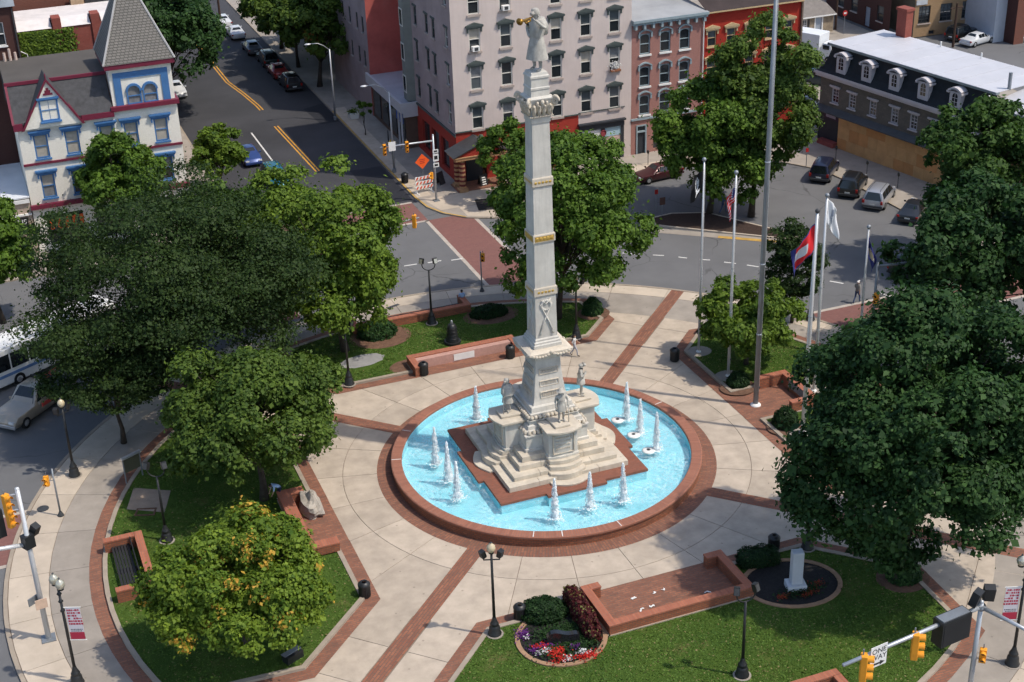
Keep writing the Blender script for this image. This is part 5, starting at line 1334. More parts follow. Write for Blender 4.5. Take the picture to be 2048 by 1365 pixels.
iv = link('ivy', leaf_cards('ivy', P, np.array([0,-1,.5])+rg.normal(size=(n,3))*.4, .12*rg.uniform(.6,1.3,n), rg.random(n), np.zeros(n), L_BRIGHT, rg), b1)
MB().path([(-.1,-.3,10.8),(.4,-.3,10.5),(.5,-.3,9)], .06, 6).build('downpipe', WHITE, b1)
b2 = empty('brick_house', (-25.5,70,2.2), 0, 'tall brown brick house with a stone chimney, upper left', 'house')
MB().box(0,11,0,8,-2.2,17.5).build('wall', BRK, b2); MB().box(-.1,11.1,-.1,8,17.5,17.7).build('roof', ROOFG, b2)
MB().box(6.6,7.8,-1.6,-.3,10,14.6).build('chimney', mat('tan_stone', (.36,.25,.16), .9, .2, 3, 9), b2); MB().box(8,11,-.1,0,10,17).build('dark_panel', SLATE, b2)
b3 = empty('brick_house', (-29.9,58.3,4.4), 0, 'dark brick house with white windows at the upper left corner', 'house')
mb = MB(); wall_holes(mb, 0, 5.4, -4.4, 14.5, [(1.2,2.0,9.6,11.5),(3.5,4.4,11.2,13.2),(3.6,4.5,7.4,9.0)]); mb.box(5.4,5.42,0,8,0,14.5); mb.build('front_wall', BRKD, b3)
for u_, z_, w_, h_ in ((1.6,9.6,.8,1.9),(3.95,11.2,.9,2.0),(4.05,7.4,.9,1.6)): window(b3, u_, z_, w_, h_, WHITE, (GLASS,GLASS_G), sill=WHITE)
MB().add([(-.1,-.3,14.5),(5.6,-.3,14.5),(5.6,3,16.2),(-.1,3,16.2)], [(0,1,2,3)]).build('roof', mat('grey_slate_roof', (.20,.225,.25), .7, .2), b3)
MB().path([(5.3,-.12,14.3),(5.3,-.12,4)], .07, 6).build('downpipe', DGREY, b3)
# ---- mansard building with boarded shopfront (facade swings 11 degrees off the grid)
MA = empty('mansard_building', (47.6,45.4,0), R(-79.2), 'grey stone building with a dark mansard roof and plywood-boarded shopfront', 'building')
GST = brick_mat('grey_stone', (.165,.150,.125), (.125,.115,.10), (.12,.11,.09), bw=.5, bh=.22, patch=.4, patch_col=(.10,.085,.07))
MANS = mat('mansard_slate', (.014,.019,.024), .75, .25, 2.5, 9); LIL = mat('lilac_white_trim', (.52,.49,.50), .7, .06)
wu = [2.57,4.86,7.57,10.35,12.7,15.1,17.4,19.6]
mb = MB(); wall_holes(mb, .5, 21, 3.6, 6.6, rects(wu, [4.28], .92, 1.44)); mb.box(.5,.52,0.02,7.5,0,6.6); mb.box(.5,21,7.48,7.5,0,6.6); mb.build('stone_wall', GST, MA)
for c in wu: window(MA, c, 4.28, .92, 1.44, LIL, (GLASS,GLASS_G), hood='bracket', hood_mat=LIL, sill=LIL, bars=(1,3), ft=.1)
MB().box(.1,21.2,-.40,.0,6.6,6.85).box(0,21.3,-.55,.0,6.85,7.12).build('cornice', LIL, MA)
pf = [(-.5,7.14),(-.15,7.30),(.15,7.7),(.38,8.3),(.55,9.0),(.66,9.62)]
mb = MB()
for (y0, z0), (y1, z1) in zip(pf, pf[1:]):
    mb.add([(y0+.5,y0,z0),(21.2,y0,z0),(21.2,y1,z1),(y1+.5,y1,z1)], [(0,1,2,3)])
    mb.add([(y0+.5,y0,z0),(y1+.5,y1,z1),(y1+.5,7.5,z1),(y0+.5,7.5,z0)], [(0,1,2,3)])
mb.build('mansard_roof', MANS, MA)
MB().box(.85,21.3,.30,.75,9.55,9.75).box(.75,1.0,.3,7.6,9.55,9.75).build('eaves', mat('grey_green_gutter', (.20,.235,.235), .6), MA)
MROOF = mat('white_metal_roof_sheet', (.50,.50,.53), .5, .05, .6, 8, objvar=.03)
for i in range(9):
    u0 = .8+i*2.28
    MB().box(u0,u0+2.27,.32,7.7,9.75,9.79).box(u0,u0+.05,.32,7.7,9.79,9.82).build('roof_sheet', MROOF, MA)
for c in (3.18,6.53,10.06,13.58,17.28):
    dm = MB().box(-.62,.62,-.12,.5,7.3,8.95).build('dormer', LIL, MA, (c,0,0))
    pts = [(-.78+1.56*i/10, 8.95+.30*math.sin(math.pi*i/10)) for i in range(11)]
    hm = MB()
    for (x0,q0),(x1,q1) in zip(pts, pts[1:]): hm.add([(x0,-.28,q0-.04),(x1,-.28,q1-.04),(x1,-.28,q1+.14),(x0,-.28,q0+.14),(x0,.7,q0+.14),(x1,.7,q1+.14)], [(0,1,2,3),(3,2,5,4)])
    hm.box(-.86,-.6,-.3,.3,8.8,8.98); hm.box(.6,.86,-.3,.9,8.8,8.98)
    hm.build('dormer_hood', LIL, dm)
    gp = MB().poly([(-.3,-.13,7.72),(.3,-.13,7.72)]+[(.30*math.cos(R(18*j)), -.13, 8.55+.30*math.sin(R(18*j))) for j in range(11)]).build('pane', GLASS, dm)
    MB().box(-.02,.02,-.145,-.131,7.72,8.84).box(-.3,.3,-.145,-.131,8.05,8.09).box(-.3,.3,-.145,-.131,8.4,8.44).build('glazing_bar', LIL, dm)
MB().add([(.4,-.75,3.42),(21,-.75,3.42),(21,0,3.78),(.4,0,3.78)], [(0,1,2,3)]).add([(.4,-.75,3.42),(21,-.75,3.42),(21,-.75,3.3),(.4,-.75,3.3)], [(3,2,1,0)]).build('pent_roof', mat('dark_grey_pent', (.085,.09,.095), .8, .15), MA)
PLY = mat('plywood', (.58,.335,.145), .8, .12, .9, 5, objvar=.10, stain=.25, stain_col=(.25,.12,.05))
PLY_S = mat('plywood_orange', (.56,.275,.105), .8, .12, .9, 5, objvar=.08)
sb = MB().box(3.4,21,-.12,.3,-.15,3.35).build('shopfront_boarding', PLY, MA)
for i in range(14):
    for j, (z0, z1) in enumerate(((-.14,1.05),(1.07,2.25),(2.27,3.33))):
        u0 = 3.42+i*1.24+(.3 if j == 1 else 0)
        if u0+1.2 < 21: MB().box(u0,u0+1.215,-.145,-.121,z0,z1).build('plywood_panel', PLY_S if (i*3+j) % 7 in (0, 4) else PLY, sb)
MB().box(.5,3.4,.15,.4,0,3.4).build('dark_shop_recess', DSTORE, MA)
MB().box(1.3,3.35,-.05,.14,2.55,3.15).build('shop_sign', mat('dark_purple_sign', (.05,.03,.06), .6), MA)
MB().box(1.6,2.9,-.07,-.05,2.72,2.98).build('sign_lettering_band', mat('pale_lilac_letters', (.36,.33,.42), .6), MA)
MB().box(1.1,3.3,-.6,.1,.0,.45).build('display_stand', mat('stand_red', (.30,.08,.07), .7), MA)
ch = MB().box(3.0,4.2,7.0,7.9,8.5,12.3).box(2.9,4.3,6.9,8.0,12.3,12.55).build('chimney', BRKR, MA)
MB().path([(20.9,-.05,9.5),(20.9,-.08,3)], .09, 6).build('downpipe', WHITE, MA)
for u_, y_ in ((8.5,7.3),(13.4,7.3)): MB().path([(u_,y_,9.7),(u_,y_,10.3)], .08, 6).build('vent_pipe', WHITE, MA)
MB().path([(21.2,2.0,9.7),(21.2,2.0,11.2)], .16, 8).build('flue', STEEL_D, MA)
# brick annex right of it
an = empty('brick_annex', (51.6,24.6,0), R(-79.2), 'red brick annex with a white roof joined to the mansard building', 'building')
mb = MB(); wall_holes(mb, 0, 14, 0, 8.6, rects([3.4,6.6,9.8], [5.6,2.0], 1.0, 1.9)); mb.build('front_wall', BRK, an)
for c in (3.4,6.6,9.8):
    for z in (5.6,2.0): window(an, c, z, 1.0, 1.9, LIL, (GLASS,GLASS), bars=(1,3), sill=LIL)
MB().box(-.1,14,-.4,.0,8.5,8.75).build('gutter', mat('grey_green_gutter', (.2,.235,.235)), an)
MB().add([(-.1,-.4,8.76),(14,-.4,8.76),(14,8,10.0),(-.1,8,10.0)], [(0,1,2,3)]).build('roof', MROOF, an)
# ---- far buildings at the upper right
tb = empty('tan_brick_building', (77.9,72,0), R(-3), 'tan brick building with large many-paned windows, upper right', 'building')
TANB = brick_mat('tan_brick', (.40,.25,.13), (.35,.22,.115), (.3,.22,.14), patch=.3, patch_col=(.28,.18,.1))
tc = [1.38,4.36,7.4,10.4]
mb = MB(); wall_holes(mb, 0, 11.8, 0, 8, rects(tc, [1.6,5.4], 1.6, 2.1)+[(a,a+.8,.15,.6) for a in (2.2,5.0,6.6,8.4)], .2); mb.build('front_wall', TANB, tb)
for c in tc:
    for z in (1.6,5.4): window(tb, c, z, 1.6, 2.1, DGREY, (GLASS,GLASS_G), bars=(2,4), sill=SILLST, mid=False, depth=.2)
MB().box(0,11.8,.2,.22,.1,.7).build('basement_glass', DSTORE, tb)
mb = MB(lambda p: (p[1], p[0], p[2])); wall_side(mb, 0, 22, 0, 8, []); mb.build('side_wall', mat('olive_grey_wall', (.14,.125,.09), .9, .2), tb)
MB().box(.1,1.6,-.1,-.02,3.9,4.5).build('sign', mat('pale_sign', (.5,.52,.55), .6), tb)
MB().box(.05,11.8,.25,22,7.9,8).build('roof', ROOFG, tb)
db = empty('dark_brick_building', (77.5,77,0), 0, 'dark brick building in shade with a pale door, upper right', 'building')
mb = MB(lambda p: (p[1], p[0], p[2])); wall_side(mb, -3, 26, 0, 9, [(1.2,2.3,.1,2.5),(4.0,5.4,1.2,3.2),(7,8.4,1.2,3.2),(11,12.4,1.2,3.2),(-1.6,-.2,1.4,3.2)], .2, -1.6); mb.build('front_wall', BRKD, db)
MB().box(-1.45,-1.42,1.2,2.3,.1,2.5).build('door', mat('pale_blue_door', (.30,.34,.40), .6), db)
for u_ in (4.7,7.7,11.7,-.9): window(db, -u_, 1.3, 1.3, 1.9, DGREY, (GLASS,GLASS_G), loc=(-1.6,0,0), rz=-R(90), sill=SILLST)
shs = empty('stone_house', (66.5,79,0), 0, 'small stone house with a grey shingle roof and white door', 'house')
mb = MB(); wall_holes(mb, 0, 4.7, -.1, 2.3, [(2.1,3.1,0,2.0),(.35,1.0,.4,1.9)]); mb.box(4.7,4.72,0,5,-.1,2.3); mb.build('wall', mat('rubble_stone', (.30,.235,.165), .9, .3, 2.5, 8), shs)
window(shs, .67, .4, .65, 1.5, WHITE, (GLASS,GLASS_G), bars=(1,2), sill=WHITE); MB().box(1.05,1.3,-.04,.0,.4,1.9).build('shutter', BLACK, shs)
dd = MB().box(2.0,2.15,-.06,.1,0,2.1).box(3.05,3.2,-.06,.1,0,2.1).box(1.95,3.25,-.1,.1,2.0,2.25).build('door_case', WHITE, shs); MB().box(2.15,3.05,.06,.12,0,2.0).build('door', mat('pale_blue_door', (.3,.34,.4)), dd)
MB().add([(-.2,-.3,2.25),(4.9,-.3,2.25),(3.4,4,5.2),(-.2,4,5.2)], [(0,1,2,3)]).add([(4.9,-.3,2.25),(4.9,6,2.25),(3.4,4,5.2)], [(0,1,2)]).build('roof', mat('grey_brown_shingle', (.20,.18,.165), .9, .15, 2, 9), shs)
MB().box(-.2,4.9,-.36,-.28,2.1,2.25).build('gutter', WHITE, shs)
wg = empty('white_gabled_building', (85.06,66.15,0), 0, 'white windowless building wall at the upper right corner', 'building')
MB().box(0,12,0,8,-.5,11).build('wall', mat('pale_blue_white', (.44,.47,.52), .8, .06), wg)
rr_ = empty('brick_house', (86.6,64.3,0), 0, 'brown brick house with a mansard roof at the right edge', 'house')
mb = MB(); wall_holes(mb, 0, 8, -.5, 7.2, [(1.6,2.6,2.6,5.0),(1.4,2.4,-.2,1.2)]); mb.build('front_wall', BRK, rr_)
mb = MB(lambda p: (p[1], p[0], p[2])); wall_side(mb, 0, 8, -.5, 7.2, []); mb.build('side_wall', BRKD, rr_)
window(rr_, 2.1, 2.6, 1.0, 2.4, WHITE, (GLASS,GLASS_G), sill=WHITE); window(rr_, 1.9, -.2, 1.0, 1.4, WHITE, (GLASS,GLASS_G), sill=WHITE)
MB().box(-.4,8,-.4,8,7.0,7.25).build('cornice', LIL, rr_); MB().add([(-.3,-.3,7.25),(8,-.3,7.25),(8,1,10.5),(1,1,10.5),(-.3,8,7.25),(1,8,10.5)], [(0,1,2,3),(0,3,5,4)]).build('mansard_roof', MANS, rr_)
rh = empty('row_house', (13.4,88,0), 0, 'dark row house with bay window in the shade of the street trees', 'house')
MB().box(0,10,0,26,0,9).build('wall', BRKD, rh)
for y0 in (2,8,14,20):
    w0 = MB().box(-.12,.02,y0,y0+1.3,1.2,3.4).build('window', SASH, rh); MB().box(-.14,-.121,y0+.12,y0+1.18,1.32,3.28).build('pane', GLASS, w0)
MB().box(-.2,10,-.2,26.2,9,9.3).build('roof', ROOFG, rh)
lh = empty('row_house', (-24,66,0), 0, 'brick row house along the left of the street behind dark trees', 'house')
MB().box(0,11,6,60,0,9).build('wall', BRK, lh); MB().box(-.1,11.2,5.9,60,9,9.2).build('roof', ROOFG, lh)
# ---------------------------------------------------------------- brick alcoves, stones and small monuments
def ubench(name, label, walls, h=.75, extra=None, cat='brick wall'):
    """low brick walls of one alcove: each stretch a wall part with its cap"""
    t = empty(name, (*walls[0][:1], walls[0][2], 0), 0, label, cat)
    ox, oy = walls[0][0], walls[0][2]
    for x0, x1, y0, y1 in walls:
        wl = MB().box(x0-ox,x1-ox,y0-oy,y1-oy,-.02,h-.10).build('wall', WALL_BRICK, t)
        MB().box(x0-ox-.025,x1-ox+.025,y0-oy-.025,y1-oy+.025,h-.10,h).build('cap', CAP_BRICK, wl)
    return t
ubench('brick_alcove', 'long low brick alcove between the fountain and the near lawn', [(-3.85,4.65,-17.78,-17.36),(-3.85,-3.43,-17.33,-14.05),(4.23,4.65,-17.33,-14.05),(-3.40,-2.85,-14.47,-14.05),(3.6,4.20,-14.47,-14.05)])
t = ubench('brick_alcove', 'brick alcove with a pink granite front on the far lawn', [(-4.05,3.95,15.5,15.95),(-4.05,-3.65,13.95,15.47),(3.55,3.95,14.45,15.47)])
PGR = mat('pink_granite', (.47,.275,.225), .7, .12, 5, 16)
MB().box(.42,7.58,-.5,-.05,0,.68).build('granite_front', PGR, t); MB().box(3.2,4.75,-.53,-.505,.1,.60).build('white_plaque', WHITE, t)
t = ubench('brick_alcove', 'brick alcove with a tilted bronze plaque behind the flagpoles', [(18.42,18.85,-1.4,2.85),(16.6,18.39,2.43,2.85),(16.9,18.39,-1.4,-.98)], .85)
pq = MB().add([(-.12,1.1,.35),(-.12,2.9,.35),(-.03,2.9,.84),(-.03,1.1,.84),(-.05,1.1,.33),(-.05,2.9,.33)], [(0,3,2,1)]).build('plaque', mat('bronze_plaque', (.17,.18,.17), .5, .15, 3), t)
for i in range(5): MB().add([(-.128+.018*i,1.25,.40+.09*i),(-.128+.018*i,2.75,.40+.09*i),(-.122+.018*i,2.75,.425+.09*i),(-.122+.018*i,1.25,.425+.09*i)], [(0,3,2,1)]).build('plaque_line', STEEL_D, pq)
ubench('brick_alcove', 'brick alcove with a boulder, left of the fountain', [(-16.7,-16.0,-4.65,2.1),(-15.97,-14.65,-4.65,-4.0),(-15.97,-15.2,1.5,2.1)])
t = ubench('brick_alcove', 'brick bench alcove with a dark slatted seat facing the left road', [(-25.35,-24.95,-4.5,1.0),(-27.1,-25.38,.62,1.0),(-27.1,-25.38,-4.5,-4.12)], .9)
for i in range(6): MB().box(-.55-.17*i,-.42-.17*i,.42,5.1,.42,.47).build('seat_slat', mat('dark_slat', (.022,.022,.024), .6), t)
for i in range(3): MB().box(-.32,-.27,.42,5.1,.55+.14*i,.64+.14*i).build('back_slat', mat('dark_slat', (.022,.022,.024)), t)
for y in (.5,2.7,5.0): MB().box(-1.4,-.3,y,y+.06,.0,.42).build('bench_leg', BLACK, t)
MB().box(-2.2,.0,.4,5.1,.0,.02).build('alcove_floor', PAVER, t)
ubench('brick_alcove', 'brick bench wall on the far rim where a person sits', [(-6.2,3.05,22.1,22.5),(2.65,3.05,22.53,24.1),(-6.2,-5.8,22.53,24.1)])
t = empty('bench', (-1.4,23.0,0), 0, 'dark slatted bench in the far rim alcove', 'bench')
for i in range(4): MB().box(-4.2,3.9,-.3+.16*i,-.18+.16*i,.40,.45).build('seat_slat', mat('dark_slat', (.022,.022,.024)), t)
for x in (-4,-1.3,1.3,3.7): MB().box(x,x+.07,-.28,.3,0,.40).build('leg', BLACK, t)
ubench('brick_alcove', 'small brick alcove on the right rim by the thin flagpole', [(23.2,23.6,-1.5,4.2),(23.63,25.0,3.8,4.2)])
ubench('brick_alcove', 'brick alcove at the bottom edge below the one-way sign', [(-2.0,4.9,-25.7,-25.3),(4.5,4.9,-28,-25.73)])
# boulder
rg = np.random.default_rng(5)
mb = MB(); mb.ball((0,0,0), 1, 12); vs = []
for p in mb.v:
    v = Vector(p); k = 1+.16*math.sin(5*v.x+1)*math.cos(4*v.y)+.12*math.sin(7*v.z+3*v.x)+rg.uniform(-.07,.07); vs.append((v.x*.62*k, v.y*1.25*k, max(v.z*.78*k, -.3)))
mb.v = vs
tag(mb.build('boulder', mat('boulder_granite', (.38,.34,.29), .9, .25, 2, 9, stain=.4, stain_col=(.2,.18,.15), bmp=.5), None, (-15.0,.45,.3)), 'rough grey boulder in the brick alcove left of the fountain', 'boulder')
t = empty('memorial_stele', (7.05,-18.05,.11), R(-15), 'white stone stele in the dark bed under the huge maple', 'memorial')
MB().box(-.52,.52,-.42,.42,0,.38).build('base', mat('white_marble', (.55,.56,.58), .6, .05), t, bevel=.03); MB().prism([(-.31,-.25),(.31,-.25),(.31,.25),(-.31,.25)], .38, 2.4).build('slab', mat('white_marble', (.55,.56,.58)), t, bevel=.04)
t = empty('memorial_stone', (-6.3,-17.35,.11), R(-14), 'polished black memorial stone with a wavy top in the flower bed', 'memorial')
pts = [(-.85+1.7*i/16, .72+.10*math.sin(i/16*6.2+.4)-.22*(abs(i/8-1))**5) for i in range(17)]
mb = MB(); f = [(-.85,0)]+pts+[(.85,0)]
mb.add([(x,-.16,z) for x, z in f]+[(x,.16,z) for x, z in f], [tuple(reversed(range(len(f)))), tuple(range(len(f), 2*len(f)))]+[(i, i+1, len(f)+i+1, len(f)+i) for i in range(len(f)-1)])
mb.build('stone', mat('black_granite', (.016,.017,.018), .18, .2, spec=.6), t); MB().box(-1,1,-.3,.3,-.02,.06).build('base', mat('grey_granite', (.2,.2,.2), .7), t)
t = empty('bell_monument', (0,17.7,.11), 0, 'black bell on a dark round base on the far lawn', 'bell')
MB().lathe([(.001,.22),(.60,.22),(.62,.16),(.62,0)], 22).build('base', BLACK, t, smooth=False)
MB().lathe([(.48,.22),(.47,.34),(.41,.46),(.37,.85),(.34,1.3),(.27,1.48),(.15,1.56),(.001,1.58)], 22).build('bell', BLACK, t, smooth=True)
for z, r_ in ((.45,.44),(.72,.39),(.98,.37),(1.24,.35)): MB().lathe([(r_,-.03),(r_+.03,0),(r_,.03)], 22, (0,0,z)).build('bell_ring', BLACK, t, smooth=True)
MB().box(-.08,.08,-.05,.05,1.5,1.72).lathe([(.10,1.68),(.08,1.8),(.001,1.86)], 10).build('yoke', STEEL_D, t)
t = empty('notice_frame', (*(-24.34,8.19), .11), R(28), 'grey metal notice frame in the shade on the left lawn', 'notice board')
for x in (-.62,.62): MB().path([(x,0,0),(x,0,1.7)], .05, 6).build('post', STEEL_D, t)
MB().box(-.7,.7,-.12,.12,1.7,1.8).build('top_rail', STEEL, t); MB().box(-.55,.55,-.03,.03,.7,1.6).build('board', mat('notice_dark', (.09,.09,.06), .6), t)
t = empty('ground_box', (*(-19.46,-12.98), .11), R(25), 'small black equipment box with a pale lid on the near left lawn', 'box')
MB().box(-.5,.5,-.25,.25,0,.42).build('body', BLACK, t); MB().box(-.53,.53,-.05,.28,.42,.46).build('lid', STEEL_D, t)
t = empty('paved_frame', (-24.3,4.1,.115), R(-20), 'brown rectangular hatch frame in the bare patch on the left lawn', 'hatch')
for x0, x1, y0, y1 in ((-.6,.6,-.4,-.3),(-.6,.6,.3,.4),(-.6,-.5,-.3,.3),(.5,.6,-.3,.3)): MB().box(x0,x1,y0,y1,0,.05).build('frame_side', MULCH_R, t)

# ---------------------------------------------------------------- litter bins
def bin_(label, xy, z=.0):
    t = empty('litter_bin', (xy[0], xy[1], z), rnd.random()*6, label, 'litter bin', 'black litter bins')
    MB().lathe([(.27,0),(.29,.03),(.32,.75),(.001,.75)], 20).build('body', BLACK, t)
    for i in range(20):
        a = 2*math.pi*i/20; MB().obox((.315*math.cos(a), .315*math.sin(a), .40), (.03,.05,.66), a).build('bar', BLACK, t)
    MB().lathe([(.34,.74),(.35,.80),(.34,.86),(.22,.97),(.18,.99),(.12,.96)], 20).build('lid', BLACK, t, smooth=True)
    return t
bin_('black litter bin at the corner of the near left lawn', (-14.54,-9.21), .02)
bin_('black litter bin beside the clipped green dome shrub', (-7.56,-14.50), .02)
bin_('black litter bin at the left end of the pink granite alcove', (-3.42,14.05), .02)
bin_('black litter bin at the right end of the pink granite alcove', (3.05,13.93), .02)
bin_('black litter bin at the lawn corner by the first flagpole', (13.42,8.62), .02)
bin_('black litter bin in tree shade at the right of the near alcove', (7.90,-14.33), .02)
bin_('black litter bin on the far pavement by the orange road-works sign', (7.14,51.43), .0)

# ---------------------------------------------------------------- lamp posts
def lamp_base(t, h, r=.085):
    MB().lathe([(.36,0),(.36,.10),(.31,.16),(.29,.45),(.24,.55),(.20,.62),(.24,.68),(.20,.75),(.12,.95),(r+.02,1.05),(r,1.1)], 18).build('base', BLACK, t, smooth=True)
    MB().path([(0,0,1.0),(0,0,h)], [r,r*.72], 12).build('pole', BLACK, t, smooth=True)
    MB().lathe([(.46,-.02),(.46,.03),(.001,.035)], 18).build('footing', CONC_G, t)
def flood(t, p, rz, tilt=.5, gm=None):
    f_ = MB().obox((0,0,0), (.30,.24,.42), 0, 0, tilt).build('floodlight', BLACK, t, p, rz); MB().obox((0,-.13,.02), (.24,.02,.34), 0, 0, tilt).build('floodlight_glass', gm or DGREY, f_)
def globe(t, p, r=.23, m=GLOBE):
    g_ = MB().lathe([(r*.5,-r*1.1),(r*.9,-r*.55),(r,0),(r*.85,r*.5),(r*.5,r*.9),(r*.22,r*1.15),(r*.14,r*1.3)], 18).build('globe', m, t, p, smooth=True)
    MB().lathe([(.05,r*1.25),(.06,r*1.4),(.001,r*1.7)], 10).build('finial', DGREY, g_); MB().lathe([(r*.62,-r*1.35),(r*.6,-r*1.05),(r*.45,-r*1.0)], 14).build('globe_holder', BLACK, g_)
def globe_lamp(label, xy, rz, h=5.1, z=.12):
    t = empty('lamp_post', (*xy, z), rz, label, 'lamp post', 'black lamp posts of the square')
    lamp_base(t, h); MB().path([(-.42,0,h-.30),(-.42,0,h-.42),(.42,0,h-.42),(.42,0,h-.30)], .035, 8).build('cross_arm', BLACK, t)
    for s_ in (-1, 1): flood(t, (s_*.45,0,h-.06), s_*.9, .25)
    globe(t, (0,0,h+.30))
def twin_lamp(label, xy, rz, h=4.35, z=.12, gm=None):
    t = empty('lamp_post', (*xy, z), rz, label, 'lamp post', 'black lamp posts of the square')
    lamp_base(t, h)
    pts = [(.48*math.sin(R(a)), 0, h+.42-.42*math.cos(R(a))) for a in range(-90, 91, 15)]
    MB().path([(pts[0][0],0,h+.55)]+pts+[(pts[-1][0],0,h+.55)], .035, 8).build('cradle', BLACK, t)
    for s_ in (-1, 1): flood(t, (s_*.49,0,h+.74), s_*.5, -.35, gm)
globe_lamp('black lamp post with globe and floodlights at the near lawn corner', (-9.26,-15.23), R(-20))
globe_lamp('black lamp post with globe at the left corner of the far lawn', (-8.65,14.68), R(-20), 4.75)
globe_lamp('black lamp post with globe right of the column on the far lawn', (8.54,14.72), R(-25), 4.55)
globe_lamp('black lamp post whose top is hidden by the huge dark maple', (9.61,-15.09), R(-20))
twin_lamp('black lamp post with twin floodlights on the far lawn by the road', (-.33,21.44), R(-20), gm=GLOBE_S)  # pale floodlight glass: the shine on the upturned faces is put into its colour
twin_lamp('black lamp post with twin floodlights on the near lawn at the bottom edge', (.84,-23.26), R(-5), 4.5)
twin_lamp('black lamp post half hidden by the yellow-green tree on the left lawn', (-23.62,.52), R(-20))
globe_lamp('dark lamp post on the left rim pavement under the locust tree', (-27.75,10.4), R(30), 4.9, 0)
globe_lamp('dark lamp post behind the slender feathery tree at the right rim', (25.5,10.3), R(30), 5.2, 0)
BAN_R = mat('banner_red', (.42,.03,.06), .7, .06); BAN_W = mat('banner_white', (.66,.62,.64), .7, .05); BAN_O = mat('banner_orange', (.62,.22,.10), .7)
def banner_lamp(label, xy, rz, h, bside, arm=0.):
    t = empty('banner_lamp', (*xy, 0), rz, label, 'lamp post', 'banner lamp posts')
    lamp_base(t, h)
    ax, ay = .30*math.cos(arm), .30*math.sin(arm)
    MB().path([(-ax,-ay,h-.02),(-ax,-ay,h-.12),(ax,ay,h-.12),(ax,ay,h-.02)], .05, 8).build('cross_arm', BLACK, t)
    for z_ in (h-.5,h-.95,h-1.5): MB().lathe([(.075,-.08),(.13,0),(.075,.08)], 12, (0,0,z_)).build('collar', BLACK, t, smooth=True)
    for s_ in (-1, 1): globe(t, (s_*ax,s_*ay,h+.22), .24, GLOBE_S)
    s_ = bside
    bn = MB().box(min(s_*.14,s_*.86),max(s_*.14,s_*.86),-.012,.012,h-3.25,h-1.35).build('banner', BAN_W, t)
    for z_ in (h-3.3,h-1.32): MB().path([(0,0,z_),(s_*.92,0,z_)], .022, 6).build('banner_rod', WHITE, t)
    MB().box(min(s_*.14,s_*.86),max(s_*.14,s_*.86),-.016,.016,h-3.25,h-2.82).build('banner_foot', BAN_R, bn)
    r = random.Random(3); mk = MB()
    for row in range(6):
        x = .19
        while x < .80:
            w_ = r.uniform(.05,.12); z0 = h-1.42-row*.165
            mk.box(min(s_*x,s_*(x+w_)),max(s_*x,s_*(x+w_)),-.016,.016,z0-.125,z0-.02) if r.random() < .85 else None
            if r.random() < .5: mk.box(min(s_*x,s_*(x+w_*1.6)),max(s_*x,s_*(x+w_*1.6)),-.0165,.0165,z0-.09,z0-.06)
            x += w_+.03
    mk.build('banner_print', BAN_R, bn)
    ln = MB()
    for k in range(2):
        x = .22
        while x < .76: w_ = r.uniform(.03,.07); ln.box(min(s_*x,s_*(x+w_)),max(s_*x,s_*(x+w_)),-.016,.016,h-2.68-.1*k,h-2.63-.1*k); x += w_+.025
    ln.build('banner_small_print', DGREY, bn)
banner_lamp('black post with two silvery globes and a red and white banner, lower left', (-29.97,-10.34), R(-22), 6.05, 1, R(-45))
banner_lamp('post with a red and white banner cut by the right edge of the picture', (13.63,-27.74), R(-20), 6.05, -1)

# ---------------------------------------------------------------- flagpoles and flags
def flagpole(label, xy, h, r, z=.11, ball=True, m=ALU):
    t = empty('flagpole', (*xy, z), 0, label, 'flagpole', 'flagpoles')
    MB().path([(0,0,0),(0,0,h*.6),(0,0,h)], [r,r*.88,r*.6], 14).build('pole', m, t, smooth=True)
    MB().lathe([(r*2.1,0),(r*2.0,.06),(r*1.3,.12),(r*1.02,.15)], 18).build('base_collar', WHITE, t, smooth=True)
    MB().path([(r+.03,0,.9),(r*.8+.04,0,h-.2)], .012, 4).build('halyard', WHITE, t)
    MB().box(r,r+.1,-.03,.03,1.2,1.32).build('cleat', DGREY, t)
    for k in (.17,.33,.55): MB().lathe([(r*1.0,-.05),(r*1.12,0),(r*.98,.05)], 14, (0,0,h*k)).build('joint_ring', STEEL, t)
    if ball: MB().ball((0,0,h+.14), .15, 8).build('ball_finial', DGREY if ball == 2 else GOLD if ball == 3 else STEEL_D, t, smooth=True)
    return t
f1 = (15.49,8.94); f2 = (15.62,4.87); f3 = (15.35,0.64); f4 = (16.12,-3.97); f5 = (19.77,0.59); f6 = (25.36,3.76)
flagpole('slim white flagpole with a black flag, leftmost of the row', f1, 14.3, .085)
flagpole('slim white flagpole with a drooping striped flag, second of the row', f2, 14.7, .09)
flagpole('very tall thick grey flagpole rising out of the picture', f3, 31, .17, 0.03, m=STEEL_D)
flagpole('stout white flagpole with the red, white and blue flag', f4, 15.1, .14, ball=2)
flagpole('white flagpole with a white flag behind the stout one', f5, 13.9, .10)
flagpole('thin white flagpole with a blue flag at the right rim', f6, 9.6, .085)
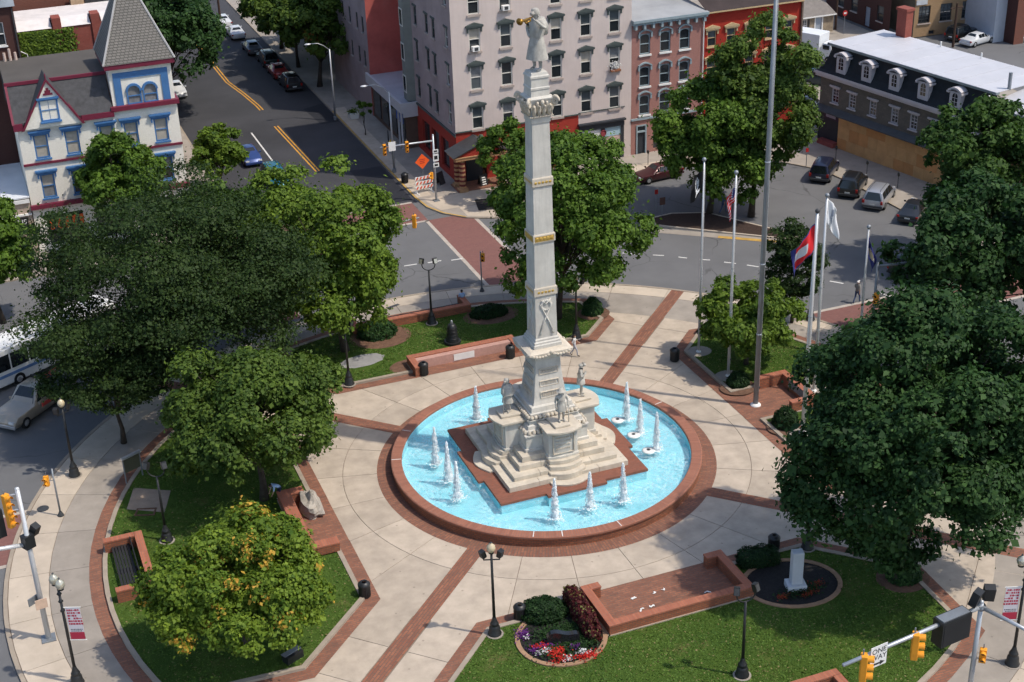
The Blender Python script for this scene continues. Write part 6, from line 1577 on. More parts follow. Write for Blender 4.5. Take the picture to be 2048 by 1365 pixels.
def flag(label, xy, ztop, ang, length, hoist, droop, colf, mats, seed):
    """hanging cloth in soft folds; colf(u,v)->material index"""
    NU, NV = 26, 20; r = random.Random(seed); ph = r.uniform(0, 6)
    mb = MB(); d = Vector((math.cos(ang), math.sin(ang))); n = Vector((-d.y, d.x)); vs = []
    for i in range(NU+1):
        u = i/NU
        for j in range(NV+1):
            v = j/NV
            reach = length*u*(1-droop*.75); fall = length*u*droop*(.75+.25*u)
            fold = (.20*math.sin(7*u+2.5*v+ph)+.10*math.sin(13*u-4*v+ph))*min(1, u*3)*(.5+.6*droop)
            q = d*(reach*(1-.16*v*droop)+.02)+n*fold
            vs.append((q.x, q.y, -v*hoist*(1-.12*u*droop)-fall))
    fs = [(i*(NV+1)+j, (i+1)*(NV+1)+j, (i+1)*(NV+1)+j+1, i*(NV+1)+j+1) for i in range(NU) for j in range(NV)]
    for f_, (i, j) in zip(fs, ((i, j) for i in range(NU) for j in range(NV))):
        mb.f.append(f_); mb.m.append(colf((i+.5)/NU, (j+.5)/NV))
    mb.v = vs
    o = mb.build('flag', mats, None, (xy[0], xy[1], ztop), 0, True)
    s_ = o.modifiers.new('thickness', 'SOLIDIFY'); s_.thickness = .006
    tag(o, label, 'flag', 'flags')
FB = mat('flag_black', (.012,.012,.014), .8); FW = mat('flag_white', (.66,.67,.68), .8, .05); FR = mat('flag_red', (.58,.02,.025), .8, .08); FBL = mat('flag_blue', (.030,.035,.16), .8, .1); FG = mat('flag_grey', (.27,.30,.36), .8, .1); FY = mat('flag_tan', (.46,.38,.24), .8)
def us(u, v):
    if u < .42 and v < .54:
        return 0 if (int(u/.42*9) % 2 == 0 and int(v/.54*11) % 2 == 0) else 1
    return 2 if int(v*13) % 2 == 0 else 0
def pow_(u, v):
    q = math.hypot((u-.5)*1.5, v-.48)
    return 1 if (.24 < q < .30) or (q < .22 and (u-.5)*1.5+v*.3 < .12) or (abs(v-.86) < .04 and .25 < u < .75) else 0
def svc(u, v): return 2 if u > .86 or v < .04 or v > .93 else (1 if (.42 < u < .86 and .30 < v < .72) else 0)
def whi(u, v):
    q = math.hypot((u-.45)*1.5, v-.5); return 1 if q < .30 and (q > .2 or math.sin(14*u+9*v) > 0) else 0
def pa(u, v):
    q = math.hypot((u-.5)*1.4, v-.5); return 1 if q < .2 else (2 if .2 <= q < .27 and math.sin(30*u) > .2 else 0)
flag('black flag with a white emblem on the leftmost flagpole', f1, 13.9, R(172), 1.7, 1.5, .62, pow_, [FB, FW], 1)
flag('drooping flag of red and white stripes with white stars on blue', f2, 14.4, R(182), 1.7, 1.35, .90, us, [FW, FBL, FR], 2)
flag('red, white and blue flag hanging from the stout flagpole', f4, 14.6, R(178), 2.8, 1.7, .62, svc, [FR, FW, FBL], 5)
flag('white flag with a grey emblem above the parked minivans', f5, 14.0, R(12), 2.3, 1.7, .66, whi, [FW, FG], 4)
flag('dark blue flag with a tan crest at the right rim', f6, 9.2, R(-10), 2.0, 1.35, .90, pa, [FBL, FY, FW], 6)

# ---------------------------------------------------------------- traffic signals, signs, street lights
def signal_head(t, p, rz, n=3, s=1.0):
    h = MB(); w_ = .30*s; hh = .36*s
    h.box(-w_/2,w_/2,-.12*s,.12*s,-n*hh/2,n*hh/2)
    o = h.build('signal_head', AMBER, t, p, rz, bevel=.03*s)
    for k in range(n):
        z = n*hh/2-hh*(k+.5)
        MB().lathe([(.125*s,-.12*s),(.14*s,-.33*s)], 14, (0,0,z), axis='y', arc=(R(-20),R(200))).build('visor', AMBER, o, smooth=True)
        MB().lathe([(.11*s,-.125*s),(.001,-.14*s)], 12, (0,0,z), axis='y').build('lens', mat('dark_lens', (.05,.02,.015), .2), o)
    MB().path([(0,.05,n*hh/2),(0,.05,n*hh/2+.22*s)], .03*s, 6).build('hanger', STEEL_D, o)
    return o
def mast(name, label, xy, h, arms, r=.12, m=STEEL, z=0., base=True):
    """arms: list of (dx, dy, z0, dz)"""
    t = empty(name, (*xy, z), 0, label, 'traffic signal')
    MB().path([(0,0,0),(0,0,h)], [r,r*.75], 14).build('pole', m, t, smooth=True)
    MB().lathe([(r*.8,h),(r*.7,h+.08),(.001,h+.12)], 12).build('cap', m, t, smooth=True)
    if base: MB().box(-r*2.4,r*2.4,-r*2.4,r*2.4,0,.08).build('base_plate', STEEL_D, t)
    for dx, dy, z0, dz in arms: MB().path([(0,0,z0),(dx*.5,dy*.5,z0+dz*.6),(dx,dy,z0+dz)], [r*.80,r*.70,r*.60], 10).build('mast_arm', m, t, smooth=True)
    return t
def sub(a, b): return (a[0]-b[0], a[1]-b[1])
# near right: arm with two heads, one-way sign and big black sign box
A = (8.63,-30.60); E1 = (0.73,-31.61); E2 = (9.56,-33.29); e = sub(E1, A); e2 = sub(E2, A)
t = mast('traffic_signal', 'grey signal mast with a one-way sign at the lower right', A, 7.25, [(*e,7.0,0),(*e2,7.0,0)], .14)
ang = math.atan2(e[1], e[0]); al = math.hypot(*e)
for px in ((1.90,-31.47), (4.79,-31.12)):
    q = sub(px, A); signal_head(t, (q[0], q[1], 6.40), R(58), 3, 1.28)
q = sub((2.57,-31.39), A)
sg = MB().box(-.46,.46,-.012,.012,-.56,.56).build('one_way_sign', WHITE, t, (q[0]+.05, q[1]-.10, 6.82), ang+R(180))
for tx, zz, s_ in (('ONE', .28, .38), ('WAY', -.06, .38)): link('lettering', text_mesh(tx, s_, BLACK), sg, (0,-.016,zz), (R(90),0,0))
MB().add([(-.34,-.017,-.45),(.10,-.017,-.45),(.10,-.017,-.53),(.37,-.017,-.40),(.10,-.017,-.27),(.10,-.017,-.35),(-.34,-.017,-.35)], [(0,1,2,3,4,5,6)]).build('arrow', BLACK, sg)
q = sub((6.91,-30.84), A)
bx = MB().box(-.85,.85,-.32,.32,-.85,.5).build('sign_box', BLACK, t, (q[0], q[1], 6.75), ang+R(180))
MB().box(-.76,.76,-.335,-.321,-.76,.40).build('sign_face', mat('dim_sign_face', (.018,.018,.019), .5), bx); MB().box(-.78,.78,-.25,.25,.5,.54).build('box_lid', STEEL_D, bx)
for s_, a in ((-1,.5),(1,-.5)): MB().obox((0,0,.34), (.50,.36,.80), 0, 0, .25).build('camera_housing', BLACK, t, (s_*.38, s_*.04, 7.3), a)
signal_head(t, (.40,-.10,4.2), R(-40), 2, 1.05)
MB().lathe([(.20,-.12),(.24,0),(.20,.12)], 12, (0,0,7.0)).build('clamp', STEEL_D, t)
# near left mast
A = (-30.95,-5.99)
t = mast('traffic_signal', 'pale signal mast with amber heads at the left edge', A, 9.3, [(-5.5,.5,6.0,.1)], .15, ALU)
MB().obox((0,0,6.2), (.55,.45,.75), .5).build('clamp_box', BLACK, t); MB().obox((.42,.25,6.65), (.36,.40,.62), .7, 0, .5).build('floodlight', BLACK, t); 
for z_, dx in ((8.7,-.62),(7.8,-.60)): signal_head(t, (dx,-.12,z_-.1), R(40), 3 if z_ > 8 else 2, 1.15); MB().path([(0,0,z_+.35),(dx,0,z_+.35)], .04, 6).build('bracket', STEEL, t)
MB().box(-.35,.35,-.1,.1,-.8,.8).build('control_cabinet', BLACK, t, (-1.3,.9,7.0), R(20))
MB().box(-.32,.32,-.03,.03,-.22,.22).build('sign_back', STEEL_D, t, (-.35,.0,2.6), R(35)); MB().box(-.30,.30,-.03,.03,-.28,.28).build('pale_sign', mat('pale_peach_sign', (.60,.43,.32), .6), t, (.0,-.28,2.45), R(10))
def ped(label, xy, h, hz, dx, z=0., m=STEEL_D):
    t = empty('pedestrian_signal', (*xy, z), 0, label, 'pedestrian signal', 'pedestrian signals')
    MB().path([(0,0,0),(0,0,h)], [.06,.05], 10).build('pole', m, t, smooth=True); MB().lathe([(.2,0),(.18,.1),(.08,.3)], 12).build('base', DGREY, t)
    signal_head(t, (dx[0], dx[1], hz), R(-30), 2, .95); MB().path([(0,0,hz),(dx[0],dx[1],hz)], .025, 5).build('bracket', STEEL_D, t)
ped('thin post with an amber pedestrian signal on the left rim pavement', (-29.06,6.00), 3.3, 2.5, (-.42,.1))
ped('thin post with a pedestrian signal on the far rim by the crosswalk', (5.18,25.48), 3.4, 2.9, (.15,-.1))
t = mast('traffic_signal', 'grey signal pole with an amber pedestrian head by the right crosswalk', (27.12,4.84), 6.4, [(5.5,-1.2,6.2,.1)], .12, STEEL_D)
signal_head(t, (-.12,-.35,3.9), R(-60), 2, 1.15); signal_head(t, (4.6,-1.0,5.8), R(30), 3, 1.0); signal_head(t, (5.4,-1.15,5.8), R(30), 3, 1.0); MB().box(-.2,.2,-.2,.2,-.3,.3).build('control_box', BLACK, t, (.2,-.1,1.2))
# mast behind the bright maple, its arm showing over the road
A = (-6.3,27.6); E1 = (1.38,28.68); e = sub(E1, A)
t = mast('traffic_signal', 'signal mast behind the bright maple, arm reaching over the road', A, 6.0, [(*e,5.7,0)], .12)
for px in ((0.90,28.45), (-1.67,27.99)): q = sub(px, A); signal_head(t, (q[0], q[1], 5.55), R(150), 3, 1.0)
q = sub((-1.00,28.23), A); MB().box(-.35,.35,-.015,.015,-.42,.42).build('sign', STEEL, t, (q[0], q[1]-.1, 5.6))
# far corner mast
A = (8.30,45.70); h = 6.3; E1 = (3.47,46.02); e = sub(E1, A); 
t = mast('traffic_signal', 'signal mast on the far corner before the temple porch', A, 6.2, [(*e,5.7,0)], .11)
for k in (.92,.5): signal_head(t, (e[0]*k, e[1]*k, 5.45), R(0), 3, .95)
MB().box(-.32,.32,-.015,.015,-.42,.42).build('sign', WHITE, t, (e[0]*.78, e[1]*.78-.1, 5.7))
for z_, hh in ((4.75,.16),(4.15,.34),(3.45,.2)):
    s2_ = MB().box(-.26,.26,-.015,.015,-hh,hh).build('route_sign', WHITE, t, (.12,-.15,z_)); MB().box(-.16,.16,-.018,-.016,-hh*.5,hh*.5).build('route_sign_print', BLACK, s2_)
signal_head(t, (-.35,-.1,2.5), R(-70), 2, .9)
def street_light(label, xy, h, arm, z=0):
    t = empty('street_light', (*xy, z), 0, label, 'street light', 'street lights')
    MB().path([(0,0,0),(0,0,h)], [.12,.07], 12).build('pole', STEEL, t, smooth=True); MB().lathe([(.2,0),(.2,.35),(.13,.4)], 12).build('base', STEEL_D, t)
    pts = [(0,0,h-.1),(arm[0]*.3,arm[1]*.3,h+.45),(arm[0]*.6,arm[1]*.6,h+.75),(arm[0],arm[1],h+.8)]
    MB().path(pts, [.05,.045,.04,.035], 8).build('arm', STEEL, t, smooth=True)
    MB().ball((arm[0]*1.12,arm[1]*1.12,h+.78), .3, 8, 0, (1.25,.6,.34)).build('lamp_head', ALU, t, smooth=True)
street_light('tall grey street light on the far pavement, farther of two', (6.30,72.90), 7.6, (-2.0,.0))
street_light('tall grey street light on the far pavement, nearer of two', (7.11,54.62), 8.0, (-2.1,.0))
def post_sign(label, xy, h, shape, m, z=0, print_=None, s=.32):
    t = empty('road_sign', (*xy, z), 0, label, 'road sign')
    MB().path([(0,0,0),(0,0,h)], .035, 8).build('post', STEEL_D, t)
    d = MB()
    if shape == 'diamond': d.add([(0,-.05,h-1.4*s),(1.4*s,-.05,h),(0,-.05,h+1.4*s),(-1.4*s,-.05,h),(0,-.03,h-1.4*s),(1.4*s,-.03,h),(0,-.03,h+1.4*s),(-1.4*s,-.03,h)], [(0,1,2,3),(7,6,5,4)])
    elif shape == 'oct': d.lathe([(.001,-.05),(s,-.05),(s,-.03),(.001,-.03)], 8, (0,0,h), axis='y')
    else: d.box(-s,s,-.05,-.03,h-s*1.3,h+s*1.3)
    o = d.build('sign_plate', m, t)
    if print_: MB().box(-s*.5,s*.5,-.055,-.051,h-s*.28,h+s*.28).build('sign_print', print_, o)
OR = mat('fluorescent_orange', (.85,.12,.02), .6); YS = mat('sign_yellow', (.62,.36,.02), .6); RS = mat('sign_red', (.40,.02,.02), .6)
post_sign('yellow diamond sign with black arrow on the far pavement', (7.3,55.6), 2.6, 'diamond', YS, 0, BLACK)
post_sign('small red sign on a post beside the parked red car', (25.03,34.86), 1.9, 'rect', RS, ZR, None, .16)
post_sign('small dark sign on a post at the end of the traffic island', (24.98,33.57), 1.5, 'rect', mat('brown_sign', (.10,.05,.04), .7), ZR, None, .26)
post_sign('red stop sign by the stone house, upper right', (71.6,77.2), 2.6, 'oct', RS, 0, WHITE, .36)
post_sign('red parking sign on the pavement by the boarded shopfront', (42.60,38.65), 1.7, 'rect', RS, 0, None, .15)
def meter(label, xy):
    t = empty('parking_meter', (*xy, 0), 0, label, 'parking meter', 'parking meters')
    MB().path([(0,0,0),(0,0,1.15)], .035, 8).build('post', DGREY, t); MB().lathe([(.06,1.1),(.12,1.2),(.12,1.38),(.08,1.48),(.001,1.5)], 10).build('head', BLACK, t, smooth=True)
for px, lb in (((29.64,45.82),'before the pink building door'), ((46.02,38.96),'before the boarding, leftmost of four'), ((46.33,34.25),'before the boarding, second of four'), ((47.06,30.42),'before the boarding, third of four'), ((47.80,26.74),'before the boarding, rightmost of four')): meter('dark parking meter on the pavement '+lb, px)
# road works barricade with orange diamond sign
t = empty('barricade', (8.0,48.2,0), R(8), 'red and white striped road-works barricade on the far corner', 'barricade')
STR_R = mat('stripe_red', (.62,.09,.04), .6)
for k, z_ in enumerate((.55,1.0,1.45)):
    b_ = MB().box(-.9,.9,-.03,.03,z_-.13,z_+.13).build('board', WHITE, t)
    for i in range(5):
        x = -.85+i*.36; MB().add([(x,-.034,z_-.13),(x+.18,-.034,z_-.13),(x+.32,-.034,z_+.13),(x+.14,-.034,z_+.13)], [(0,1,2,3)]).build('stripe', STR_R, b_)
for x in (-.75,.75): MB().box(x-.04,x+.04,.03,.1,0,1.6).box(x-.05,x+.05,-.5,.55,0,.07).build('leg', WHITE, t)
t = empty('road_works_sign', (8.15,48.9,0), R(6), 'orange diamond road-works sign above the striped barricade', 'road sign')
MB().path([(0,0,0),(0,0,3.0)], .04, 8).build('post', STEEL_D, t); d_ = MB().add([(0,-.06,2.05),(.72,-.06,2.78),(0,-.06,3.5),(-.72,-.06,2.78),(0,-.03,2.05),(.72,-.03,2.78),(0,-.03,3.5),(-.72,-.03,2.78)], [(0,1,2,3),(7,6,5,4)]).build('sign_plate', OR, t)
for i in range(3): MB().box(-.30+.04*i,.30-.04*i,-.066,-.061,2.93-.17*i,3.0-.17*i).build('sign_print', RS, d_)
t = empty('bicycle_rack', (8.6,61.2,0), R(75), 'black hoop bicycle rack on the far pavement', 'bicycle rack')
MB().path([(-.45,0,0),(-.45,0,1.5)]+[(.45*math.cos(R(a)), 0, 1.5+.45*math.sin(R(a))) for a in range(165, 0, -15)]+[(.45,0,1.5),(.45,0,0)], .05, 8).build('hoop', BLACK, t, smooth=True)
MB().lathe([(.2,-.02),(.25,0),(.2,.02)], 14, (0,0,1.5), axis='y').build('ring', BLACK, t)
t = empty('planter', (8.2,72.6,0), 0, 'white planter box with a small plant at the kerb of the side street', 'planter')
MB().frus(.42,.42,0,.5,.5,.6).build('box', WHITE, t); rg = np.random.default_rng(9); P = rg.normal(size=(260,3))*[.3,.3,.14]+[0,0,.75]
link('plant', leaf_cards('plant', P, np.array([0,0,1.])+rg.normal(size=(260,3))*.5, np.full(260,.09), rg.random(260), np.zeros(260), L_BRIGHT, rg), t)
for xy, rz, lb, m in (((13.46,47.45),.2,'black pavement board with white print by the temple porch',BLACK), ((10.02,49.72),.6,'grey pavement board leaning by the side wall of the porch',DGREY)):
    t = empty('pavement_board', (*xy, 0), rz, lb, 'pavement board')
    for s_ in (-1, 1): MB().add([(-.4,s_*.35,0),(.4,s_*.35,0),(.4,s_*.04,1.15),(-.4,s_*.04,1.15)], [(0,1,2,3)]).build('leaf', m, t)
    if m is BLACK:
        for i in range(4): MB().obox((0,-.215+.065*(i-1.5)*-1*0-.0-.06*(1.5-i), .55+.2*(i-1.5)), (.42-.05*(i % 2),.02,.10), 0, 0, -.28).build('print', WHITE, t)
for x, y, h, lb in ((71.9,79.5,8.5,'dark utility pole beside the stone house'), (79.6,66.4,5.2,'brown utility pole in the car park, upper right'), (3.2,118,9,'pale pole far up the street')):
    t = empty('utility_pole', (x, y, 0), 0, lb, 'utility pole'); MB().path([(0,0,0),(0,0,h)], [.16,.12], 8).build('pole', mat('pole_wood', (.06,.035,.025), .9), t); MB().box(-.9,.9,-.05,.05,h-.6,h-.48).build('cross_arm', mat('pole_wood', (.06,.035,.025)), t)
t = empty('fence', (58.4,66.0,0), R(-52), 'grey board fence before the white box truck', 'fence')
for i in range(26): MB().box(-3.6+i*.28,-3.35+i*.28,-.02,.02,0,1.7).build('board', mat('fence_grey', (.16,.16,.17), .9, .2, objvar=.12), t)
for i in range(4): MB().box(-3.6+i*2.3,-3.5+i*2.3,.02,.1,0,1.75).build('post', DGREY, t)
for i, (x, z_) in enumerate(((2.22,12.3),(5.22,15.65))):
    t = empty('air_conditioner', (11.56+x,49,z_), 0, ('white window air conditioner in the leftmost window of the upper row','white window air conditioner in the topmost row, left of the bugler')[i], 'air conditioner', 'air conditioners')
    MB().box(-.34,.34,-.42,.05,.06,.48).build('casing', WHITE, t); MB().box(-.18,.18,-.43,-.421,.12,.42).build('grille', DGREY, t)
t = empty('window_box', (27.6,49,8.66), 0, 'flower box with white flowers in an upper window near the pink building', 'window box')
MB().box(-.5,.5,-.4,-.02,-.02,.16).build('box', mat('terracotta', (.25,.1,.05), .8), t); rg = np.random.default_rng(8); P = rg.normal(size=(220,3))*[.25,.1,.2]+[0,-.2,.5]
link('flowers', leaf_cards('flowers', P, np.array([0,-.6,.6])+rg.normal(size=(220,3))*.4, np.full(220,.07), rg.random(220), np.zeros(220), MATS['petal_white'], rg), t)

# ---------------------------------------------------------------- vehicles
KIND = {  # stations: y, shoulder z, top z, half width, half width at top ; glazing spans
 'van': dict(st=[(-2.42,.62,.66,.80,.74),(-2.36,.98,1.02,.92,.84),(-2.12,1.02,1.70,.95,.70),(-1.2,1.02,1.78,.96,.72),(.35,1.0,1.76,.96,.70),(1.35,.96,1.02,.94,.80),(2.15,.84,.88,.90,.72),(2.42,.58,.62,.78,.66)], rear=(1,2), roof=(2,4), ws=(4,5)),
 'suv': dict(st=[(-2.30,.66,.70,.80,.74),(-2.25,1.02,1.06,.90,.84),(-2.02,1.06,1.74,.93,.72),(-1.0,1.06,1.80,.94,.73),(.25,1.04,1.76,.94,.71),(.85,1.02,1.08,.93,.82),(2.05,.98,1.02,.90,.76),(2.30,.62,.66,.82,.7)], rear=(1,2), roof=(2,4), ws=(4,5)),
 'sedan': dict(st=[(-2.35,.58,.62,.76,.7),(-2.28,.86,.90,.86,.78),(-1.55,.90,.95,.89,.78),(-.85,.90,1.40,.89,.60),(.25,.90,1.43,.89,.60),(1.0,.88,.93,.89,.78),(2.1,.76,.80,.86,.72),(2.35,.52,.56,.74,.64)], rear=(2,3), roof=(3,4), ws=(4,5)),
 'pickup': dict(st=[(-2.75,.60,.64,.84,.80),(-2.72,.98,1.0,.93,.90),(-.82,.98,1.0,.94,.90),(-.72,1.0,1.72,.94,.70),(.30,1.0,1.76,.94,.70),(.95,.98,1.05,.94,.84),(2.45,.94,.98,.92,.80),(2.75,.60,.64,.86,.76)], rear=(2,3), roof=(3,4), ws=(4,5)),
}
PAINT = {}
def paint(nm, c, metal=.25): return mat('car_paint_'+nm, c, .32, .05, 1, 10, metal=metal, spec=.5, coat=.5)
def car(kind, label, xy, ang, pm, group='parked and passing cars', z=ZR, cat='car', scale=1.0):
    K = KIND[kind]; st = K['st']
    t = empty({'van':'minivan','suv':'sport_utility_car','sedan':'saloon_car','pickup':'pickup_truck'}[kind], (xy[0], xy[1], z), ang-R(90), label, cat, group)
    t.scale = (scale,)*3
    mb = MB(); vs = []
    for y, zs, zt, w_, wt in st:
        zf = .30 if abs(y) > 2.2 else .24
        vs += [(-w_*.88,y,zf),(-w_,y,zf+.22),(-w_*.985,y,zs),(-wt,y,zt-.05),(-wt*.80,y,zt),(wt*.80,y,zt),(wt,y,zt-.05),(w_*.985,y,zs),(w_,y,zf+.22),(w_*.88,y,zf)]
    n = 10; fs = []
    for i in range(len(st)-1):
        for k in range(n): fs.append((i*n+k, i*n+(k+1) % n, (i+1)*n+(k+1) % n, (i+1)*n+k))
    fs = [tuple(reversed(f)) for f in fs]
    fs.append(tuple(range(n))); fs.append(tuple(reversed([(len(st)-1)*n+k for k in range(n)])))
    mb.add(vs, fs); bo_ = mb.build('body', pm, t, smooth=True, bevel=.03)
    P = lambda i, k: Vector(vs[i*n+k])
    def pane(nm, q, off):
        c = sum(q, Vector())/4; q = [c+(p-c)*.90 for p in q]; nn = (q[1]-q[0]).cross(q[2]-q[0]).normalized()
        if nn.dot(off) < 0: nn = -nn; 
        MB().poly([tuple(p+nn*.022) for p in q]).build(nm, CGLASS, t)
    a, b = K['ws']; pane('windscreen', [P(a,4),P(a,5),P(b,6),P(b,3)], Vector((0,1,1)))
    a, b = K['rear']; pane('rear_window', [P(a,3),P(a,6),P(b,5),P(b,4)], Vector((0,-1,.5)))
    r0, r1 = K['roof']
    for s_ in (0, 1):
        kt, kb = (3, 2) if s_ == 0 else (6, 7)
        off = Vector((-1 if s_ == 0 else 1, 0, .3))
        def at(y, k):
            for i in range(len(st)-1):
                if st[i][0] <= y <= st[i+1][0]:
                    f = (y-st[i][0])/(st[i+1][0]-st[i][0]); return P(i,k).lerp(P(i+1,k), f)
        y0, y1 = st[r0][0], st[r1][0]; ye = st[K['ws'][1]][0]
        cuts = [y0+.06+(y1-y0-.06)*i/(3 if kind in ('van','suv') else 2) for i in range((3 if kind in ('van','suv') else 2)+1)]
        for c0, c1 in zip(cuts, cuts[1:]): pane('side_window', [at(c0,kb).lerp(at(c0,kt),.12), at(c1,kb).lerp(at(c1,kt),.12), at(c1,kt), at(c0,kt)], off)
        pane('front_quarter_window', [at(y1+.03,kb).lerp(at(y1+.03,kt),.12), at(y1+(ye-y1)*.72,kb).lerp(at(y1+(ye-y1)*.72,kt),.2), at(y1+(ye-y1)*.45,kt), at(y1+.03,kt)], off)
    L0, L1 = st[0][0], st[-1][0]; w_ = st[2][3]
    for x in (-1, 1):
        for y in (L0+.85, L1-.88):
            wh = MB().lathe([(.20,-.11),(.33,-.11),(.35,-.06),(.35,.06),(.33,.11),(.20,.11)], 18, axis='x').build('wheel', TYRE, t, (x*(w_-.10),y,.35), smooth=True)
            MB().lathe([(.001,.085*x),(.10,.10*x),(.21,.08*x),(.21,.02*x)], 14, axis='x').build('rim', RIM, wh)
        MB().box(x*.62-.17,x*.62+.17,L1-.06,L1+.02,.62,.76).build('headlight', LAMP_W, t)
        MB().box(x*.80-.10,x*.80+.10,L0-.03,L0+.10,.72,1.0 if kind in ('van','suv') else .86).build('tail_light', LAMP_R, t)
        MB().obox((x*(w_+.08),st[K['ws'][1]][0]-.25,1.02), (.18,.10,.13)).build('mirror', pm, t)
    MB().box(-w_+.06,w_-.06,L0-.07,L0+.05,.36,.56).build('rear_bumper', pm if kind == 'sedan' else DGREY, t, bevel=.03); MB().box(-w_+.06,w_-.06,L1-.05,L1+.07,.34,.54).build('front_bumper', pm if kind != 'pickup' else RIM, t, bevel=.03)
    MB().box(-.22,.22,L0-.085,L0-.06,.62,.74).build('number_plate', PLATE, t)
    if kind == 'pickup':
        MB().box(-.80,.80,-2.62,-.92,.97,1.02).build('load_bed', BLACK, t)
        for x in (-.88,.88): MB().box(x-.06,x+.06,-2.7,-.84,.96,1.08).build('bed_rail', pm, t)
    if kind in ('van','suv'):
        for x in (-.5,.5): MB().path([(x,-1.9,1.74),(x,-1.8,1.82),(x,.1,1.82),(x,.2,1.74)], .022, 6).build('roof_rail', DGREY, t)
    return t
def park(kind, label, a, b, pm, **k):
    """from the two rear corners on the ground"""
    a, b = Vector(a), Vector(b); m = (a+b)/2; d = (b-a).normalized(); fw = Vector((-d.y, d.x)); L = -KIND[kind]['st'][0][0]
    c = m+fw*L
    return car(kind, label, (c.x, c.y), math.atan2(fw.y, fw.x), pm, **k)
park('van', 'dark blue minivan parked nearest the traffic island, tail to the square', (40.7,35.2), (42.0,33.9), paint('dark_blue', (.010,.013,.035)))
park('van', 'black minivan parked between the dark blue and the silver ones', (40.9,30.8), (42.2,29.5), paint('black', (.010,.011,.012)))
park('van', 'silver minivan parked in front of the plywood boarding', (41.2,27.6), (42.6,26.0), paint('silver', (.42,.43,.46), .5))
park('sedan', 'dark grey car parked right of the silver minivan', (42.0,23.6), (43.4,22.0), paint('charcoal', (.020,.022,.026)))
car('suv', 'dark car half hidden by the dark tree at the right crosswalk', (37.15,13.20), R(-58), paint('gunmetal', (.025,.027,.030)))
car('sedan', 'dark red car parked before the pink building', (28.9,42.3), R(186), paint('dark_red', (.060,.010,.012)))
car('suv', 'black car parked first at the right kerb of the side street', (4.9,87.2), R(90), paint('black2', (.012,.012,.014)))
car('sedan', 'red car parked second at the right kerb of the side street', (4.75,92.6), R(90), paint('red', (.30,.025,.02)))
car('suv', 'dark green car parked third at the right kerb of the side street', (4.8,98.0), R(90), paint('dark_green', (.015,.03,.025)))
car('sedan', 'grey car parked in tree shade up the side street', (4.3,104.2), R(90), paint('grey', (.12,.13,.14), .4))
car('sedan', 'white car farther up the side street, nearer of two', (3.95,112.4), R(90), paint('white', (.58,.59,.60), 0))
car('sedan', 'white car farthest up the side street', (3.6,119.0), R(90), paint('white', (.58,.59,.60), 0))
car('van', 'teal minivan in the left lane of the side street', (-3.95,56.6), R(-90), paint('teal', (.010,.13,.19), .3))
car('sedan', 'blue car behind the teal minivan in the left lane', (-4.75,64.6), R(-90), paint('blue', (.03,.06,.20), .3))
car('sedan', 'white car under the dark tree at the left kerb of the side street', (-7.4,90.5), R(-90), paint('white', (.58,.59,.60), 0))
car('suv', 'dark car behind the island trees, upper one', (51.83,52.68), R(-40), paint('slate', (.03,.04,.05)))
car('suv', 'dark teal car in front of the grey fence behind the island trees', (58.3,60.6), R(-45), paint('dark_teal', (.012,.035,.05)))
car('sedan', 'white car below the mansard cornice behind the island trees', (48.66,47.56), R(-30), paint('white', (.58,.59,.60), 0))
car('suv', 'dark car in the car park before the tan brick building', (83.0,69.4), R(20), paint('black', (.010,.011,.012)))
car('sedan', 'white car in the car park at the upper right', (83.2,66.6), R(15), paint('white', (.58,.59,.60), 0))
car('sedan', 'dark red car behind the white box truck', (66.4,70.4), R(-30), paint('dark_red', (.060,.010,.012)))
t = car('pickup', 'tan pickup truck with red tools on its bed at the left edge', (-29.2,20.5), R(226), paint('tan', (.36,.31,.25), .35), cat='truck', scale=1.18)
MB().box(-.95,-.93,-.45,.45,.62,.85).build('door_sign', mat('red_white_sign', (.62,.08,.07), .6), t); MB().box(.93,.95,-.45,.45,.62,.85).build('door_sign', mat('red_white_sign', (.62,.08,.07)), t)
lad = MB()
for x in (-.62,-.30): lad.path([(x,-2.7,1.9),(x,-.6,1.9)], .03, 5)
for i in range(6): lad.path([(-.62,-2.6+i*.36,1.9),(-.30,-2.6+i*.36,1.9)], .018, 5)
lad.build('ladder', mat('red_ladder', (.50,.07,.03), .6), t); MB().path([(.55,-.7,1.0),(.55,-.7,1.9),(-.7,-.7,1.9),(-.7,-.7,1.0)], .035, 6).path([(.55,-2.5,1.0),(.55,-2.5,1.9),(-.7,-2.5,1.9),(-.7,-2.5,1.0)], .035, 6).build('ladder_rack', DGREY, t)
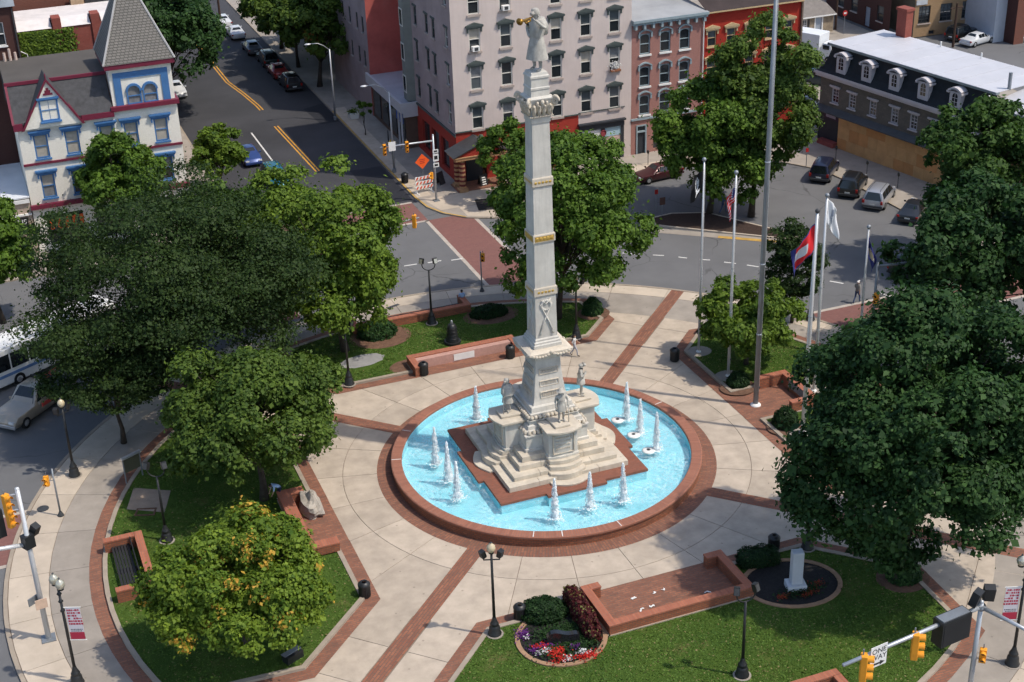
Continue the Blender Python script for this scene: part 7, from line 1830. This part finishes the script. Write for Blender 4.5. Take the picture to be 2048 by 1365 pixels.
# bus
t = empty('bus', (-27.6,27.6,ZR), R(30), 'white bus with dark windows under the locust tree at the left edge', 'bus')
BUSW = mat('bus_white', (.74,.74,.72), .4, .04); L = 5.6
MB().prism([(-L,-1.27),(L-.2,-1.27),(L,-.9),(L,.9),(L-.2,1.27),(-L,1.27)], .35, 3.05).build('body', BUSW, t, bevel=.1)
MB().prism([(-L+.1,-1.1),(L-.3,-1.1),(L-.2,-.8),(L-.2,.8),(L-.3,1.1),(-L+.1,1.1)], 3.05, 3.14).build('roof', BUSW, t, bevel=.04)
for s_ in (-1, 1):
    for i in range(7): MB().box(-L+.4+i*1.5,-L+1.78+i*1.5,s_*1.285-.008,s_*1.285+.008,1.5,2.65).build('side_window', CGLASS, t)
    MB().box(-L+.1,L-.3,s_*1.28-.006,s_*1.28+.006,1.0,1.22).build('stripe', mat('bus_blue', (.12,.22,.42), .5), t)
    for x in (-3.3,3.4): wh = MB().lathe([(.25,-.14),(.46,-.13),(.48,0),(.46,.13),(.25,.14)], 18, axis='y').build('wheel', TYRE, t, (x,s_*1.16,.48), smooth=True); MB().lathe([(.001,.12*s_),(.26,.10*s_)], 12, axis='y').build('rim', RIM, wh)
    MB().box(L-.02,L+.03,s_*.85-.15,s_*.85+.15,.75,.95).build('headlight', LAMP_W, t)
MB().box(L-.02,L+.02,-.85,.85,1.35,2.7).build('windscreen', CGLASS, t)
MB().box(-1.5,.3,-.7,.7,3.14,3.34).build('roof_unit', mat('bus_white', (.74,.74,.72)), t, bevel=.05)
# white box truck
t = empty('box_truck', (62.6,70.6,ZR), R(-62), 'white box truck behind the mansard building', 'truck')
MB().box(-2.6,1.9,-1.15,1.15,.75,3.2).build('box', mat('truck_white', (.66,.68,.70), .5, .04), t, bevel=.04); MB().prism([(1.95,-1.0),(3.9,-.9),(3.9,.9),(1.95,1.0)], .45, 1.5).build('bonnet', mat('truck_white', (.66,.68,.70)), t, bevel=.08)
MB().frus(.72,.98,1.5,.5,.85,2.25,0,(2.7,0)).build('cab', mat('truck_white', (.66,.68,.70)), t); MB().add([(3.44,-.85,1.55),(3.44,.85,1.55),(3.24,.78,2.18),(3.24,-.78,2.18)], [(0,1,2,3)]).build('windscreen', CGLASS, t)
for s_ in (-1, 1):
    for x in (-1.7,3.1): wh = MB().lathe([(.22,-.12),(.42,-.11),(.44,0),(.42,.11),(.22,.12)], 16, axis='y').build('wheel', TYRE, t, (x,s_*.95,.44)); MB().lathe([(.001,.1*s_),(.22,.09*s_)], 12, axis='y').build('rim', RIM, wh)
    MB().box(2.3,3.1,s_*.96-.01,s_*.96+.01,1.6,2.1).build('side_window', CGLASS, t)

# scraps of paper lying in the near alcove
for i, (px, d_, rz) in enumerate((((-1.28,-15.27),(.30,.16),.6),((-0.03,-15.28),(.22,.12),1.2),((0.54,-15.23),(.20,.12),.2),((-0.69,-16.30),(.30,.14),-.3),((-1.33,-16.35),(.36,.10),.4),((2.60,-16.39),(.38,.10),-.2))):
    mb = MB(); r = random.Random(i); nx = 6
    vs = [(d_[0]*(a/nx-.5), d_[1]*(b/3-.5)+.05*math.sin(a+i), .012+.035*r.random()) for a in range(nx+1) for b in range(4)]
    mb.add(vs, [(a*4+b, (a+1)*4+b, (a+1)*4+b+1, a*4+b+1) for a in range(nx) for b in range(3)])
    o = mb.build('paper_scrap', WHITE, None, (px[0], px[1], .03), rz); tag(o, 'white paper scrap in the near alcove, '+('leftmost on the open floor','middle of the open floor','rightmost of the open floor','folded one near the front wall','curved one at the front wall, left','curved one at the front wall, right')[i], 'litter', 'scraps in the alcove')
